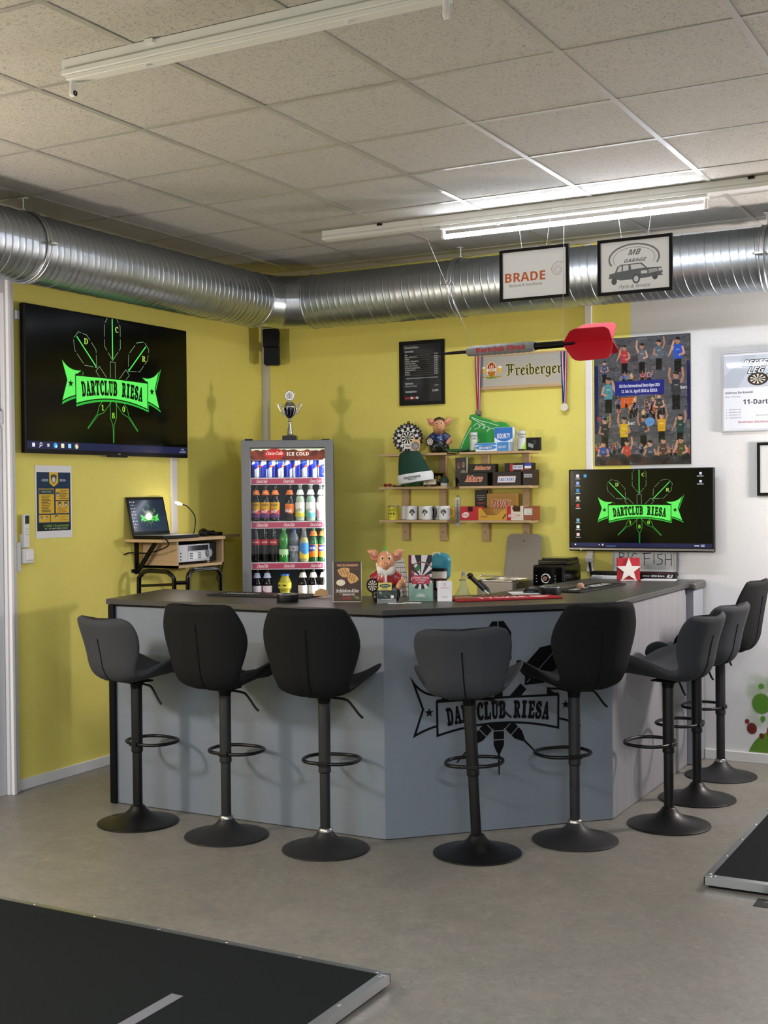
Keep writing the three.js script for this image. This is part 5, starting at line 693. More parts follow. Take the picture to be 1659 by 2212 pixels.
// ---------------------------------------------------------------- two wooden shelf units on the yellow wall
function shelfUnit(label, x0, x1, posts) {
  const u = thing('shelf_unit', label, 'shelf', [x0, 1.3, 0], 0, 'wooden shelf units on the yellow wall');
  for (const y of [1.874, 1.654, 1.434]) { const b = part(u, 'shelf_board', worldUV(box(x1 - x0, 0.016, 0.168, (x1 - x0) / 2, y - 1.3, 0.116, 0.002)), M.wood); }
  for (const [p, y0] of posts) { const q = part(u, 'post', worldUV(box(0.052, 1.87 - y0, 0.03, p - x0, (1.87 + y0) / 2 - 1.3, 0.016, 0.003)), M.wood); part(q, 'screw', cylZ(0.004, 0.003, p - x0, y0 + 0.06 - 1.3, 0.032, 10), M.black); }
}
shelfUnit('left wooden three-board shelf unit holding the mugs and the green hat', 1.042, 1.545, [[1.153, 1.3], [1.436, 1.3]]);
shelfUnit('right wooden three-board shelf unit stacked with chocolate bar boxes', 1.638, 2.128, [[1.743, 1.3], [2.03, 1.3]]);
const Y1 = 1.8825, Y2 = 1.6625, Y3 = 1.4425;
// pig figurines
function pig(label, p, ry, k, o) {
  const f = thing('pig_figurine', label, 'figurine', p, ry), skin = mat(0xd89a70, 0.35, 0, { clearcoat: 0.4 });
  f.scale.set(k * 0.84, k, k * 0.9);
  part(f, 'body', blob([[0, 0.203, 0, 0.05, 0, 0.198, 0.006, 0.051], [-0.022, 0.178, 0.024, 0.03, 0.022, 0.178, 0.024, 0.03], [0, 0.19, 0.05, 0.019, 0, 0.188, 0.06, 0.0175], [0, 0.09, 0, 0.056, 0, 0.14, 0, 0.042], [0.07, 0.125, 0, 0.02, 0.094, 0.092, 0.012, 0.018], [0.094, 0.092, 0.012, 0.018, 0.076, 0.074, 0.046, 0.0185], [-0.07, 0.125, 0, 0.02, -0.094, 0.092, 0.012, 0.018], [-0.094, 0.092, 0.012, 0.018, -0.076, 0.074, 0.046, 0.0185], [-0.045, 0.032, 0.03, 0.027, -0.056, 0.026, 0.07, 0.02], [0.045, 0.032, 0.03, 0.027, 0.056, 0.026, 0.07, 0.02]], 56, 0.007), skin);
  for (const s of [-1, 1]) { const e = part(f, 'ear', blob([[s * 0.042, 0.218, 0, 0.012, s * 0.07, 0.236, 0, 0.018], [s * 0.07, 0.236, 0, 0.018, s * 0.105, 0.25, 0, 0.006], [s * 0.056, 0.212, 0, 0.012, s * 0.08, 0.216, 0, 0.011]], 34, 0.007), skin); part(e, 'inner_ear', sph(0.02, 0, 0, 0, 1.35, 0.72, 0.35).rotateZ(s * 0.35).translate(s * 0.071, 0.229, 0.0145), mat(0xb8706a, 0.45)); }
  for (const s of [-1, 1]) { const y = part(f, 'eye', sph(0.0105, s * 0.021, 0.214, 0.047, 1.05, 1.1, 0.7), mat(0xf4f0ea, 0.25)); part(y, 'pupil', sph(0.0066, s * 0.0205, 0.2145, 0.0515, 1, 1.05, 0.6), M.blackGloss); }
  for (const s of [-1, 1]) part(f, 'nostril', sph(0.0036, s * 0.007, 0.192, 0.0765, 1, 1.2, 0.5), mat(0x8a5a3e, 0.5)); part(f, 'mouth', blob([[-0.016, 0.165, 0.05, 0.009, 0.016, 0.165, 0.05, 0.009], [0, 0.16, 0.052, 0.009, 0, 0.157, 0.052, 0.009]], 20, 0.005), mat(0xa86a38, 0.4));
  part(f, 'shirt', blob([[0, 0.09, 0, 0.061, 0, 0.125, 0, 0.05], [0.045, 0.132, 0, 0.024, 0.074, 0.112, 0.006, 0.027], [-0.045, 0.132, 0, 0.024, -0.074, 0.112, 0.006, 0.027]], 36, 0.007), mat(o.shirt, 0.25, 0, { clearcoat: 0.5 }));
  part(f, 'shirt_stripe', o.stripe ? [box(0.013, 0.066, 0.008, 0, 0.102, 0.06, 0.003)] : [box(0.04, 0.012, 0.006, 0, 0.112, 0.057, 0.003)], mat(o.stripe ?? 0x6a90c8, 0.4));
  part(f, 'trousers', blob([[0, 0.058, -0.008, 0.057, 0, 0.06, 0.014, 0.054], [-0.044, 0.042, 0.015, 0.04, -0.052, 0.037, 0.045, 0.034], [0.044, 0.042, 0.015, 0.04, 0.052, 0.037, 0.045, 0.034]], 32, 0.007), mat(0x11150f, 0.35));
  for (const s of [-1, 1]) part(f, 'shoe', sph(0.022, s * 0.058, 0.0225, 0.082, 0.9, 1, 0.8), mat(0x131313, 0.3));
  const d = part(f, 'dartboard_disc', cylZ(0.036, 0.01, -0.08, 0.082, 0.072, 28), M.black); part(d, 'disc_print', new THREE.CircleGeometry(0.034, 32).translate(-0.08, 0.082, 0.0775), printMat(tex(128, 128, (g, w) => dartboard(g, 64, 64, 64)), 0.5));
  if (o.beard) part(f, 'beard', blob([[-0.046, 0.182, 0.02, 0.014, -0.032, 0.156, 0.04, 0.018], [0.046, 0.182, 0.02, 0.014, 0.032, 0.156, 0.04, 0.018], [-0.03, 0.152, 0.036, 0.02, 0.03, 0.152, 0.036, 0.02], [0, 0.145, 0.038, 0.02, 0, 0.15, 0.038, 0.02]], 30, 0.007), mat(0xe6e2da, 0.7));
  if (o.tuft) part(f, 'green_tuft', lathe([[0.014, 0], [0.012, 0.012], [0.006, 0.024], [0.001, 0.036]], 14).translate(-0.006, 0.246, 0.005), mat(0x5aa02a, 0.4));
  if (o.hair) part(f, 'hair', blob([[-0.026, 0.236, -0.005, 0.022, 0.026, 0.236, -0.005, 0.022], [0, 0.246, 0.01, 0.018, 0, 0.242, -0.02, 0.022]], 24, 0.007), mat(0x2a211c, 0.6));
  if (o.stubble) part(f, 'stubble', blob([[-0.044, 0.182, 0.02, 0.012, -0.026, 0.156, 0.04, 0.016], [0.044, 0.182, 0.02, 0.012, 0.026, 0.156, 0.04, 0.016], [-0.026, 0.154, 0.038, 0.016, 0.026, 0.154, 0.038, 0.016]], 26, 0.007), mat(0x8a6248, 0.6));
  return f;
}
pig('white-bearded pig figurine in a red shirt with a green tuft on the bar', [2.085, BH + 0.001, 2.03], 0.48, 1.0, { shirt: 0x9c1a24, stripe: 0xe4e0d8, beard: 1, tuft: 1 });
pig('dark-haired pig figurine in a blue shirt on the top left shelf', [1.452, Y1, 0.105], 0.42, 0.9, { shirt: 0x1b2f63, hair: 1, stubble: 1 });
// toy dartboard, flame award, foam hand
const tb = thing('toy_dartboard', 'black and white toy dartboard leaning on the top left shelf', 'dartboard', [1.21, Y1 + 0.1055, 0.09], 0.25); tb.rotation.x = -0.1;
part(tb, 'board_disc', [cylZ(0.096, 0.016, 0, 0, 0, 40), ...Array.from({ length: 24 }, (_, i) => sph(0.008, 0.096 * Math.cos(i * 0.2618), 0.096 * Math.sin(i * 0.2618), 0, 1, 1, 0.9))], M.black);
part(tb, 'board_print', new THREE.CircleGeometry(0.094, 40).translate(0, 0, 0.0086), printMat(tex(512, 512, (g, w) => { dartboard(g, 256, 256, 250, '#111', true); g.fillStyle = '#e4e4e4'; for (let i = 0; i < 20; i += 1) { const a = i * Math.PI / 10; g.save(); g.translate(256 + 222 * Math.sin(a), 256 - 222 * Math.cos(a)); g.rotate(a); if (i % 2) g.fillRect(-22, -20, 44, 40); g.fillStyle = i % 2 ? '#222' : '#e4e4e4'; word(g, String([20, 1, 18, 4, 13, 6, 10, 15, 2, 17, 3, 19, 7, 16, 8, 11, 14, 9, 12, 5][i]), 0, 0, 28); g.restore(); g.fillStyle = '#e4e4e4'; } }), 0.6)); part(tb, 'hanger_loop', new THREE.TorusGeometry(0.009, 0.003, 8, 18).translate(0, 0.104, 0), M.black); part(tb, 'name_card', [box(0.054, 0.034, 0.002, 0.005, -0.055, 0.0105)], M.white); part(tb, 'card_print', plane(0.05, 0.03, 0.005, -0.055, 0.012), printMat(tex(128, 80, (g, w, h) => { g.fillStyle = '#f0f0f0'; g.fillRect(0, 0, w, h); g.fillStyle = '#111'; for (let i = -2; i < 3; i++) { g.save(); g.translate(64 + i * 14, 40); g.rotate(i * 0.5); g.fillRect(-4, -28, 8, 40); g.restore(); } }), 0.5));
const aw = thing('flame_award', 'small acrylic flame-shaped dartboard award before the toy dartboard', 'award', [1.305, Y1, 0.165], 0.3);
part(aw, 'award_base', box(0.05, 0.02, 0.03, 0, 0.01, 0, 0.002), mat(0xd8c8bc, 0.3)); const fl2 = new THREE.Shape(); fl2.moveTo(-0.02, 0); fl2.quadraticCurveTo(-0.042, 0.03, -0.022, 0.06); fl2.lineTo(-0.014, 0.092); fl2.quadraticCurveTo(-0.002, 0.078, 0.002, 0.062); fl2.quadraticCurveTo(0.016, 0.072, 0.022, 0.082); fl2.quadraticCurveTo(0.042, 0.03, 0.02, 0); fl2.closePath();
part(aw, 'flame', ext(fl2, 0.008, 0.001).translate(0, 0.02, -0.004), mat(0xe8b070, 0.2)); part(aw, 'award_print', new THREE.CircleGeometry(0.026, 28).translate(0, 0.05, 0.0056), printMat(tex(128, 128, (g) => { dartboard(g, 64, 64, 64, '#3a6a9a'); }), 0.3)); part(aw, 'award_plate', box(0.036, 0.01, 0.001, 0, 0.01, 0.0156), mat(0xb04a3a, 0.4));
const foam = thing('foam_hand', 'large green foam hand throwing a dart on the top shelf', 'foam hand', [1.575, Y1, 0.055]);
{ const s = new THREE.Shape(); [[-0.0, 0], [0.035, 0.07], [0.06, 0.12], [0.088, 0.168], [0.10, 0.18], [0.105, 0.21], [0.085, 0.222], [0.092, 0.24], [0.115, 0.243], [0.165, 0.22], [0.22, 0.205], [0.255, 0.185], [0.30, 0.188], [0.335, 0.18], [0.35, 0.165], [0.33, 0.12], [0.315, 0.06], [0.29, 0]].forEach((q, i) => i ? s.lineTo(...q) : s.moveTo(...q)); s.closePath(); part(foam, 'hand_body', ext(s, 0.02, 0.006), mat(0x2f9a40, 0.75));
  const st = (pts) => tube(pts.map(([x, y]) => [x, y, 0.0265]), 0.0022, 40, false, 6); part(foam, 'white_outline', [[[0.015, 0.012], [0.05, 0.09], [0.1, 0.165]], [[0.098, 0.232], [0.16, 0.205], [0.22, 0.19], [0.29, 0.168]], [[0.1, 0.226], [0.15, 0.196], [0.2, 0.175]], [[0.11, 0.165], [0.13, 0.185], [0.155, 0.18], [0.15, 0.16], [0.12, 0.15]], [[0.15, 0.16], [0.17, 0.178], [0.19, 0.17], [0.18, 0.15]], [[0.18, 0.15], [0.205, 0.165], [0.225, 0.155], [0.21, 0.13]], [[0.205, 0.14], [0.24, 0.15], [0.3, 0.14]], [[0.09, 0.03], [0.13, 0.06], [0.155, 0.085]], [[0.29, 0.06], [0.27, 0.1], [0.285, 0.145]]].map(st), mat(0xe8f4e8, 0.6)); }
solo('foam_finger_base', 'flat green foam piece overhanging the shelf edge below the foam hand', 'foam piece', [ext(poly([[-0.075, 0], [-0.06, 0.008], [0.07, 0.006], [0.078, 0], [0.03, -0.006], [-0.03, -0.007]]), 0.14, 0.002)], mat(0x1d5a2c, 0.7), [1.612, Y1 + 0.012, 0.06]);
// printed boxes
function carton(name, label, w, h, d, p, ry, base, fn, side, res = [256, 160], grp) {
  const o = thing(name, label, 'box', p, ry, grp); part(o, 'carton', box(w, h, d, 0, h / 2, 0, 0.0015), mat(base, 0.5, 0, { specularIntensity: 0.45 })); part(o, 'front_print', plane(w - 0.003, h - 0.003, 0, h / 2, d / 2 + 0.0006), printMat(tex(res[0], res[1], fn), 0.4)); if (side) part(o, 'side_print', plane(d - 0.003, h - 0.003).rotateY(Math.PI / 2).translate(w / 2 + 0.0006, h / 2, 0), printMat(tex(128, 128, side), 0.4)); return o;
}
const bounty = (g, w, h) => { g.fillStyle = '#e8eef4'; g.fillRect(0, 0, w, h); g.fillStyle = '#2a76c8'; g.beginPath(); g.moveTo(0, 0); g.lineTo(w, 0); g.lineTo(w, h * 0.45); g.quadraticCurveTo(w * 0.5, h * 0.75, 0, h * 0.4); g.fill(); wordLine(g, 'BOUNTY', w * 0.5, h * 0.36, h * 0.3, w * 0.72, '#fff', '#1c4a90', h * 0.03, 'bold'); g.fillStyle = '#6a3220'; g.beginPath(); g.ellipse(w * 0.45, h * 0.78, w * 0.13, h * 0.14, 0.2, 0, 7); g.fill(); g.fillStyle = '#fff'; g.beginPath(); g.ellipse(w * 0.8, h * 0.75, w * 0.1, h * 0.12, 0, 0, 7); g.fill(); };
carton('chocolate_box', 'upright blue and white coconut bar box behind the flat one on the top right shelf', 0.128, 0.155, 0.03, [1.915, Y1, 0.102], 0, 0xdfe6ee, bounty, null, [320, 360]);
carton('chocolate_box', 'flat blue and white coconut bar box at the front of the top right shelf', 0.145, 0.055, 0.07, [1.822, Y1, 0.155], 0.05, 0xd8e2ee, (g, w, h) => { g.fillStyle = '#dfe8f0'; g.fillRect(0, 0, w, h); g.fillStyle = '#3a8ad0'; g.fillRect(0, 0, w, h * 0.25); g.beginPath(); g.ellipse(w * 0.5, h * 0.55, w * 0.5, h * 0.3, 0, 0, 7); g.fill(); wordLine(g, 'BOUNTY', w * 0.48, h * 0.58, h * 0.42, w * 0.62, '#fff', '#1c4a90', h * 0.06); }, null, [384, 150]);
carton('chocolate_box', 'pale blue coconut bar box at the right of the flat one, its flap open', 0.085, 0.058, 0.06, [1.94, Y1, 0.15], -0.1, 0xb8cce0, (g, w, h) => { g.fillStyle = '#4a92d4'; g.fillRect(0, 0, w, h); wordLine(g, 'BOUNTY', w * 0.45, h * 0.55, h * 0.4, w * 0.7, '#e8f0f8', '#1c4a90', h * 0.05); }, null, [240, 150]);
const wrapM = mat(0xf0efe4, 0.12, 0, { transmission: 0.8, thickness: 0 });
{ const b = thing('plastic_bag', 'crumpled clear plastic wrapper beside the coconut bar boxes', 'wrapper', [2.005, Y1, 0.12]); const g = new THREE.ConeGeometry(0.035, 0.14, 14, 8, true).translate(0, 0.07, 0), p = g.attributes.position; for (let i = 0; i < p.count; i++) { p.setX(i, p.getX(i) * (1 + 0.5 * (rnd() - 0.5)) + 0.02 * p.getY(i) / 0.14 * (rnd() - 0.2)); p.setZ(i, p.getZ(i) * (1 + 0.5 * (rnd() - 0.5))); } g.computeVertexNormals(); part(b, 'film', g, wrapM); part(b, 'snack', box(0.03, 0.07, 0.02, 0.0, 0.035, 0.002, 0.004).rotateZ(-0.3), mat(0xd8c88a, 0.5)); }
const gameTex = tex(192, 320, (g, w, h) => { g.fillStyle = '#c8ccc4'; g.fillRect(0, 0, w, h); g.fillStyle = '#20262a'; for (const x of [48, 144]) { word(g, 'GAME', x, 60, 40, 74); word(g, 'ON', x, 105, 36, 44); g.fillStyle = '#8ac43a'; g.beginPath(); g.moveTo(x - 10, 300); g.lineTo(x + 40, 150); g.lineTo(x + 44, 320); g.fill(); g.fillStyle = '#20262a'; } g.fillRect(0, 296, w, 24); });
for (const [i, x, z] of [[0, 1.727, 0.165], [1, 2.055, 0.15]]) { const c = thing('slim_can', i ? 'tall silver and green energy can at the right of the top right shelf' : 'tall silver and green energy can before the green foam hand', 'can', [x, Y1, z], -1.1, 'tall energy cans on the top shelf'); part(c, 'can_body', latheV([[0, 0.001], [0.02, 0], [0.0245, 0.005], [0.025, 0.01], [0.025, 0.118], [0.0225, 0.126], [0, 0.125]], 24), printMat(gameTex, 0.35)); part(c, 'can_rim', new THREE.TorusGeometry(0.0222, 0.0014, 6, 24).rotateX(Math.PI / 2).translate(0, 0.1265, 0), M.alu); }
carton('gadget_box', 'black product box with a grey device picture at the right end of the top shelf', 0.094, 0.082, 0.03, [2.128, Y1, 0.13], -0.15, 0x17181b, (g, w, h) => { g.fillStyle = '#17181b'; g.fillRect(0, 0, w, h); g.fillStyle = '#9a9da0'; g.save(); g.translate(w * 0.35, h * 0.6); g.rotate(0.25); g.fillRect(-w * 0.2, -h * 0.14, w * 0.42, h * 0.3); g.restore(); g.fillStyle = '#35383c'; g.fillRect(w * 0.5, h * 0.2, w * 0.3, h * 0.35); });
// middle shelves
const hat = thing('party_hat', 'large dark green cone hat with a white brim hanging over the left shelves', 'hat', [1.352, Y2 + 0.058, 0.262], 0.1);
{ const g = lathe([[0.118, 0], [0.112, 0.03], [0.1, 0.08], [0.088, 0.12], [0.074, 0.16], [0.06, 0.175], [0.0, 0.178]], 36).scale(1, 1, 0.42), p = g.attributes.position; for (let i = 0; i < p.count; i++) p.setX(i, p.getX(i) - p.getY(i) * 0.12); g.computeVertexNormals(); const c = part(hat, 'hat_cone', g, mat(0x0f3a2c, 0.85, 0, { sheen: 0.3 })); const b = part(hat, 'hat_brim', lathe([[0.112, -0.025], [0.124, -0.028], [0.126, 0.008], [0.12, 0.03], [0.108, 0.03]], 40).scale(1, 1, 0.5), mat(0xdfe2e4, 0.9, 0, { sheen: 0.4 })); hat.rotation.z = 0.13;
  part(hat, 'brim_lettering', new THREE.CylinderGeometry(0.126, 0.127, 0.03, 30, 1, true, -0.75, 1.5).scale(1, 1, 0.51).translate(0, 0, 0.001), mat(0xffffff, 0.8, 0, { transparent: true, map: tex(512, 96, (g2, w, h) => { g2.fillStyle = '#1a2a26'; word(g2, 'PADDYPOWER', w * 0.5, h * 0.4, 60, 330, 'bold'); word(g2, '#darts', w * 0.5, h * 0.82, 30, 160, 'bold'); }, { own: 1 }) })); }
carton('club_sign', 'black and yellow club plate behind the green hat on the middle left shelf', 0.33, 0.095, 0.008, [1.31, Y2, 0.075], 0, 0x141414, (g, w, h) => { g.fillStyle = '#c8a22a'; g.fillRect(0, 0, w, h); g.fillStyle = '#121212'; g.fillRect(8, 8, w - 16, h - 16); g.fillStyle = '#d8b02e'; word(g, 'DARTS CLUB', w / 2, h * 0.45, 78, w * 0.85); word(g, 'ACCESS', w * 0.5, h * 0.86, 22, w * 0.3); }, null, [512, 150]);
solo('green_cap', 'crumpled green and white cloth under the hat on the middle left shelf', 'cloth', blob([[-0.06, 0.012, 0, 0.014, 0.05, 0.012, 0.01, 0.014], [-0.02, 0.02, 0, 0.014, 0.07, 0.016, 0, 0.012], [0.0, 0.018, 0.02, 0.014, 0.06, 0.012, 0.03, 0.01]], 30, 0.006), mat(0x3a7a44, 0.9), [1.275, Y2 + 0.008, 0.155]);
{ const t = thing('toy_truck', 'small cream toy delivery truck on the middle left shelf', 'toy truck', [1.408, Y2, 0.172], 0.12); part(t, 'cargo_box', box(0.058, 0.034, 0.026, 0.018, 0.03, 0, 0.002), mat(0xd8cdae, 0.5)); part(t, 'cab', box(0.024, 0.026, 0.024, -0.026, 0.024, 0, 0.004), mat(0xe2dcc8, 0.4)); part(t, 'chassis', box(0.08, 0.006, 0.02, 0.004, 0.0095, 0), M.charcoal); for (const x of [-0.026, 0.018, 0.036]) for (const z of [-0.011, 0.011]) part(t, 'wheel', cylZ(0.0065, 0.005, x, 0.0065, z, 14), M.black); part(t, 'lettering', plane(0.044, 0.012, 0.018, 0.035, 0.0134), printMat(tex(128, 36, (g, w, h) => { g.fillStyle = '#d8cdae'; g.fillRect(0, 0, w, h); g.fillStyle = '#6a5a3a'; word(g, 'Transport', w / 2, h / 2, 26, 110, 'bold'); }), 0.5)); }
{ const c = thing('snow_globe_cap', 'small dark green cap standing on a white cup on the middle left shelf', 'cap', [1.512, Y2, 0.165]); part(c, 'white_cup', lathe([[0, 0], [0.022, 0], [0.024, 0.024], [0, 0.025]], 24), M.white); part(c, 'green_cap', lathe([[0.032, 0.026], [0.031, 0.034], [0.027, 0.048], [0.015, 0.062], [0, 0.066]], 24).scale(1.05, 1, 1), mat(0x16342a, 0.7)); part(c, 'cap_peak', box(0.06, 0.006, 0.03, 0.0, 0.028, 0.028, 0.003), mat(0x12241e, 0.7)); }
{ const g = thing('red_sunglasses', 'red heart-shaped glasses at the left end of the middle shelf', 'glasses', [1.096, Y2, 0.17]); for (const s of [-1, 1]) part(g, 'lens', sph(0.015, s * 0.016, 0.012, 0, 1, 0.75, 0.5), mat(0x8a1a1e, 0.2)); part(g, 'bridge', box(0.012, 0.004, 0.004, 0, 0.013, 0), mat(0x8a1a1e, 0.3)); for (const s of [-1, 1]) part(g, 'temple', box(0.003, 0.004, 0.06, s * 0.03, 0.012, -0.03), mat(0x7a1a1e, 0.3)); }
solo('sticker_roll', 'flat dark pad next to the red glasses on the middle left shelf', 'pad', box(0.07, 0.008, 0.06, 0, 0.004, 0, 0.002), M.black, [1.175, Y2, 0.165], 0.3);
{ const f = thing('photo_stand', 'upright photo of two smiling people standing between the shelf units', 'photo', [1.5915, Y2 - 0.001, 0.062], 0.02); part(f, 'photo_board', box(0.088, 0.19, 0.006, 0, 0.095, 0, 0.001), mat(0x1a1614, 0.4)); part(f, 'white_edge', box(0.008, 0.19, 0.008, 0.04, 0.095, 0, 0.001), M.white); part(f, 'photo_print', plane(0.078, 0.188, -0.004, 0.095, 0.0036), printMat(tex(256, 460, (g, w, h) => { g.fillStyle = '#17120f'; g.fillRect(0, 0, w, h); for (const [x, y, c, hr] of [[75, 130, '#6a4e3c', '#2a1e18'], [185, 115, '#94694f', '#2a1c16']]) { g.fillStyle = x < 100 ? '#111114' : '#9a918b'; g.beginPath(); g.moveTo(x - 75, h); g.lineTo(x - 60, y + 110); g.quadraticCurveTo(x, y + 60, x + 60, y + 110); g.lineTo(x + 75, h); g.fill(); g.fillStyle = hr; g.beginPath(); g.ellipse(x, y - 14, 48, 58, 0, 0, 7); g.fill(); g.fillStyle = c; g.beginPath(); g.ellipse(x, y, 38, 52, 0, 0, 7); g.fill(); g.fillStyle = '#2a1a14'; g.fillRect(x - 20, y - 10, 10, 5); g.fillRect(x + 10, y - 10, 10, 5); g.fillStyle = '#f0e8e0'; g.beginPath(); g.ellipse(x, y + 22, 16, 6, 0, 0, 7); g.fill(); } }), 0.3)); part(f, 'photo_foot', box(0.084, 0.01, 0.056, 0, 0.005, -0.0315), mat(0xd0d0ce, 0.4)); }
const mars = (g, w, h) => { g.fillStyle = '#0a0706'; g.fillRect(0, 0, w, h); wordLine(g, 'Mars', w * 0.5, h * 0.45, h * 0.62, w * 0.62, '#c03a28', '#e8c8a0', h * 0.06, 'italic bold', 'serif'); };
carton('chocolate_box', 'black box with red script lettering at the left front of the middle right shelf', 0.19, 0.085, 0.1, [1.735, Y2, 0.14], 0.04, 0x090605, mars, null, [384, 180]);
carton('chocolate_box', 'black box with red script lettering stacked on top of another', 0.185, 0.056, 0.05, [1.78, Y2 + 0.085, 0.13], 0.02, 0x090605, mars, null, [384, 120]);
const snick = (g, w, h) => { g.fillStyle = '#1c110c'; g.fillRect(0, 0, w, h); g.save(); g.translate(w * 0.5, h * 0.55); g.transform(1, 0, -0.15, 1, 0, 0); g.fillStyle = '#c8c8cc'; g.fillRect(-w * 0.32, -h * 0.24, w * 0.64, h * 0.48); g.fillStyle = '#c02a2e'; g.fillRect(-w * 0.31, -h * 0.22, w * 0.62, h * 0.44); g.fillStyle = '#f0f0f4'; g.fillRect(-w * 0.3, -h * 0.2, w * 0.6, h * 0.4); g.fillStyle = '#1e3a8a'; word(g, 'SNICKERS', 0, h * 0.02, h * 0.36, w * 0.55, 'bold'); g.restore(); };
carton('chocolate_box', 'brown peanut bar box at the right front of the middle right shelf', 0.195, 0.088, 0.1, [1.965, Y2, 0.14], 0, 0x1a0f0b, snick, null, [384, 180]);
carton('chocolate_box', 'half-hidden brown peanut bar box at the far right of the middle shelf', 0.072, 0.1, 0.1, [2.105, Y2, 0.125], 0, 0x33251c, (g, w, h) => { g.fillStyle = '#241a12'; g.fillRect(0, 0, w, h); g.fillStyle = '#b8b8bc'; g.fillRect(w * 0.1, h * 0.28, w * 0.8, h * 0.22); g.fillStyle = '#2a2a4a'; word(g, 'SNICKERS', w * 0.5, h * 0.39, 26, w * 0.7); }, null, [128, 160]);
carton('chocolate_box', 'red and blue striped bar box stacked on top of the brown box', 0.19, 0.055, 0.06, [2.025, Y2 + 0.0885, 0.11], -0.04, 0x1a1412, (g, w, h) => { g.fillStyle = '#1a1412'; g.fillRect(0, 0, w, h); g.fillStyle = '#c02a34'; g.fillRect(w * 0.2, 0, w * 0.12, h); g.fillRect(w * 0.62, h * 0.7, w * 0.3, h * 0.3); g.fillStyle = '#2a4ab0'; g.fillRect(w * 0.74, 0, w * 0.26, h * 0.4); g.fillStyle = '#f0f0f0'; g.fillRect(w * 0.74, h * 0.36, w * 0.24, h * 0.3); g.fillStyle = '#e8e8f0'; g.fillRect(w * 0.3, h * 0.25, w * 0.38, h * 0.5); g.fillStyle = '#1e3a8a'; word(g, 'SNICKERS', w * 0.49, h * 0.5, h * 0.4, w * 0.34); }, null, [320, 100]);
// bottom shelves
const mugArt = (s, c = '#e6e6e4') => tex(256, 160, (g, w, h) => { g.fillStyle = c; g.fillRect(0, 0, w, h); if (s) { g.fillStyle = '#161616'; const cx = w * 0.5; for (let i = -2; i < 3; i++) { g.save(); g.translate(cx + i * 4, 92); g.rotate(i * 0.55); g.beginPath(); g.ellipse(0, -48, 13, 21, 0, 0, 7); g.fill(); g.fillRect(-3, -60, 6, 92); g.restore(); } g.fillStyle = '#b02a2a'; g.fillRect(cx - 16, 78, 30, 6); } });
function mug(label, x, z, ry, o = {}) {
  const m = thing('mug', label, 'mug', [x, Y3, z], ry + 0.42, o.g ?? 'mugs on the bottom left shelf'); part(m, 'mug_body', lathe([[0, 0.003], [0.034, 0], [0.0385, 0.004], [0.039, 0.09], [0.0375, 0.092], [0.036, 0.09], [0.0355, 0.008], [0, 0.007]], 36), mat(o.c ?? 0xe4e4e2, 0.2)); part(m, 'mug_print', new THREE.CylinderGeometry(0.0393, 0.0393, 0.078, 30, 1, true, -0.9, 1.8).translate(0, 0.046, 0), printMat(mugArt(1), 0.25)); if (o.h !== undefined) part(m, 'mug_handle', tube([[0.036, 0.075, 0], [0.058, 0.074, 0], [0.066, 0.05, 0], [0.058, 0.024, 0], [0.036, 0.02, 0]], 0.006, 30), mat(o.h, 0.25)); if (o.c2) part(m, 'mug_inside', cyl(0.0352, 0.0352, 0.004, 0, 0.085, 0), mat(o.c2, 0.3)); return m;
}
{ const j = thing('storage_jar', 'yellow printed tin jar at the left end of the mug row', 'jar', [1.128, Y3, 0.15]); part(j, 'jar_body', cyl(0.038, 0.038, 0.088, 0, 0.044, 0, 32), mat(0xd8cc3a, 0.4)); part(j, 'jar_rim', cyl(0.0385, 0.0385, 0.008, 0, 0.091, 0, 32), mat(0x8a8a5a, 0.4)); part(j, 'jar_print', new THREE.CylinderGeometry(0.0384, 0.0384, 0.06, 28, 1, true, -1.3, 2.6).translate(0, 0.046, 0), printMat(tex(256, 128, (g, w, h) => { g.fillStyle = '#e0d640'; g.fillRect(0, 0, w, h); g.fillStyle = '#2a3a2a'; word(g, 'Dart Inferno', w / 2, 24, 26, 130, 'bold'); for (const x of [80, 128, 176]) { g.beginPath(); g.arc(x, 74, 14, 0, 7); g.fill(); } word(g, 'Riesa e.V.', w / 2, 112, 18, 90); }), 0.4)); }
mug('plain white mug with dart print, partly hidden behind its right neighbour', 1.198, 0.095, 0.35); mug('white mug with five-dart print, in front of the left shelf post', 1.266, 0.16, 0.2); mug('white mug with a dark blue handle pointing right', 1.382, 0.16, -0.35, { h: 0x191d2e }); mug('white mug half hidden behind, between the two front mugs at the right', 1.442, 0.085, 0.9); mug('white mug with a yellow-orange handle at the right end', 1.507, 0.155, -0.15, { h: 0xd89a2a }); mug('white mug with a dark rim gap hidden behind the blue-handled mug', 1.33, 0.1, 0, { h: 0x1d2138 });
{ const t = thing('thermometer', 'white wall thermometer with a printed scale right of the mugs', 'thermometer', [1.535, 1.495, 0]); part(t, 'scale_board', box(0.036, 0.19, 0.008, 0, 0, 0.005, 0.003), M.white); part(t, 'scale_print', plane(0.032, 0.18, 0, 0, 0.0096), printMat(tex(64, 360, (g, w, h) => { g.fillStyle = '#e8e6e0'; g.fillRect(0, 0, w, h); g.fillStyle = '#3a3a44'; for (let i = 0; i < 26; i++) { g.fillRect(10, 30 + i * 11, i % 5 ? 10 : 18, 3); g.fillRect(i % 5 ? 44 : 36, 30 + i * 11, i % 5 ? 10 : 18, 3); } }), 0.5)); part(t, 'glass_tube', cyl(0.0025, 0.0025, 0.15, 0, 0, 0.011, 8), mat(0x9a9aa0, 0.2)); part(t, 'hook', new THREE.TorusGeometry(0.007, 0.002, 6, 16).translate(0, 0.1, 0.005), M.steel); }
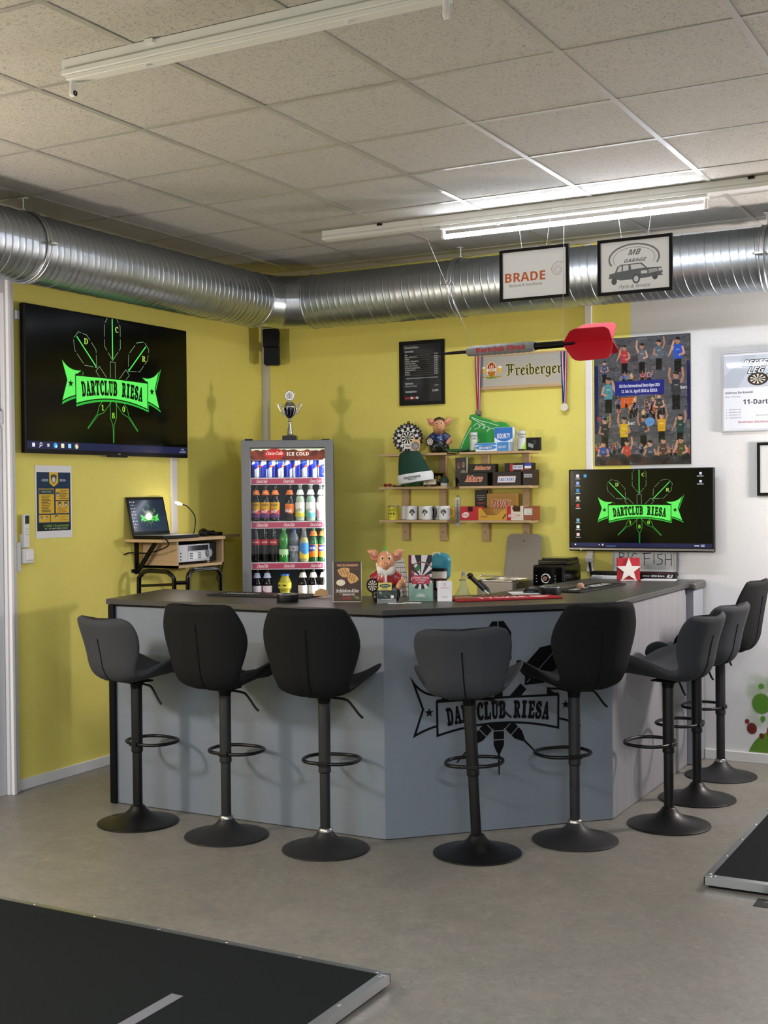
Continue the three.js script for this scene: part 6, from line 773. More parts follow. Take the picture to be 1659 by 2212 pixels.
carton('cardboard_box', 'tall black printed box hanging below the middle shelf behind the red tray', 0.088, 0.11, 0.02, [1.725, Y3 + 0.085, 0.045], 0, 0x15151a, (g, w, h) => { g.fillStyle = '#141418'; g.fillRect(0, 0, w, h); g.fillStyle = '#c8c8c8'; g.fillRect(w * 0.15, h * 0.33, w * 0.7, 6); g.fillRect(w * 0.12, h * 0.44, w * 0.76, 6); word(g, 'DARTS', w / 2, h * 0.58, 22, w * 0.4); g.fillStyle = '#8a2a2a'; g.fillRect(w * 0.2, h * 0.75, w * 0.6, h * 0.12); }, null, [160, 220]);
carton('chocolate_box', 'caramel-coloured upright wafer box at the back of the bottom right shelf', 0.21, 0.17, 0.03, [1.885, Y3, 0.068], 0, 0xb88a3c, (g, w, h) => { g.fillStyle = '#bd8d3e'; g.fillRect(0, 0, w, h); g.fillStyle = '#c89a4a'; g.fillRect(0, 0, w, h * 0.06); wordLine(g, 'TWiX', w * 0.42, h * 0.4, h * 0.4, w * 0.62, '#b8302a', '#f0dcc0', h * 0.05, 'italic bold'); g.strokeStyle = '#6a3a20'; g.lineWidth = 16; g.beginPath(); g.moveTo(w * 0.7, h * 0.85); g.lineTo(w * 0.95, h * 0.45); g.stroke(); }, null, [320, 260]);
function tray(label, x, w, h, d, ry, c, inner, pts, fn) {
  const o = thing('snack_tray', label, 'tray', [x, Y3, 0.15], ry); const t = 0.002; part(o, 'tray_base', box(w, t, d, 0, t / 2, 0), mat(c, 0.5)); part(o, 'tray_back', box(w, h, t, 0, h / 2, -d / 2), mat(inner, 0.6));
  for (const s of [-1, 1]) part(o, 'tray_side', box(t, h, d, s * w / 2, h / 2, 0), mat(c, 0.5)); part(o, 'tray_front', ext(pts.map(([a, b]) => [a * w / 2, b * h]), t).translate(0, 0, d / 2), mat(c, 0.5)); const sg = new THREE.ShapeGeometry(poly(pts.map(([a, b]) => [a * w / 2, b * h]))); { const uv = sg.attributes.uv, p = sg.attributes.position; for (let i = 0; i < p.count; i++) uv.setXY(i, p.getX(i) / w + 0.5, p.getY(i) / h); } const s = part(o, 'front_print', sg, printMat(tex(256, 180, fn), 0.45)); s.position.z = d / 2 + t + 0.0006; return o;
}
tray('red open snack tray at the left of the bottom right shelf', 1.705, 0.125, 0.088, 0.1, 0.05, 0xb0202a, 0x5a3a24, [[-1, 0], [1, 0], [1, 1], [0.4, 1], [0.4, 0.62], [-0.15, 0.62], [-0.15, 1], [-1, 1]], (g, w, h) => { g.fillStyle = '#b8222c'; g.fillRect(0, 0, w, h); g.fillStyle = '#e8e0dc'; g.beginPath(); g.ellipse(w * 0.3, h * 0.62, 52, 36, -0.2, 0, 7); g.fill(); g.fillStyle = '#b8222c'; word(g, 'KitKat', w * 0.3, h * 0.62, 40, 80, 'italic bold'); });
tray('yellow open snack tray with a dipped front in the middle of the bottom right shelf', 1.868, 0.205, 0.078, 0.09, 0, 0xc8982e, 0xb88a3c, [[-1, 0], [1, 0], [1, 0.95], [0.85, 0.95], [0.3, 0.4], [-0.4, 0.4], [-0.75, 1], [-1, 1]], (g, w, h) => { g.fillStyle = '#cfa038'; g.fillRect(0, 0, w, h); g.fillStyle = '#a8302a'; word(g, 'TWiX', w * 0.2, h * 0.72, 36, 60, 'italic bold'); g.strokeStyle = '#6a3a20'; g.lineWidth = 14; g.beginPath(); g.moveTo(w * 0.84, h * 0.9); g.lineTo(w * 0.95, h * 0.5); g.stroke(); });
tray('white and red open snack tray at the right of the bottom right shelf', 2.022, 0.105, 0.09, 0.1, 0, 0xd8ccb8, 0x6a4a30, [[-1, 0], [1, 0], [1, 1], [0.75, 1], [0.75, 0.6], [-0.1, 0.6], [-0.5, 1], [-1, 1]], (g, w, h) => { g.fillStyle = '#ddd2c0'; g.fillRect(0, 0, w, h); g.fillStyle = '#b8222c'; g.fillRect(0, 0, w * 0.28, h); word(g, 'WHITE', w * 0.74, h * 0.66, 26, 60); wordLine(g, 'KitKat', w * 0.32, h * 0.68, 54, 120, '#fff', '#b8222c', 6, 'italic bold'); });
carton('cardboard_box', 'brown and white cardboard box at the right end of the bottom right shelf', 0.07, 0.088, 0.1, [2.114, Y3, 0.135], 0, 0x8a4a30, (g, w, h) => { g.fillStyle = '#8e4e34'; g.fillRect(0, 0, w, h); g.fillStyle = '#d8d4cc'; g.fillRect(0, h * 0.15, w * 0.82, h * 0.48); g.strokeStyle = '#a8a49c'; g.lineWidth = 4; g.strokeRect(w * 0.3, h * 0.25, w * 0.4, h * 0.28); }, null, [128, 160]);
// ---------------------------------------------------------------- things on the bar
const tw = (x, z) => [x, BH + 0.0008, z];
// left bar mat, ashtray, opener
{ const m = thing('bar_mat', 'long black rubber bar mat with white and red print at the left of the bar', 'bar mat', tw(1.335, 2.00), 0.06); part(m, 'rubber', box(0.60, 0.008, 0.22, 0, 0.004, 0, 0.003), mat(0x101011, 0.7)); part(m, 'print', plane(0.58, 0.2).rotateX(-Math.PI / 2).translate(0, 0.0086, 0), printMat(tex(512, 180, (g, w, h) => { g.fillStyle = '#111112'; g.fillRect(0, 0, w, h); g.fillStyle = '#d8dad4'; word(g, 'Steinbier', w * 0.24, h * 0.5, 66, 170, 'italic bold', 'serif'); g.fillStyle = '#c03a42'; word(g, 'DARTCLUB', w * 0.66, h * 0.35, 50, 200); g.fillStyle = '#e0c8c8'; word(g, 'RIESA', w * 0.74, h * 0.72, 44, 110); }), 0.6)); }
const ashProto = (label, p, ry) => { const a = thing('ashtray', label, 'ashtray', p, ry); part(a, 'bowl', lathe([[0, 0.004], [0.05, 0], [0.058, 0.003], [0.06, 0.036], [0.057, 0.039], [0.05, 0.036], [0.046, 0.01], [0, 0.009]], 8).scale(1, 1, 1), mat(0x0e0e0f, 0.5)); part(a, 'silver_rim', new THREE.TorusGeometry(0.0535, 0.0016, 6, 40).rotateX(Math.PI / 2).translate(0, 0.0385, 0), M.alu); return a; };
ashProto('black octagonal ashtray at the end of the left bar mat', [1.645, BH, 2.262], 0.2); ashProto('black octagonal ashtray beside the computer mouse', [2.695, BH, 1.345], 0.3);
{ const c = thing('cork_coaster', 'small tan paper coaster lying behind the left ashtray', 'coaster', [1.665, BH + 0.008, 1.97], 0.7); part(c, 'card', ext(poly([[-0.04, 0], [0.035, 0], [0.03, 0.03], [0, 0.038], [-0.03, 0.026]]), 0.012, 0.001), mat(0xc4a070, 0.7)); }
// acrylic menu stand
{ const s = thing('menu_stand', 'acrylic stand with a baguette advertisement at the left of the bar top', 'menu stand', tw(1.932, 2.155), 0.42); s.userData.category = 'menu stand'; const ad = tex(384, 560, (g, w, h) => {
  g.fillStyle = '#4c382c'; g.fillRect(0, 0, w, h); for (let i = 0; i < 90; i++) { g.globalAlpha = 0.18; g.fillStyle = ['#6a5040', '#3a2a20', '#7a5c44'][i % 3]; g.fillRect(rnd() * w - 40, rnd() * h, 60 + rnd() * 200, 3 + rnd() * 12); } g.globalAlpha = 1; g.fillStyle = '#f0b088'; word(g, 'NEU IM ANGEBOT!', w / 2, 55, 44, w * 0.78);
  for (const [x, y, a] of [[140, 150, -0.2], [260, 235, 0.5]]) { g.save(); g.translate(x, y); g.rotate(a); g.fillStyle = '#d8a868'; g.beginPath(); g.moveTo(-80, -50); g.quadraticCurveTo(20, -80, 90, -30); g.quadraticCurveTo(80, 40, 20, 80); g.quadraticCurveTo(-70, 70, -80, -50); g.fill(); g.strokeStyle = '#7a4a24'; g.lineWidth = 9; for (let i = -1; i < 3; i++) { g.beginPath(); g.moveTo(-50 + i * 36, -46); g.lineTo(-30 + i * 36, 36); g.stroke(); } g.restore(); }
  g.fillStyle = '#e8dcc4'; g.beginPath(); g.ellipse(100, 300, 64, 44, 0, 0, 7); g.fill(); g.fillStyle = '#f2f0ea'; word(g, 'Schinken-Käse', w * 0.5, 415, 66, w * 0.84, 'italic bold', 'serif'); word(g, 'BAGUETTE', w * 0.55, 468, 36, 170); g.fillStyle = '#d8b030'; g.fillRect(90, 455, 22, 10); g.fillStyle = '#6a7a3a'; g.beginPath(); g.ellipse(330, 510, 40, 22, 0.4, 0, 7); g.fill(); g.fillStyle = '#7a3a2a'; g.beginPath(); g.ellipse(190, 520, 80, 24, 0, 0, 7); g.fill(); });
  const p = part(s, 'print', box(0.138, 0.2, 0.0012), mat(0x50402f, 0.5)); p.position.set(0, 0.102, 0); p.rotation.x = -0.16; const q = part(p, 'advert', plane(0.136, 0.198, 0, 0, 0.0009), printMat(ad, 0.25)); const a = part(s, 'acrylic', [box(0.142, 0.204, 0.0025)], mat(0xffffff, 0.04, 0, { transmission: 1, thickness: 0, ior: 1.25, specularIntensity: 0.4 })); a.position.set(0, 0.103, 0.004); a.rotation.x = -0.16; part(s, 'acrylic_foot', box(0.142, 0.003, 0.07, 0, 0.0018, 0.01), mat(0xe4e2da, 0.05, 0, { transmission: 0.9, thickness: 0 })); part(s, 'acrylic_edge', [box(0.003, 0.2, 0.003, -0.071, 0.1, 0.004).rotateX(0), box(0.003, 0.2, 0.003, 0.071, 0.1, 0.004), box(0.144, 0.003, 0.003, 0, 0.003, 0.045)].map((g) => g.rotateX(-0.0)), mat(0xd8d2c0, 0.1)); }
// towel hanging behind, folded dish cloth
{ const t = thing('dish_towel', 'checked grey and white dish towel behind the baguette stand', 'towel', [1.90, 0.93, 1.55], 0.5); const g = new THREE.PlaneGeometry(0.12, 0.34, 14, 20).translate(0, 0.17, 0), p = g.attributes.position; for (let i = 0; i < p.count; i++) { const y = p.getY(i) / 0.34; p.setX(i, p.getX(i) * (1.25 - 0.75 * y) + 0.02 * (1 - y)); p.setZ(i, 0.016 * Math.sin(p.getX(i) * 120) * (1.1 - y)); } g.computeVertexNormals(); part(t, 'cloth', g, mat(0xffffff, 0.9, 0, { side: THREE.DoubleSide, map: tex(128, 256, (g2, w, h) => { g2.fillStyle = '#d4cfc8'; g2.fillRect(0, 0, w, h); g2.strokeStyle = '#6a6a6e'; g2.lineWidth = 3; for (let i = 0; i < 14; i++) { g2.beginPath(); g2.moveTo(0, i * 20); g2.lineTo(w, i * 20); g2.moveTo(i * 20, 0); g2.lineTo(i * 20, h); g2.stroke(); } }, { own: 1 }) })); part(t, 'towel_stand', [cyl(0.006, 0.006, 0.41, 0, 0.205 - 0.07, -0.02), cyl(0.05, 0.055, 0.012, 0, -0.076, -0.02), bar([-0.03, 0.335, -0.02], [0.03, 0.335, -0.02], 0.004)], M.steel); }
// card holder before the pig
{ const c = thing('card_holder', 'clear holder of dark business cards with a yellow card before the red pig figurine', 'card holder', tw(2.155, 2.155), 0.46); part(c, 'acrylic_tray', [box(0.095, 0.003, 0.045, 0, 0.0016, 0), box(0.095, 0.07, 0.0025, 0, 0.035, -0.02), box(0.095, 0.022, 0.0025, 0, 0.012, 0.021)], mat(0xeef2f2, 0.05, 0, { transmission: 0.85, thickness: 0 })); const k = part(c, 'card_stack', box(0.088, 0.056, 0.02), mat(0x1c2420, 0.4)); k.position.set(0, 0.034, 0.0); k.rotation.x = -0.15; part(k, 'card_print', plane(0.087, 0.055, 0, 0, 0.0106), printMat(tex(220, 140, (g, w, h) => { g.fillStyle = '#232c28'; g.fillRect(0, 0, w, h); g.fillStyle = '#3a4640'; g.beginPath(); g.arc(110, 90, 80, 3.3, 6.1); g.lineTo(110, 60); g.fill(); dartboard(g, 34, 30, 20, '#555'); g.fillStyle = '#e4e8e4'; g.fillRect(160, 60, 38, 38); g.fillRect(40, 108, 130, 6); g.strokeStyle = '#ddd'; g.lineWidth = 3; g.beginPath(); g.moveTo(80, 70); g.lineTo(120, 95); g.stroke(); }), 0.3)); const y = part(c, 'yellow_card', box(0.066, 0.045, 0.001), mat(0xd8cc68, 0.5), 'yellow card'); y.position.set(-0.008, 0.078, 0.0); y.rotation.x = -0.12; part(y, 'yellow_print', plane(0.065, 0.044, 0, 0, 0.0008), printMat(tex(180, 124, (g, w, h) => { g.fillStyle = '#dccf70'; g.fillRect(0, 0, w, h); g.fillStyle = '#1d4a5a'; g.beginPath(); g.ellipse(w / 2, h * 0.34, 74, 26, 0, 0, 7); g.fill(); g.fillStyle = '#e8dc5a'; word(g, 'DARTCLUB', w / 2, h * 0.34, 24, 100); lines(g, 40, 74, 100, 4, 11, '#5a5a3a', 4); }), 0.5)); }
for (const [i, x, z, a] of [[0, 2.215, 2.165, 0.55], [1, 2.27, 2.105, 0.3]]) solo('flyer_card', i ? 'white card lying flat before the brochure holder' : 'white card lying flat at the right of the card holder', 'card', box(0.085, 0.0025, 0.04, 0, 0.0014, 0, 0.0005), i ? M.white : mat(0xd8dadc, 0.4), tw(x, z), a);
// brochure holder
{ const b = thing('brochure_holder', 'clear brochure holder with red and green darts leaflets right of the pig figurine', 'brochure holder', tw(2.258, 1.985), 0.40); const L = part(b, 'leaflets', box(0.118, 0.222, 0.012), mat(0x5a2a30, 0.4)); L.position.set(-0.004, 0.118, -0.008); L.rotation.x = -0.12; part(L, 'leaflet_print', plane(0.117, 0.221, 0, 0, 0.0066), printMat(tex(320, 560, (g, w, h) => {
  g.fillStyle = '#241c20'; g.fillRect(0, 0, w, h); const cx = w * 0.55, cy = h * 0.5; for (let i = 0; i < 20; i++) { g.fillStyle = i % 2 ? '#ddd2d8' : '#1e2023'; g.beginPath(); g.moveTo(cx, cy); g.arc(cx, cy, 500, i * 0.314, (i + 1) * 0.314); g.fill(); g.strokeStyle = i % 2 ? '#2a7a4a' : '#a83040'; g.lineWidth = 16; g.beginPath(); g.arc(cx, cy, 190, i * 0.314, (i + 1) * 0.314); g.stroke(); } g.fillStyle = '#5a1c26'; g.fillRect(0, 0, w * 0.13, h); g.globalAlpha = 0.7; g.fillRect(0, h * 0.2, w * 0.25, h * 0.3); g.globalAlpha = 1;
  g.fillStyle = '#2f6a3e'; g.beginPath(); g.moveTo(80, 170); g.lineTo(150, 110); g.lineTo(175, 190); g.lineTo(110, 205); g.fill(); g.strokeStyle = '#e0d8dc'; g.lineWidth = 7; g.beginPath(); g.moveTo(150, 180); g.lineTo(185, 280); g.stroke(); g.fillStyle = '#a83a4c'; g.fillRect(50, 255, 245, 110); g.fillStyle = '#f0dce0'; word(g, 'STEELDART TRAINING', 172, 285, 30, 220); word(g, 'Jetzt Mitglied', 172, 315, 24, 150); word(g, 'werden!', 172, 342, 24, 90); }), 0.3));
  part(b, 'holder_back', box(0.124, 0.1, 0.003, 0, 0.052, -0.018), mat(0xdfe8e4, 0.05, 0, { transmission: 0.85, thickness: 0 })); const fs2 = poly([[-0.06, 0], [0.06, 0], [0.06, 0.088], [0.045, 0.09], [0.035, 0.064], [0, 0.056], [-0.035, 0.064], [-0.045, 0.09], [-0.06, 0.088]]); part(b, 'holder_front', [ext(fs2, 0.003).translate(0, 0.003, 0.018)], mat(0xc4e8da, 0.15, 0, { transmission: 0.6, thickness: 0 }), 'pale green front with emblem'); part(b, 'front_emblem', Array.from({ length: 9 }, (_, i) => flatBar([0, 0.024, 0.0225], [0.026 * Math.sin((i - 4) * 0.42), 0.024 + 0.02 * Math.cos((i - 4) * 0.42), 0.0225], 0.003, 0.001)), mat(0xeef4f0, 0.3)); part(b, 'holder_foot', box(0.124, 0.003, 0.045, 0, 0.0016, 0.0), mat(0xe4ece8, 0.05, 0, { transmission: 0.8, thickness: 0 })); }
// small yellow-black thing at the pig's left
{ const g = thing('wrapped_candy', 'small yellow and green packet on a black stand left of the pig figurine', 'packet', tw(1.978, 1.93), 0.5); part(g, 'stand_block', box(0.045, 0.022, 0.035, 0, 0.011, 0, 0.004), M.blackGloss); part(g, 'packet', blob([[-0.01, 0.036, 0, 0.014, 0.01, 0.04, 0, 0.014], [0.005, 0.052, 0, 0.008, 0.012, 0.056, 0, 0.006]], 24, 0.006), mat(0xb8b02a, 0.5)); }
// turquoise bag on a mug
{ const t = thing('gift_cup', 'printed cup under a turquoise bag behind the brochure holder', 'gift', [2.245, BH, 1.755], 0.4); part(t, 'wooden_base', box(0.07, 0.04, 0.06, 0, 0.0205, 0, 0.003), mat(0x6a665e, 0.6)); part(t, 'cup_body', cyl(0.044, 0.04, 0.1, 0, 0.091, 0, 30), mat(0x231a1a, 0.3)); part(t, 'cup_print', new THREE.CylinderGeometry(0.0446, 0.0406, 0.095, 30, 1, true, -1.3, 2.6).translate(0, 0.091, 0), printMat(tex(220, 180, (g, w, h) => { g.fillStyle = '#d8d4c8'; g.fillRect(0, 0, w, h * 0.4); g.fillStyle = '#1d1618'; g.fillRect(0, h * 0.4, w, h); g.fillStyle = '#8a2028'; g.fillRect(w * 0.5, h * 0.38, w * 0.2, h * 0.5); g.fillStyle = '#e0e0dc'; g.fillRect(w * 0.38, h * 0.5, w * 0.08, h * 0.4); }), 0.25)); part(t, 'turquoise_bag', blob([[0.0, 0.16, -0.01, 0.04, 0.02, 0.195, -0.01, 0.034], [0.03, 0.12, -0.022, 0.03, 0.036, 0.19, -0.012, 0.026], [-0.02, 0.165, 0, 0.026, -0.01, 0.2, -0.005, 0.024]], 34, 0.008), mat(0x2a8aa0, 0.45), 'turquoise bag'); part(t, 'black_band', new THREE.CylinderGeometry(0.046, 0.046, 0.016, 30).translate(0, 0.145, 0), M.black); part(t, 'wire_loop', new THREE.TorusGeometry(0.022, 0.003, 8, 24, Math.PI).translate(-0.012, 0.212, 0.01), M.white); }
// small stand with a printed card (its code is left blank)
{ const q = thing('card_stand', 'small white acrylic card stand between the brochures and the red towel', 'card stand', tw(2.372, 1.95), 0.42); const s = new THREE.Shape(); s.moveTo(-0.036, 0); s.lineTo(0.036, 0); s.lineTo(0.036, 0.088); s.quadraticCurveTo(0.036, 0.098, 0.026, 0.098); s.lineTo(-0.026, 0.098); s.quadraticCurveTo(-0.036, 0.098, -0.036, 0.088); s.closePath(); const c = part(q, 'card_plate', ext(s, 0.003, 0.0006), mat(0xe6e8ea, 0.25)); c.rotation.x = -0.12; c.position.y = 0.003; part(c, 'card_print', plane(0.064, 0.088, 0, 0.05, 0.0044), printMat(tex(200, 280, (g, w, h) => { g.fillStyle = '#e9ebee'; g.fillRect(0, 0, w, h); g.strokeStyle = '#c83a6a'; g.lineWidth = 6; g.beginPath(); g.arc(100, 40, 20, 0, 7); g.stroke(); g.fillStyle = '#c83a8a'; word(g, 'Instagram', 100, 96, 26, 120, 'bold'); g.fillStyle = '#4a4a4e'; word(g, '1.  2.  3.', 100, 232, 22, 100); g.fillRect(60, 252, 80, 5); }), 0.3)); part(q, 'stand_foot', box(0.072, 0.003, 0.045, 0, 0.0016, 0.004, 0.0008), mat(0xe6e8ea, 0.25)); }
// red bar towel with lettering, wooden opener
{ const t = thing('bar_towel', 'red bar runner with white lettering on the corner of the bar', 'bar towel', tw(2.60, 1.712), Math.PI / 4); part(t, 'towel_fabric', box(0.56, 0.008, 0.16, 0, 0.0042, 0, 0.003), mat(0xa81c26, 0.85)); part(t, 'towel_print', plane(0.545, 0.145).rotateX(-Math.PI / 2).translate(0, 0.0088, 0), printMat(tex(560, 150, (g, w, h) => { g.fillStyle = '#ad1f2a'; g.fillRect(0, 0, w, h); g.fillStyle = '#f0e4e4'; word(g, 'TYSKIE', w * 0.46, h * 0.5, 104, w * 0.5); g.beginPath(); g.ellipse(w * 0.83, h * 0.5, 54, 40, 0, 0, 7); g.fill(); g.fillStyle = '#ad1f2a'; word(g, 'GRONIE', w * 0.83, h * 0.52, 28, 76); }), 0.85)); }
{ const o = thing('bottle_opener', 'flat wooden bottle opener lying on the left end of the red runner', 'opener', [2.452, BH + 0.009, 1.90], Math.PI / 4 - 0.1); part(o, 'wooden_handle', box(0.085, 0.014, 0.03, 0, 0.007, 0, 0.005), mat(0x9a7048, 0.5)); part(o, 'opener_plate', box(0.02, 0.004, 0.02, 0.045, 0.006, 0, 0.001), M.steel); }
solo('paper_sheet', 'white sheet of paper under the computer mouse on the bar', 'paper', box(0.21, 0.002, 0.19, 0, 0.0012, 0, 0.0005), M.white, tw(2.575, 1.335), 0.55);
{ const m = thing('computer_mouse', 'black and dark red computer mouse on a white sheet of paper', 'mouse', [2.588, BH + 0.0022, 1.305], -0.9); const g = sph(1, 0, 0, 0, 0.034, 0.036, 0.058), p = g.attributes.position; for (let i = 0; i < p.count; i++) if (p.getY(i) < 0) p.setY(i, 0); g.computeVertexNormals(); part(m, 'mouse_body', g, mat(0x121113, 0.35)); part(m, 'red_shell', (() => { const q = sph(1, 0, 0.004, 0.006, 0.022, 0.0335, 0.045), c = q.attributes.position; for (let i = 0; i < c.count; i++) if (c.getY(i) < 0.004) c.setY(i, 0.004); q.computeVertexNormals(); return q; })(), mat(0x5a1620, 0.35), 'dark red top shell'); part(m, 'scroll_wheel', cylX(0.008, 0.007, 0, 0.03, -0.032), M.charcoal); }
{ const m = thing('bar_mat', 'black rubber bar mat with white print on the right side of the bar', 'bar mat', tw(2.755, 0.885), Math.PI / 2 - 0.05); part(m, 'rubber', box(0.68, 0.008, 0.17, 0, 0.004, 0, 0.003), mat(0x111112, 0.7)); part(m, 'print', plane(0.66, 0.155).rotateX(-Math.PI / 2).translate(0, 0.0086, 0), printMat(tex(560, 132, (g, w, h) => { g.fillStyle = '#121213'; g.fillRect(0, 0, w, h); g.fillStyle = '#d8d8d6'; word(g, 'DARTCLUB', w * 0.26, h * 0.5, 50, 170, 'italic bold', 'serif'); word(g, 'RIESA', w * 0.7, h * 0.5, 74, 220, 'italic bold', 'serif'); }), 0.6)); }
solo('wine_cork', 'small round cork on the right bar mat', 'cork', [lathe([[0, 0], [0.018, 0], [0.022, 0.008], [0.02, 0.022], [0.012, 0.03], [0, 0.03]], 18)], mat(0xa88468, 0.7), [2.752, BH + 0.009, 1.03]);
// red box with a white star
{ const s = thing('star_sign', 'red square block with a white wooden star standing on the back right of the bar', 'star sign', tw(2.765, 0.215), 0.42); part(s, 'red_block', box(0.135, 0.135, 0.035, 0, 0.069, 0, 0.002), mat(0xb01f2c, 0.5)); const st = new THREE.Shape(); for (let i = 0; i < 10; i++) { const a = Math.PI / 2 + i * Math.PI / 5, r = i % 2 ? 0.030 : 0.074; i ? st.lineTo(r * Math.cos(a), r * Math.sin(a)) : st.moveTo(r * Math.cos(a), r * Math.sin(a)); } st.closePath(); part(s, 'white_star', ext(st, 0.008, 0.001).translate(0, 0.0625, 0.022), mat(0xe2ded6, 0.6)); part(s, 'star_foot', box(0.1, 0.004, 0.02, 0, 0.0025, 0.022), mat(0xe2ded6, 0.6)); }
// whiteboard and dart rail
{ const w = thing('whiteboard', 'whiteboard with the hand-written words BIG FISH below the right television', 'whiteboard', [2.806, 1.202, 0]); part(w, 'board', box(0.412, 0.2, 0.012, 0, 0, 0.008, 0.002), mat(0x5a5c60, 0.4)); part(w, 'writing_surface', plane(0.392, 0.182, 0.0, 0.0, 0.0146), printMat(tex(640, 300, (g, w2, h) => { g.fillStyle = '#d4d8d8'; g.fillRect(0, 0, w2, h); g.strokeStyle = '#1e2022'; g.lineWidth = 7; g.lineCap = 'round'; const l = (...p) => { g.beginPath(); for (let i = 0; i < p.length; i += 2) g.lineTo(p[i], p[i + 1]); g.stroke(); }; l(60, 190, 60, 90); l(60, 90, 105, 100, 105, 130, 62, 138, 115, 150, 112, 185, 60, 190); l(150, 90, 150, 190); l(240, 105, 205, 95, 185, 140, 205, 185, 240, 175, 240, 145, 220, 145); l(315, 215, 315, 95); l(300, 98, 385, 92); l(315, 150, 370, 148); l(415, 100, 415, 205); l(500, 100, 455, 108, 455, 140, 500, 158, 495, 200, 445, 205); l(530, 100, 530, 210); l(590, 100, 590, 215); l(530, 155, 590, 152); g.lineWidth = 3; g.strokeStyle = '#8a8c8e'; l(560, 60, 600, 40, 580, 90); l(615, 70, 620, 230); l(635, 90, 605, 120); }), 0.2)); part(w, 'board_frame', [box(0.412, 0.01, 0.016, 0, 0.095, 0.01), box(0.412, 0.01, 0.016, 0, -0.095, 0.01), box(0.01, 0.2, 0.016, -0.201, 0, 0.01), box(0.01, 0.2, 0.016, 0.201, 0, 0.01)], mat(0x8a8c90, 0.3, 0.6)); }
{ const w = thing('rail_box', 'long black box with white logos lying before the whiteboard', 'box', [2.832, BH, 0.05]); part(w, 'box_body', box(0.36, 0.045, 0.05, 0, 0.0228, 0, 0.002), M.black); part(w, 'logo_print', plane(0.35, 0.036, 0, 0.022, 0.0256), printMat(tex(560, 60, (g, w2, h) => { g.fillStyle = '#131313'; g.fillRect(0, 0, w2, h); g.fillStyle = '#a82a34'; g.fillRect(0, 0, w2, 4); g.fillStyle = '#e0e0e0'; word(g, 'winmau', 280, 32, 22, 70); word(g, 'WINS', 360, 32, 26, 60, 'bold'); star(g, 405, 32, 14, '#e0e0e0'); word(g, 'darts', 440, 32, 22, 46); word(g, 'R3', 510, 32, 44, 60, 'italic bold'); }), 0.4)); }
solo('soundbar', 'long flat black device at the left end of the logo box on the bar', 'gadget', box(0.17, 0.022, 0.07, 0, 0.0115, 0, 0.006), M.black, [2.575, BH + 0.022, 0.06]);
for (let i = 0; i < 4; i++) solo('paper_stack', `white loose sheet on the back end of the bar, ${['lowest of the left pile', 'second of the left pile', 'top of the left pile', 'lying before the black logo box'][i]}`, 'paper', box(0.2, 0.006, 0.11, 0, 0.0031, 0, 0.001), mat(0xd6d8d8, 0.6), i < 3 ? [2.60, BH + i * 0.0065, 0.075] : [2.93, BH, 0.135], (i - 1) * 0.06);
{ const c = thing('tv_cable', 'black cable running from a white duct end below the right television', 'cable', [2.452, 1.075, 0.012]); part(c, 'cable', flatBar([0, 0.10, 0.01], [0.018, 0.0, 0.016], 0.014, 0.008), M.black); part(c, 'duct_end', box(0.05, 0.045, 0.03, 0, 0.122, 0.004, 0.003), M.whitePlastic); }
// ---------------------------------------------------------------- behind the bar, on the low counter
const CY = 0.8602;
const steelB = mat(0x8f8b84, 0.42, 0.9);
{ const f = thing('deep_fryer', 'stainless steel deep fryer with a wire basket behind the bar', 'fryer', [2.02, CY, 0.38]); part(f, 'housing', box(0.235, 0.21, 0.28, 0, 0.106, 0, 0.004), steelB); part(f, 'oil_pan', [box(0.225, 0.012, 0.006, 0, 0.216, 0.135, 0.002), box(0.225, 0.012, 0.006, 0, 0.216, -0.135, 0.002), box(0.006, 0.012, 0.27, -0.113, 0.216, 0, 0.002), box(0.006, 0.012, 0.27, 0.113, 0.216, 0, 0.002)], M.chrome); part(f, 'oil', box(0.2, 0.004, 0.24, 0, 0.212, 0), mat(0x3a2c18, 0.2)); part(f, 'basket_wire', [tube([[-0.12, 0.236, 0.12], [-0.1, 0.246, 0.1], [0.0, 0.244, 0.09], [0.11, 0.24, 0.08], [0.125, 0.232, 0.08], [0.126, 0.205, 0.08]], 0.004, 50), tube([[-0.09, 0.235, 0.14], [-0.05, 0.215, 0.13], [-0.03, 0.208, 0.1]], 0.003, 16)], M.chrome); const h = part(f, 'basket_handle', bar([-0.15, 0.245, 0.17], [-0.055, 0.165, 0.17], 0.014, 16), M.blackGloss); part(h, 'handle_knob', sph(0.02, -0.15, 0.247, 0.17), M.blackGloss); part(h, 'handle_rod', bar([-0.055, 0.165, 0.17], [-0.02, 0.135, 0.17], 0.004), M.chrome); }
{ const l = thing('fryer_lid', 'large grey metal lid with rounded corners leaning on the wall behind the fryer', 'lid', [2.035, CY, 0.165]); const s = new THREE.Shape(); s.moveTo(-0.13, 0); s.lineTo(0.13, 0); s.lineTo(0.118, 0.46); s.quadraticCurveTo(0.116, 0.5, 0.078, 0.5); s.lineTo(-0.078, 0.5); s.quadraticCurveTo(-0.116, 0.5, -0.118, 0.46); s.closePath(); s.holes.push(new THREE.Path().absarc(0, 0.455, 0.005, 0, 7, true)); const p = part(l, 'lid_sheet', ext(s, 0.003, 0.0008), mat(0x77736c, 0.45, 0.6)); p.rotation.x = -0.2; }
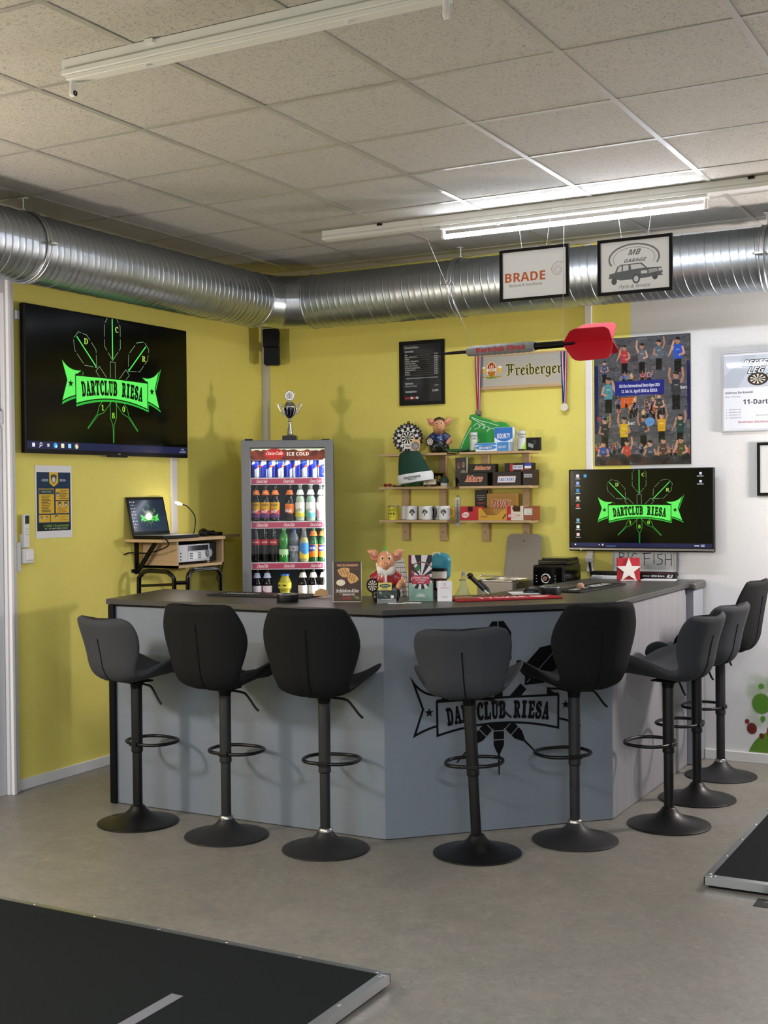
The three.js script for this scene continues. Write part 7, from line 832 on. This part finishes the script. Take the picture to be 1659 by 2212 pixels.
{ const c = thing('coffee_machine', 'glossy black coffee machine with a round dial behind the bar', 'coffee machine', [2.33, CY, 0.27], 0.0); part(c, 'housing', box(0.205, 0.315, 0.3, 0, 0.158, 0, 0.014), M.blackGloss); part(c, 'bean_hopper', [box(0.19, 0.03, 0.22, 0.005, 0.328, -0.02, 0.008), box(0.17, 0.012, 0.18, 0.01, 0.348, -0.03, 0.004)], mat(0x0b0b0c, 0.15)); part(c, 'front_panel', box(0.19, 0.17, 0.012, 0, 0.225, 0.152, 0.005), mat(0x08080a, 0.06)); const d = part(c, 'dial', [new THREE.TorusGeometry(0.026, 0.005, 10, 36).translate(-0.012, 0.235, 0.162), cylZ(0.013, 0.02, -0.012, 0.235, 0.166)], M.chrome); part(d, 'dial_cap', cylZ(0.009, 0.024, -0.012, 0.235, 0.167), mat(0x8a3a34, 0.3)); for (const s of [-1, 1]) for (let i = 0; i < 3; i++) part(c, 'button', box(0.008, 0.004, 0.003, -0.012 + s * 0.06, 0.215 + i * 0.018, 0.159), mat(0xa8a8aa, 0.3)); part(c, 'spout', [box(0.05, 0.03, 0.03, -0.01, 0.17, 0.165, 0.006), cyl(0.005, 0.005, 0.02, -0.02, 0.15, 0.168), cyl(0.005, 0.005, 0.02, 0.0, 0.15, 0.168)], M.chrome); part(c, 'badge_lettering', plane(0.05, 0.016, -0.012, 0.195, 0.1585), printMat(tex(128, 40, (g, w, h) => { g.fillStyle = '#0a0a0b'; g.fillRect(0, 0, w, h); g.fillStyle = '#a8a8a8'; word(g, 'COFFEE', w / 2, h / 2, 26, 90, 'italic bold', 'serif'); }), 0.2)); }
const gl = mat(0xf0f4e8, 0.03, 0, { transmission: 0.9, thickness: 0 });
{ const j = thing('glass_carafe', 'round glass carafe with a metal lid behind the bar, left of the swing-top bottle', 'carafe', [1.805, CY, 0.52]); part(j, 'glass', lathe([[0, 0.002], [0.04, 0.0], [0.05, 0.01], [0.052, 0.06], [0.05, 0.1], [0.046, 0.135], [0.03, 0.165], [0.019, 0.18], [0.018, 0.215], [0.021, 0.22]], 30), gl); part(j, 'lid_ring', new THREE.TorusGeometry(0.0195, 0.003, 8, 28).rotateX(Math.PI / 2).translate(0, 0.22, 0), mat(0x8a7a4a, 0.3, 0.8)); part(j, 'jar_liquid', cyl(0.046, 0.042, 0.06, 0, 0.034, 0), mat(0xc8c45a, 0.1, 0, { transmission: 0.5, thickness: 0 })); }
{ const j = thing('swing_top_bottle', 'clear swing-top bottle with a wire clasp behind the bar', 'bottle', [1.862, CY, 0.63]); part(j, 'glass', lathe([[0, 0.002], [0.03, 0], [0.036, 0.008], [0.036, 0.13], [0.03, 0.175], [0.016, 0.205], [0.012, 0.22], [0.012, 0.25], [0.014, 0.255]], 28), gl); part(j, 'stopper', [cyl(0.012, 0.012, 0.014, 0, 0.262, 0), sph(0.011, 0, 0.272, 0)], mat(0x8a848e, 0.4)); part(j, 'wire_clasp', [tube([[0.013, 0.24, 0], [0.03, 0.25, 0.0], [0.026, 0.225, 0.01], [0.032, 0.2, 0.012]], 0.0016, 24), tube([[-0.013, 0.24, 0], [-0.012, 0.262, 0], [0, 0.282, 0], [0.012, 0.262, 0], [0.013, 0.24, 0]], 0.0016, 24)], M.steel); }
renderer.render(scene, camera);
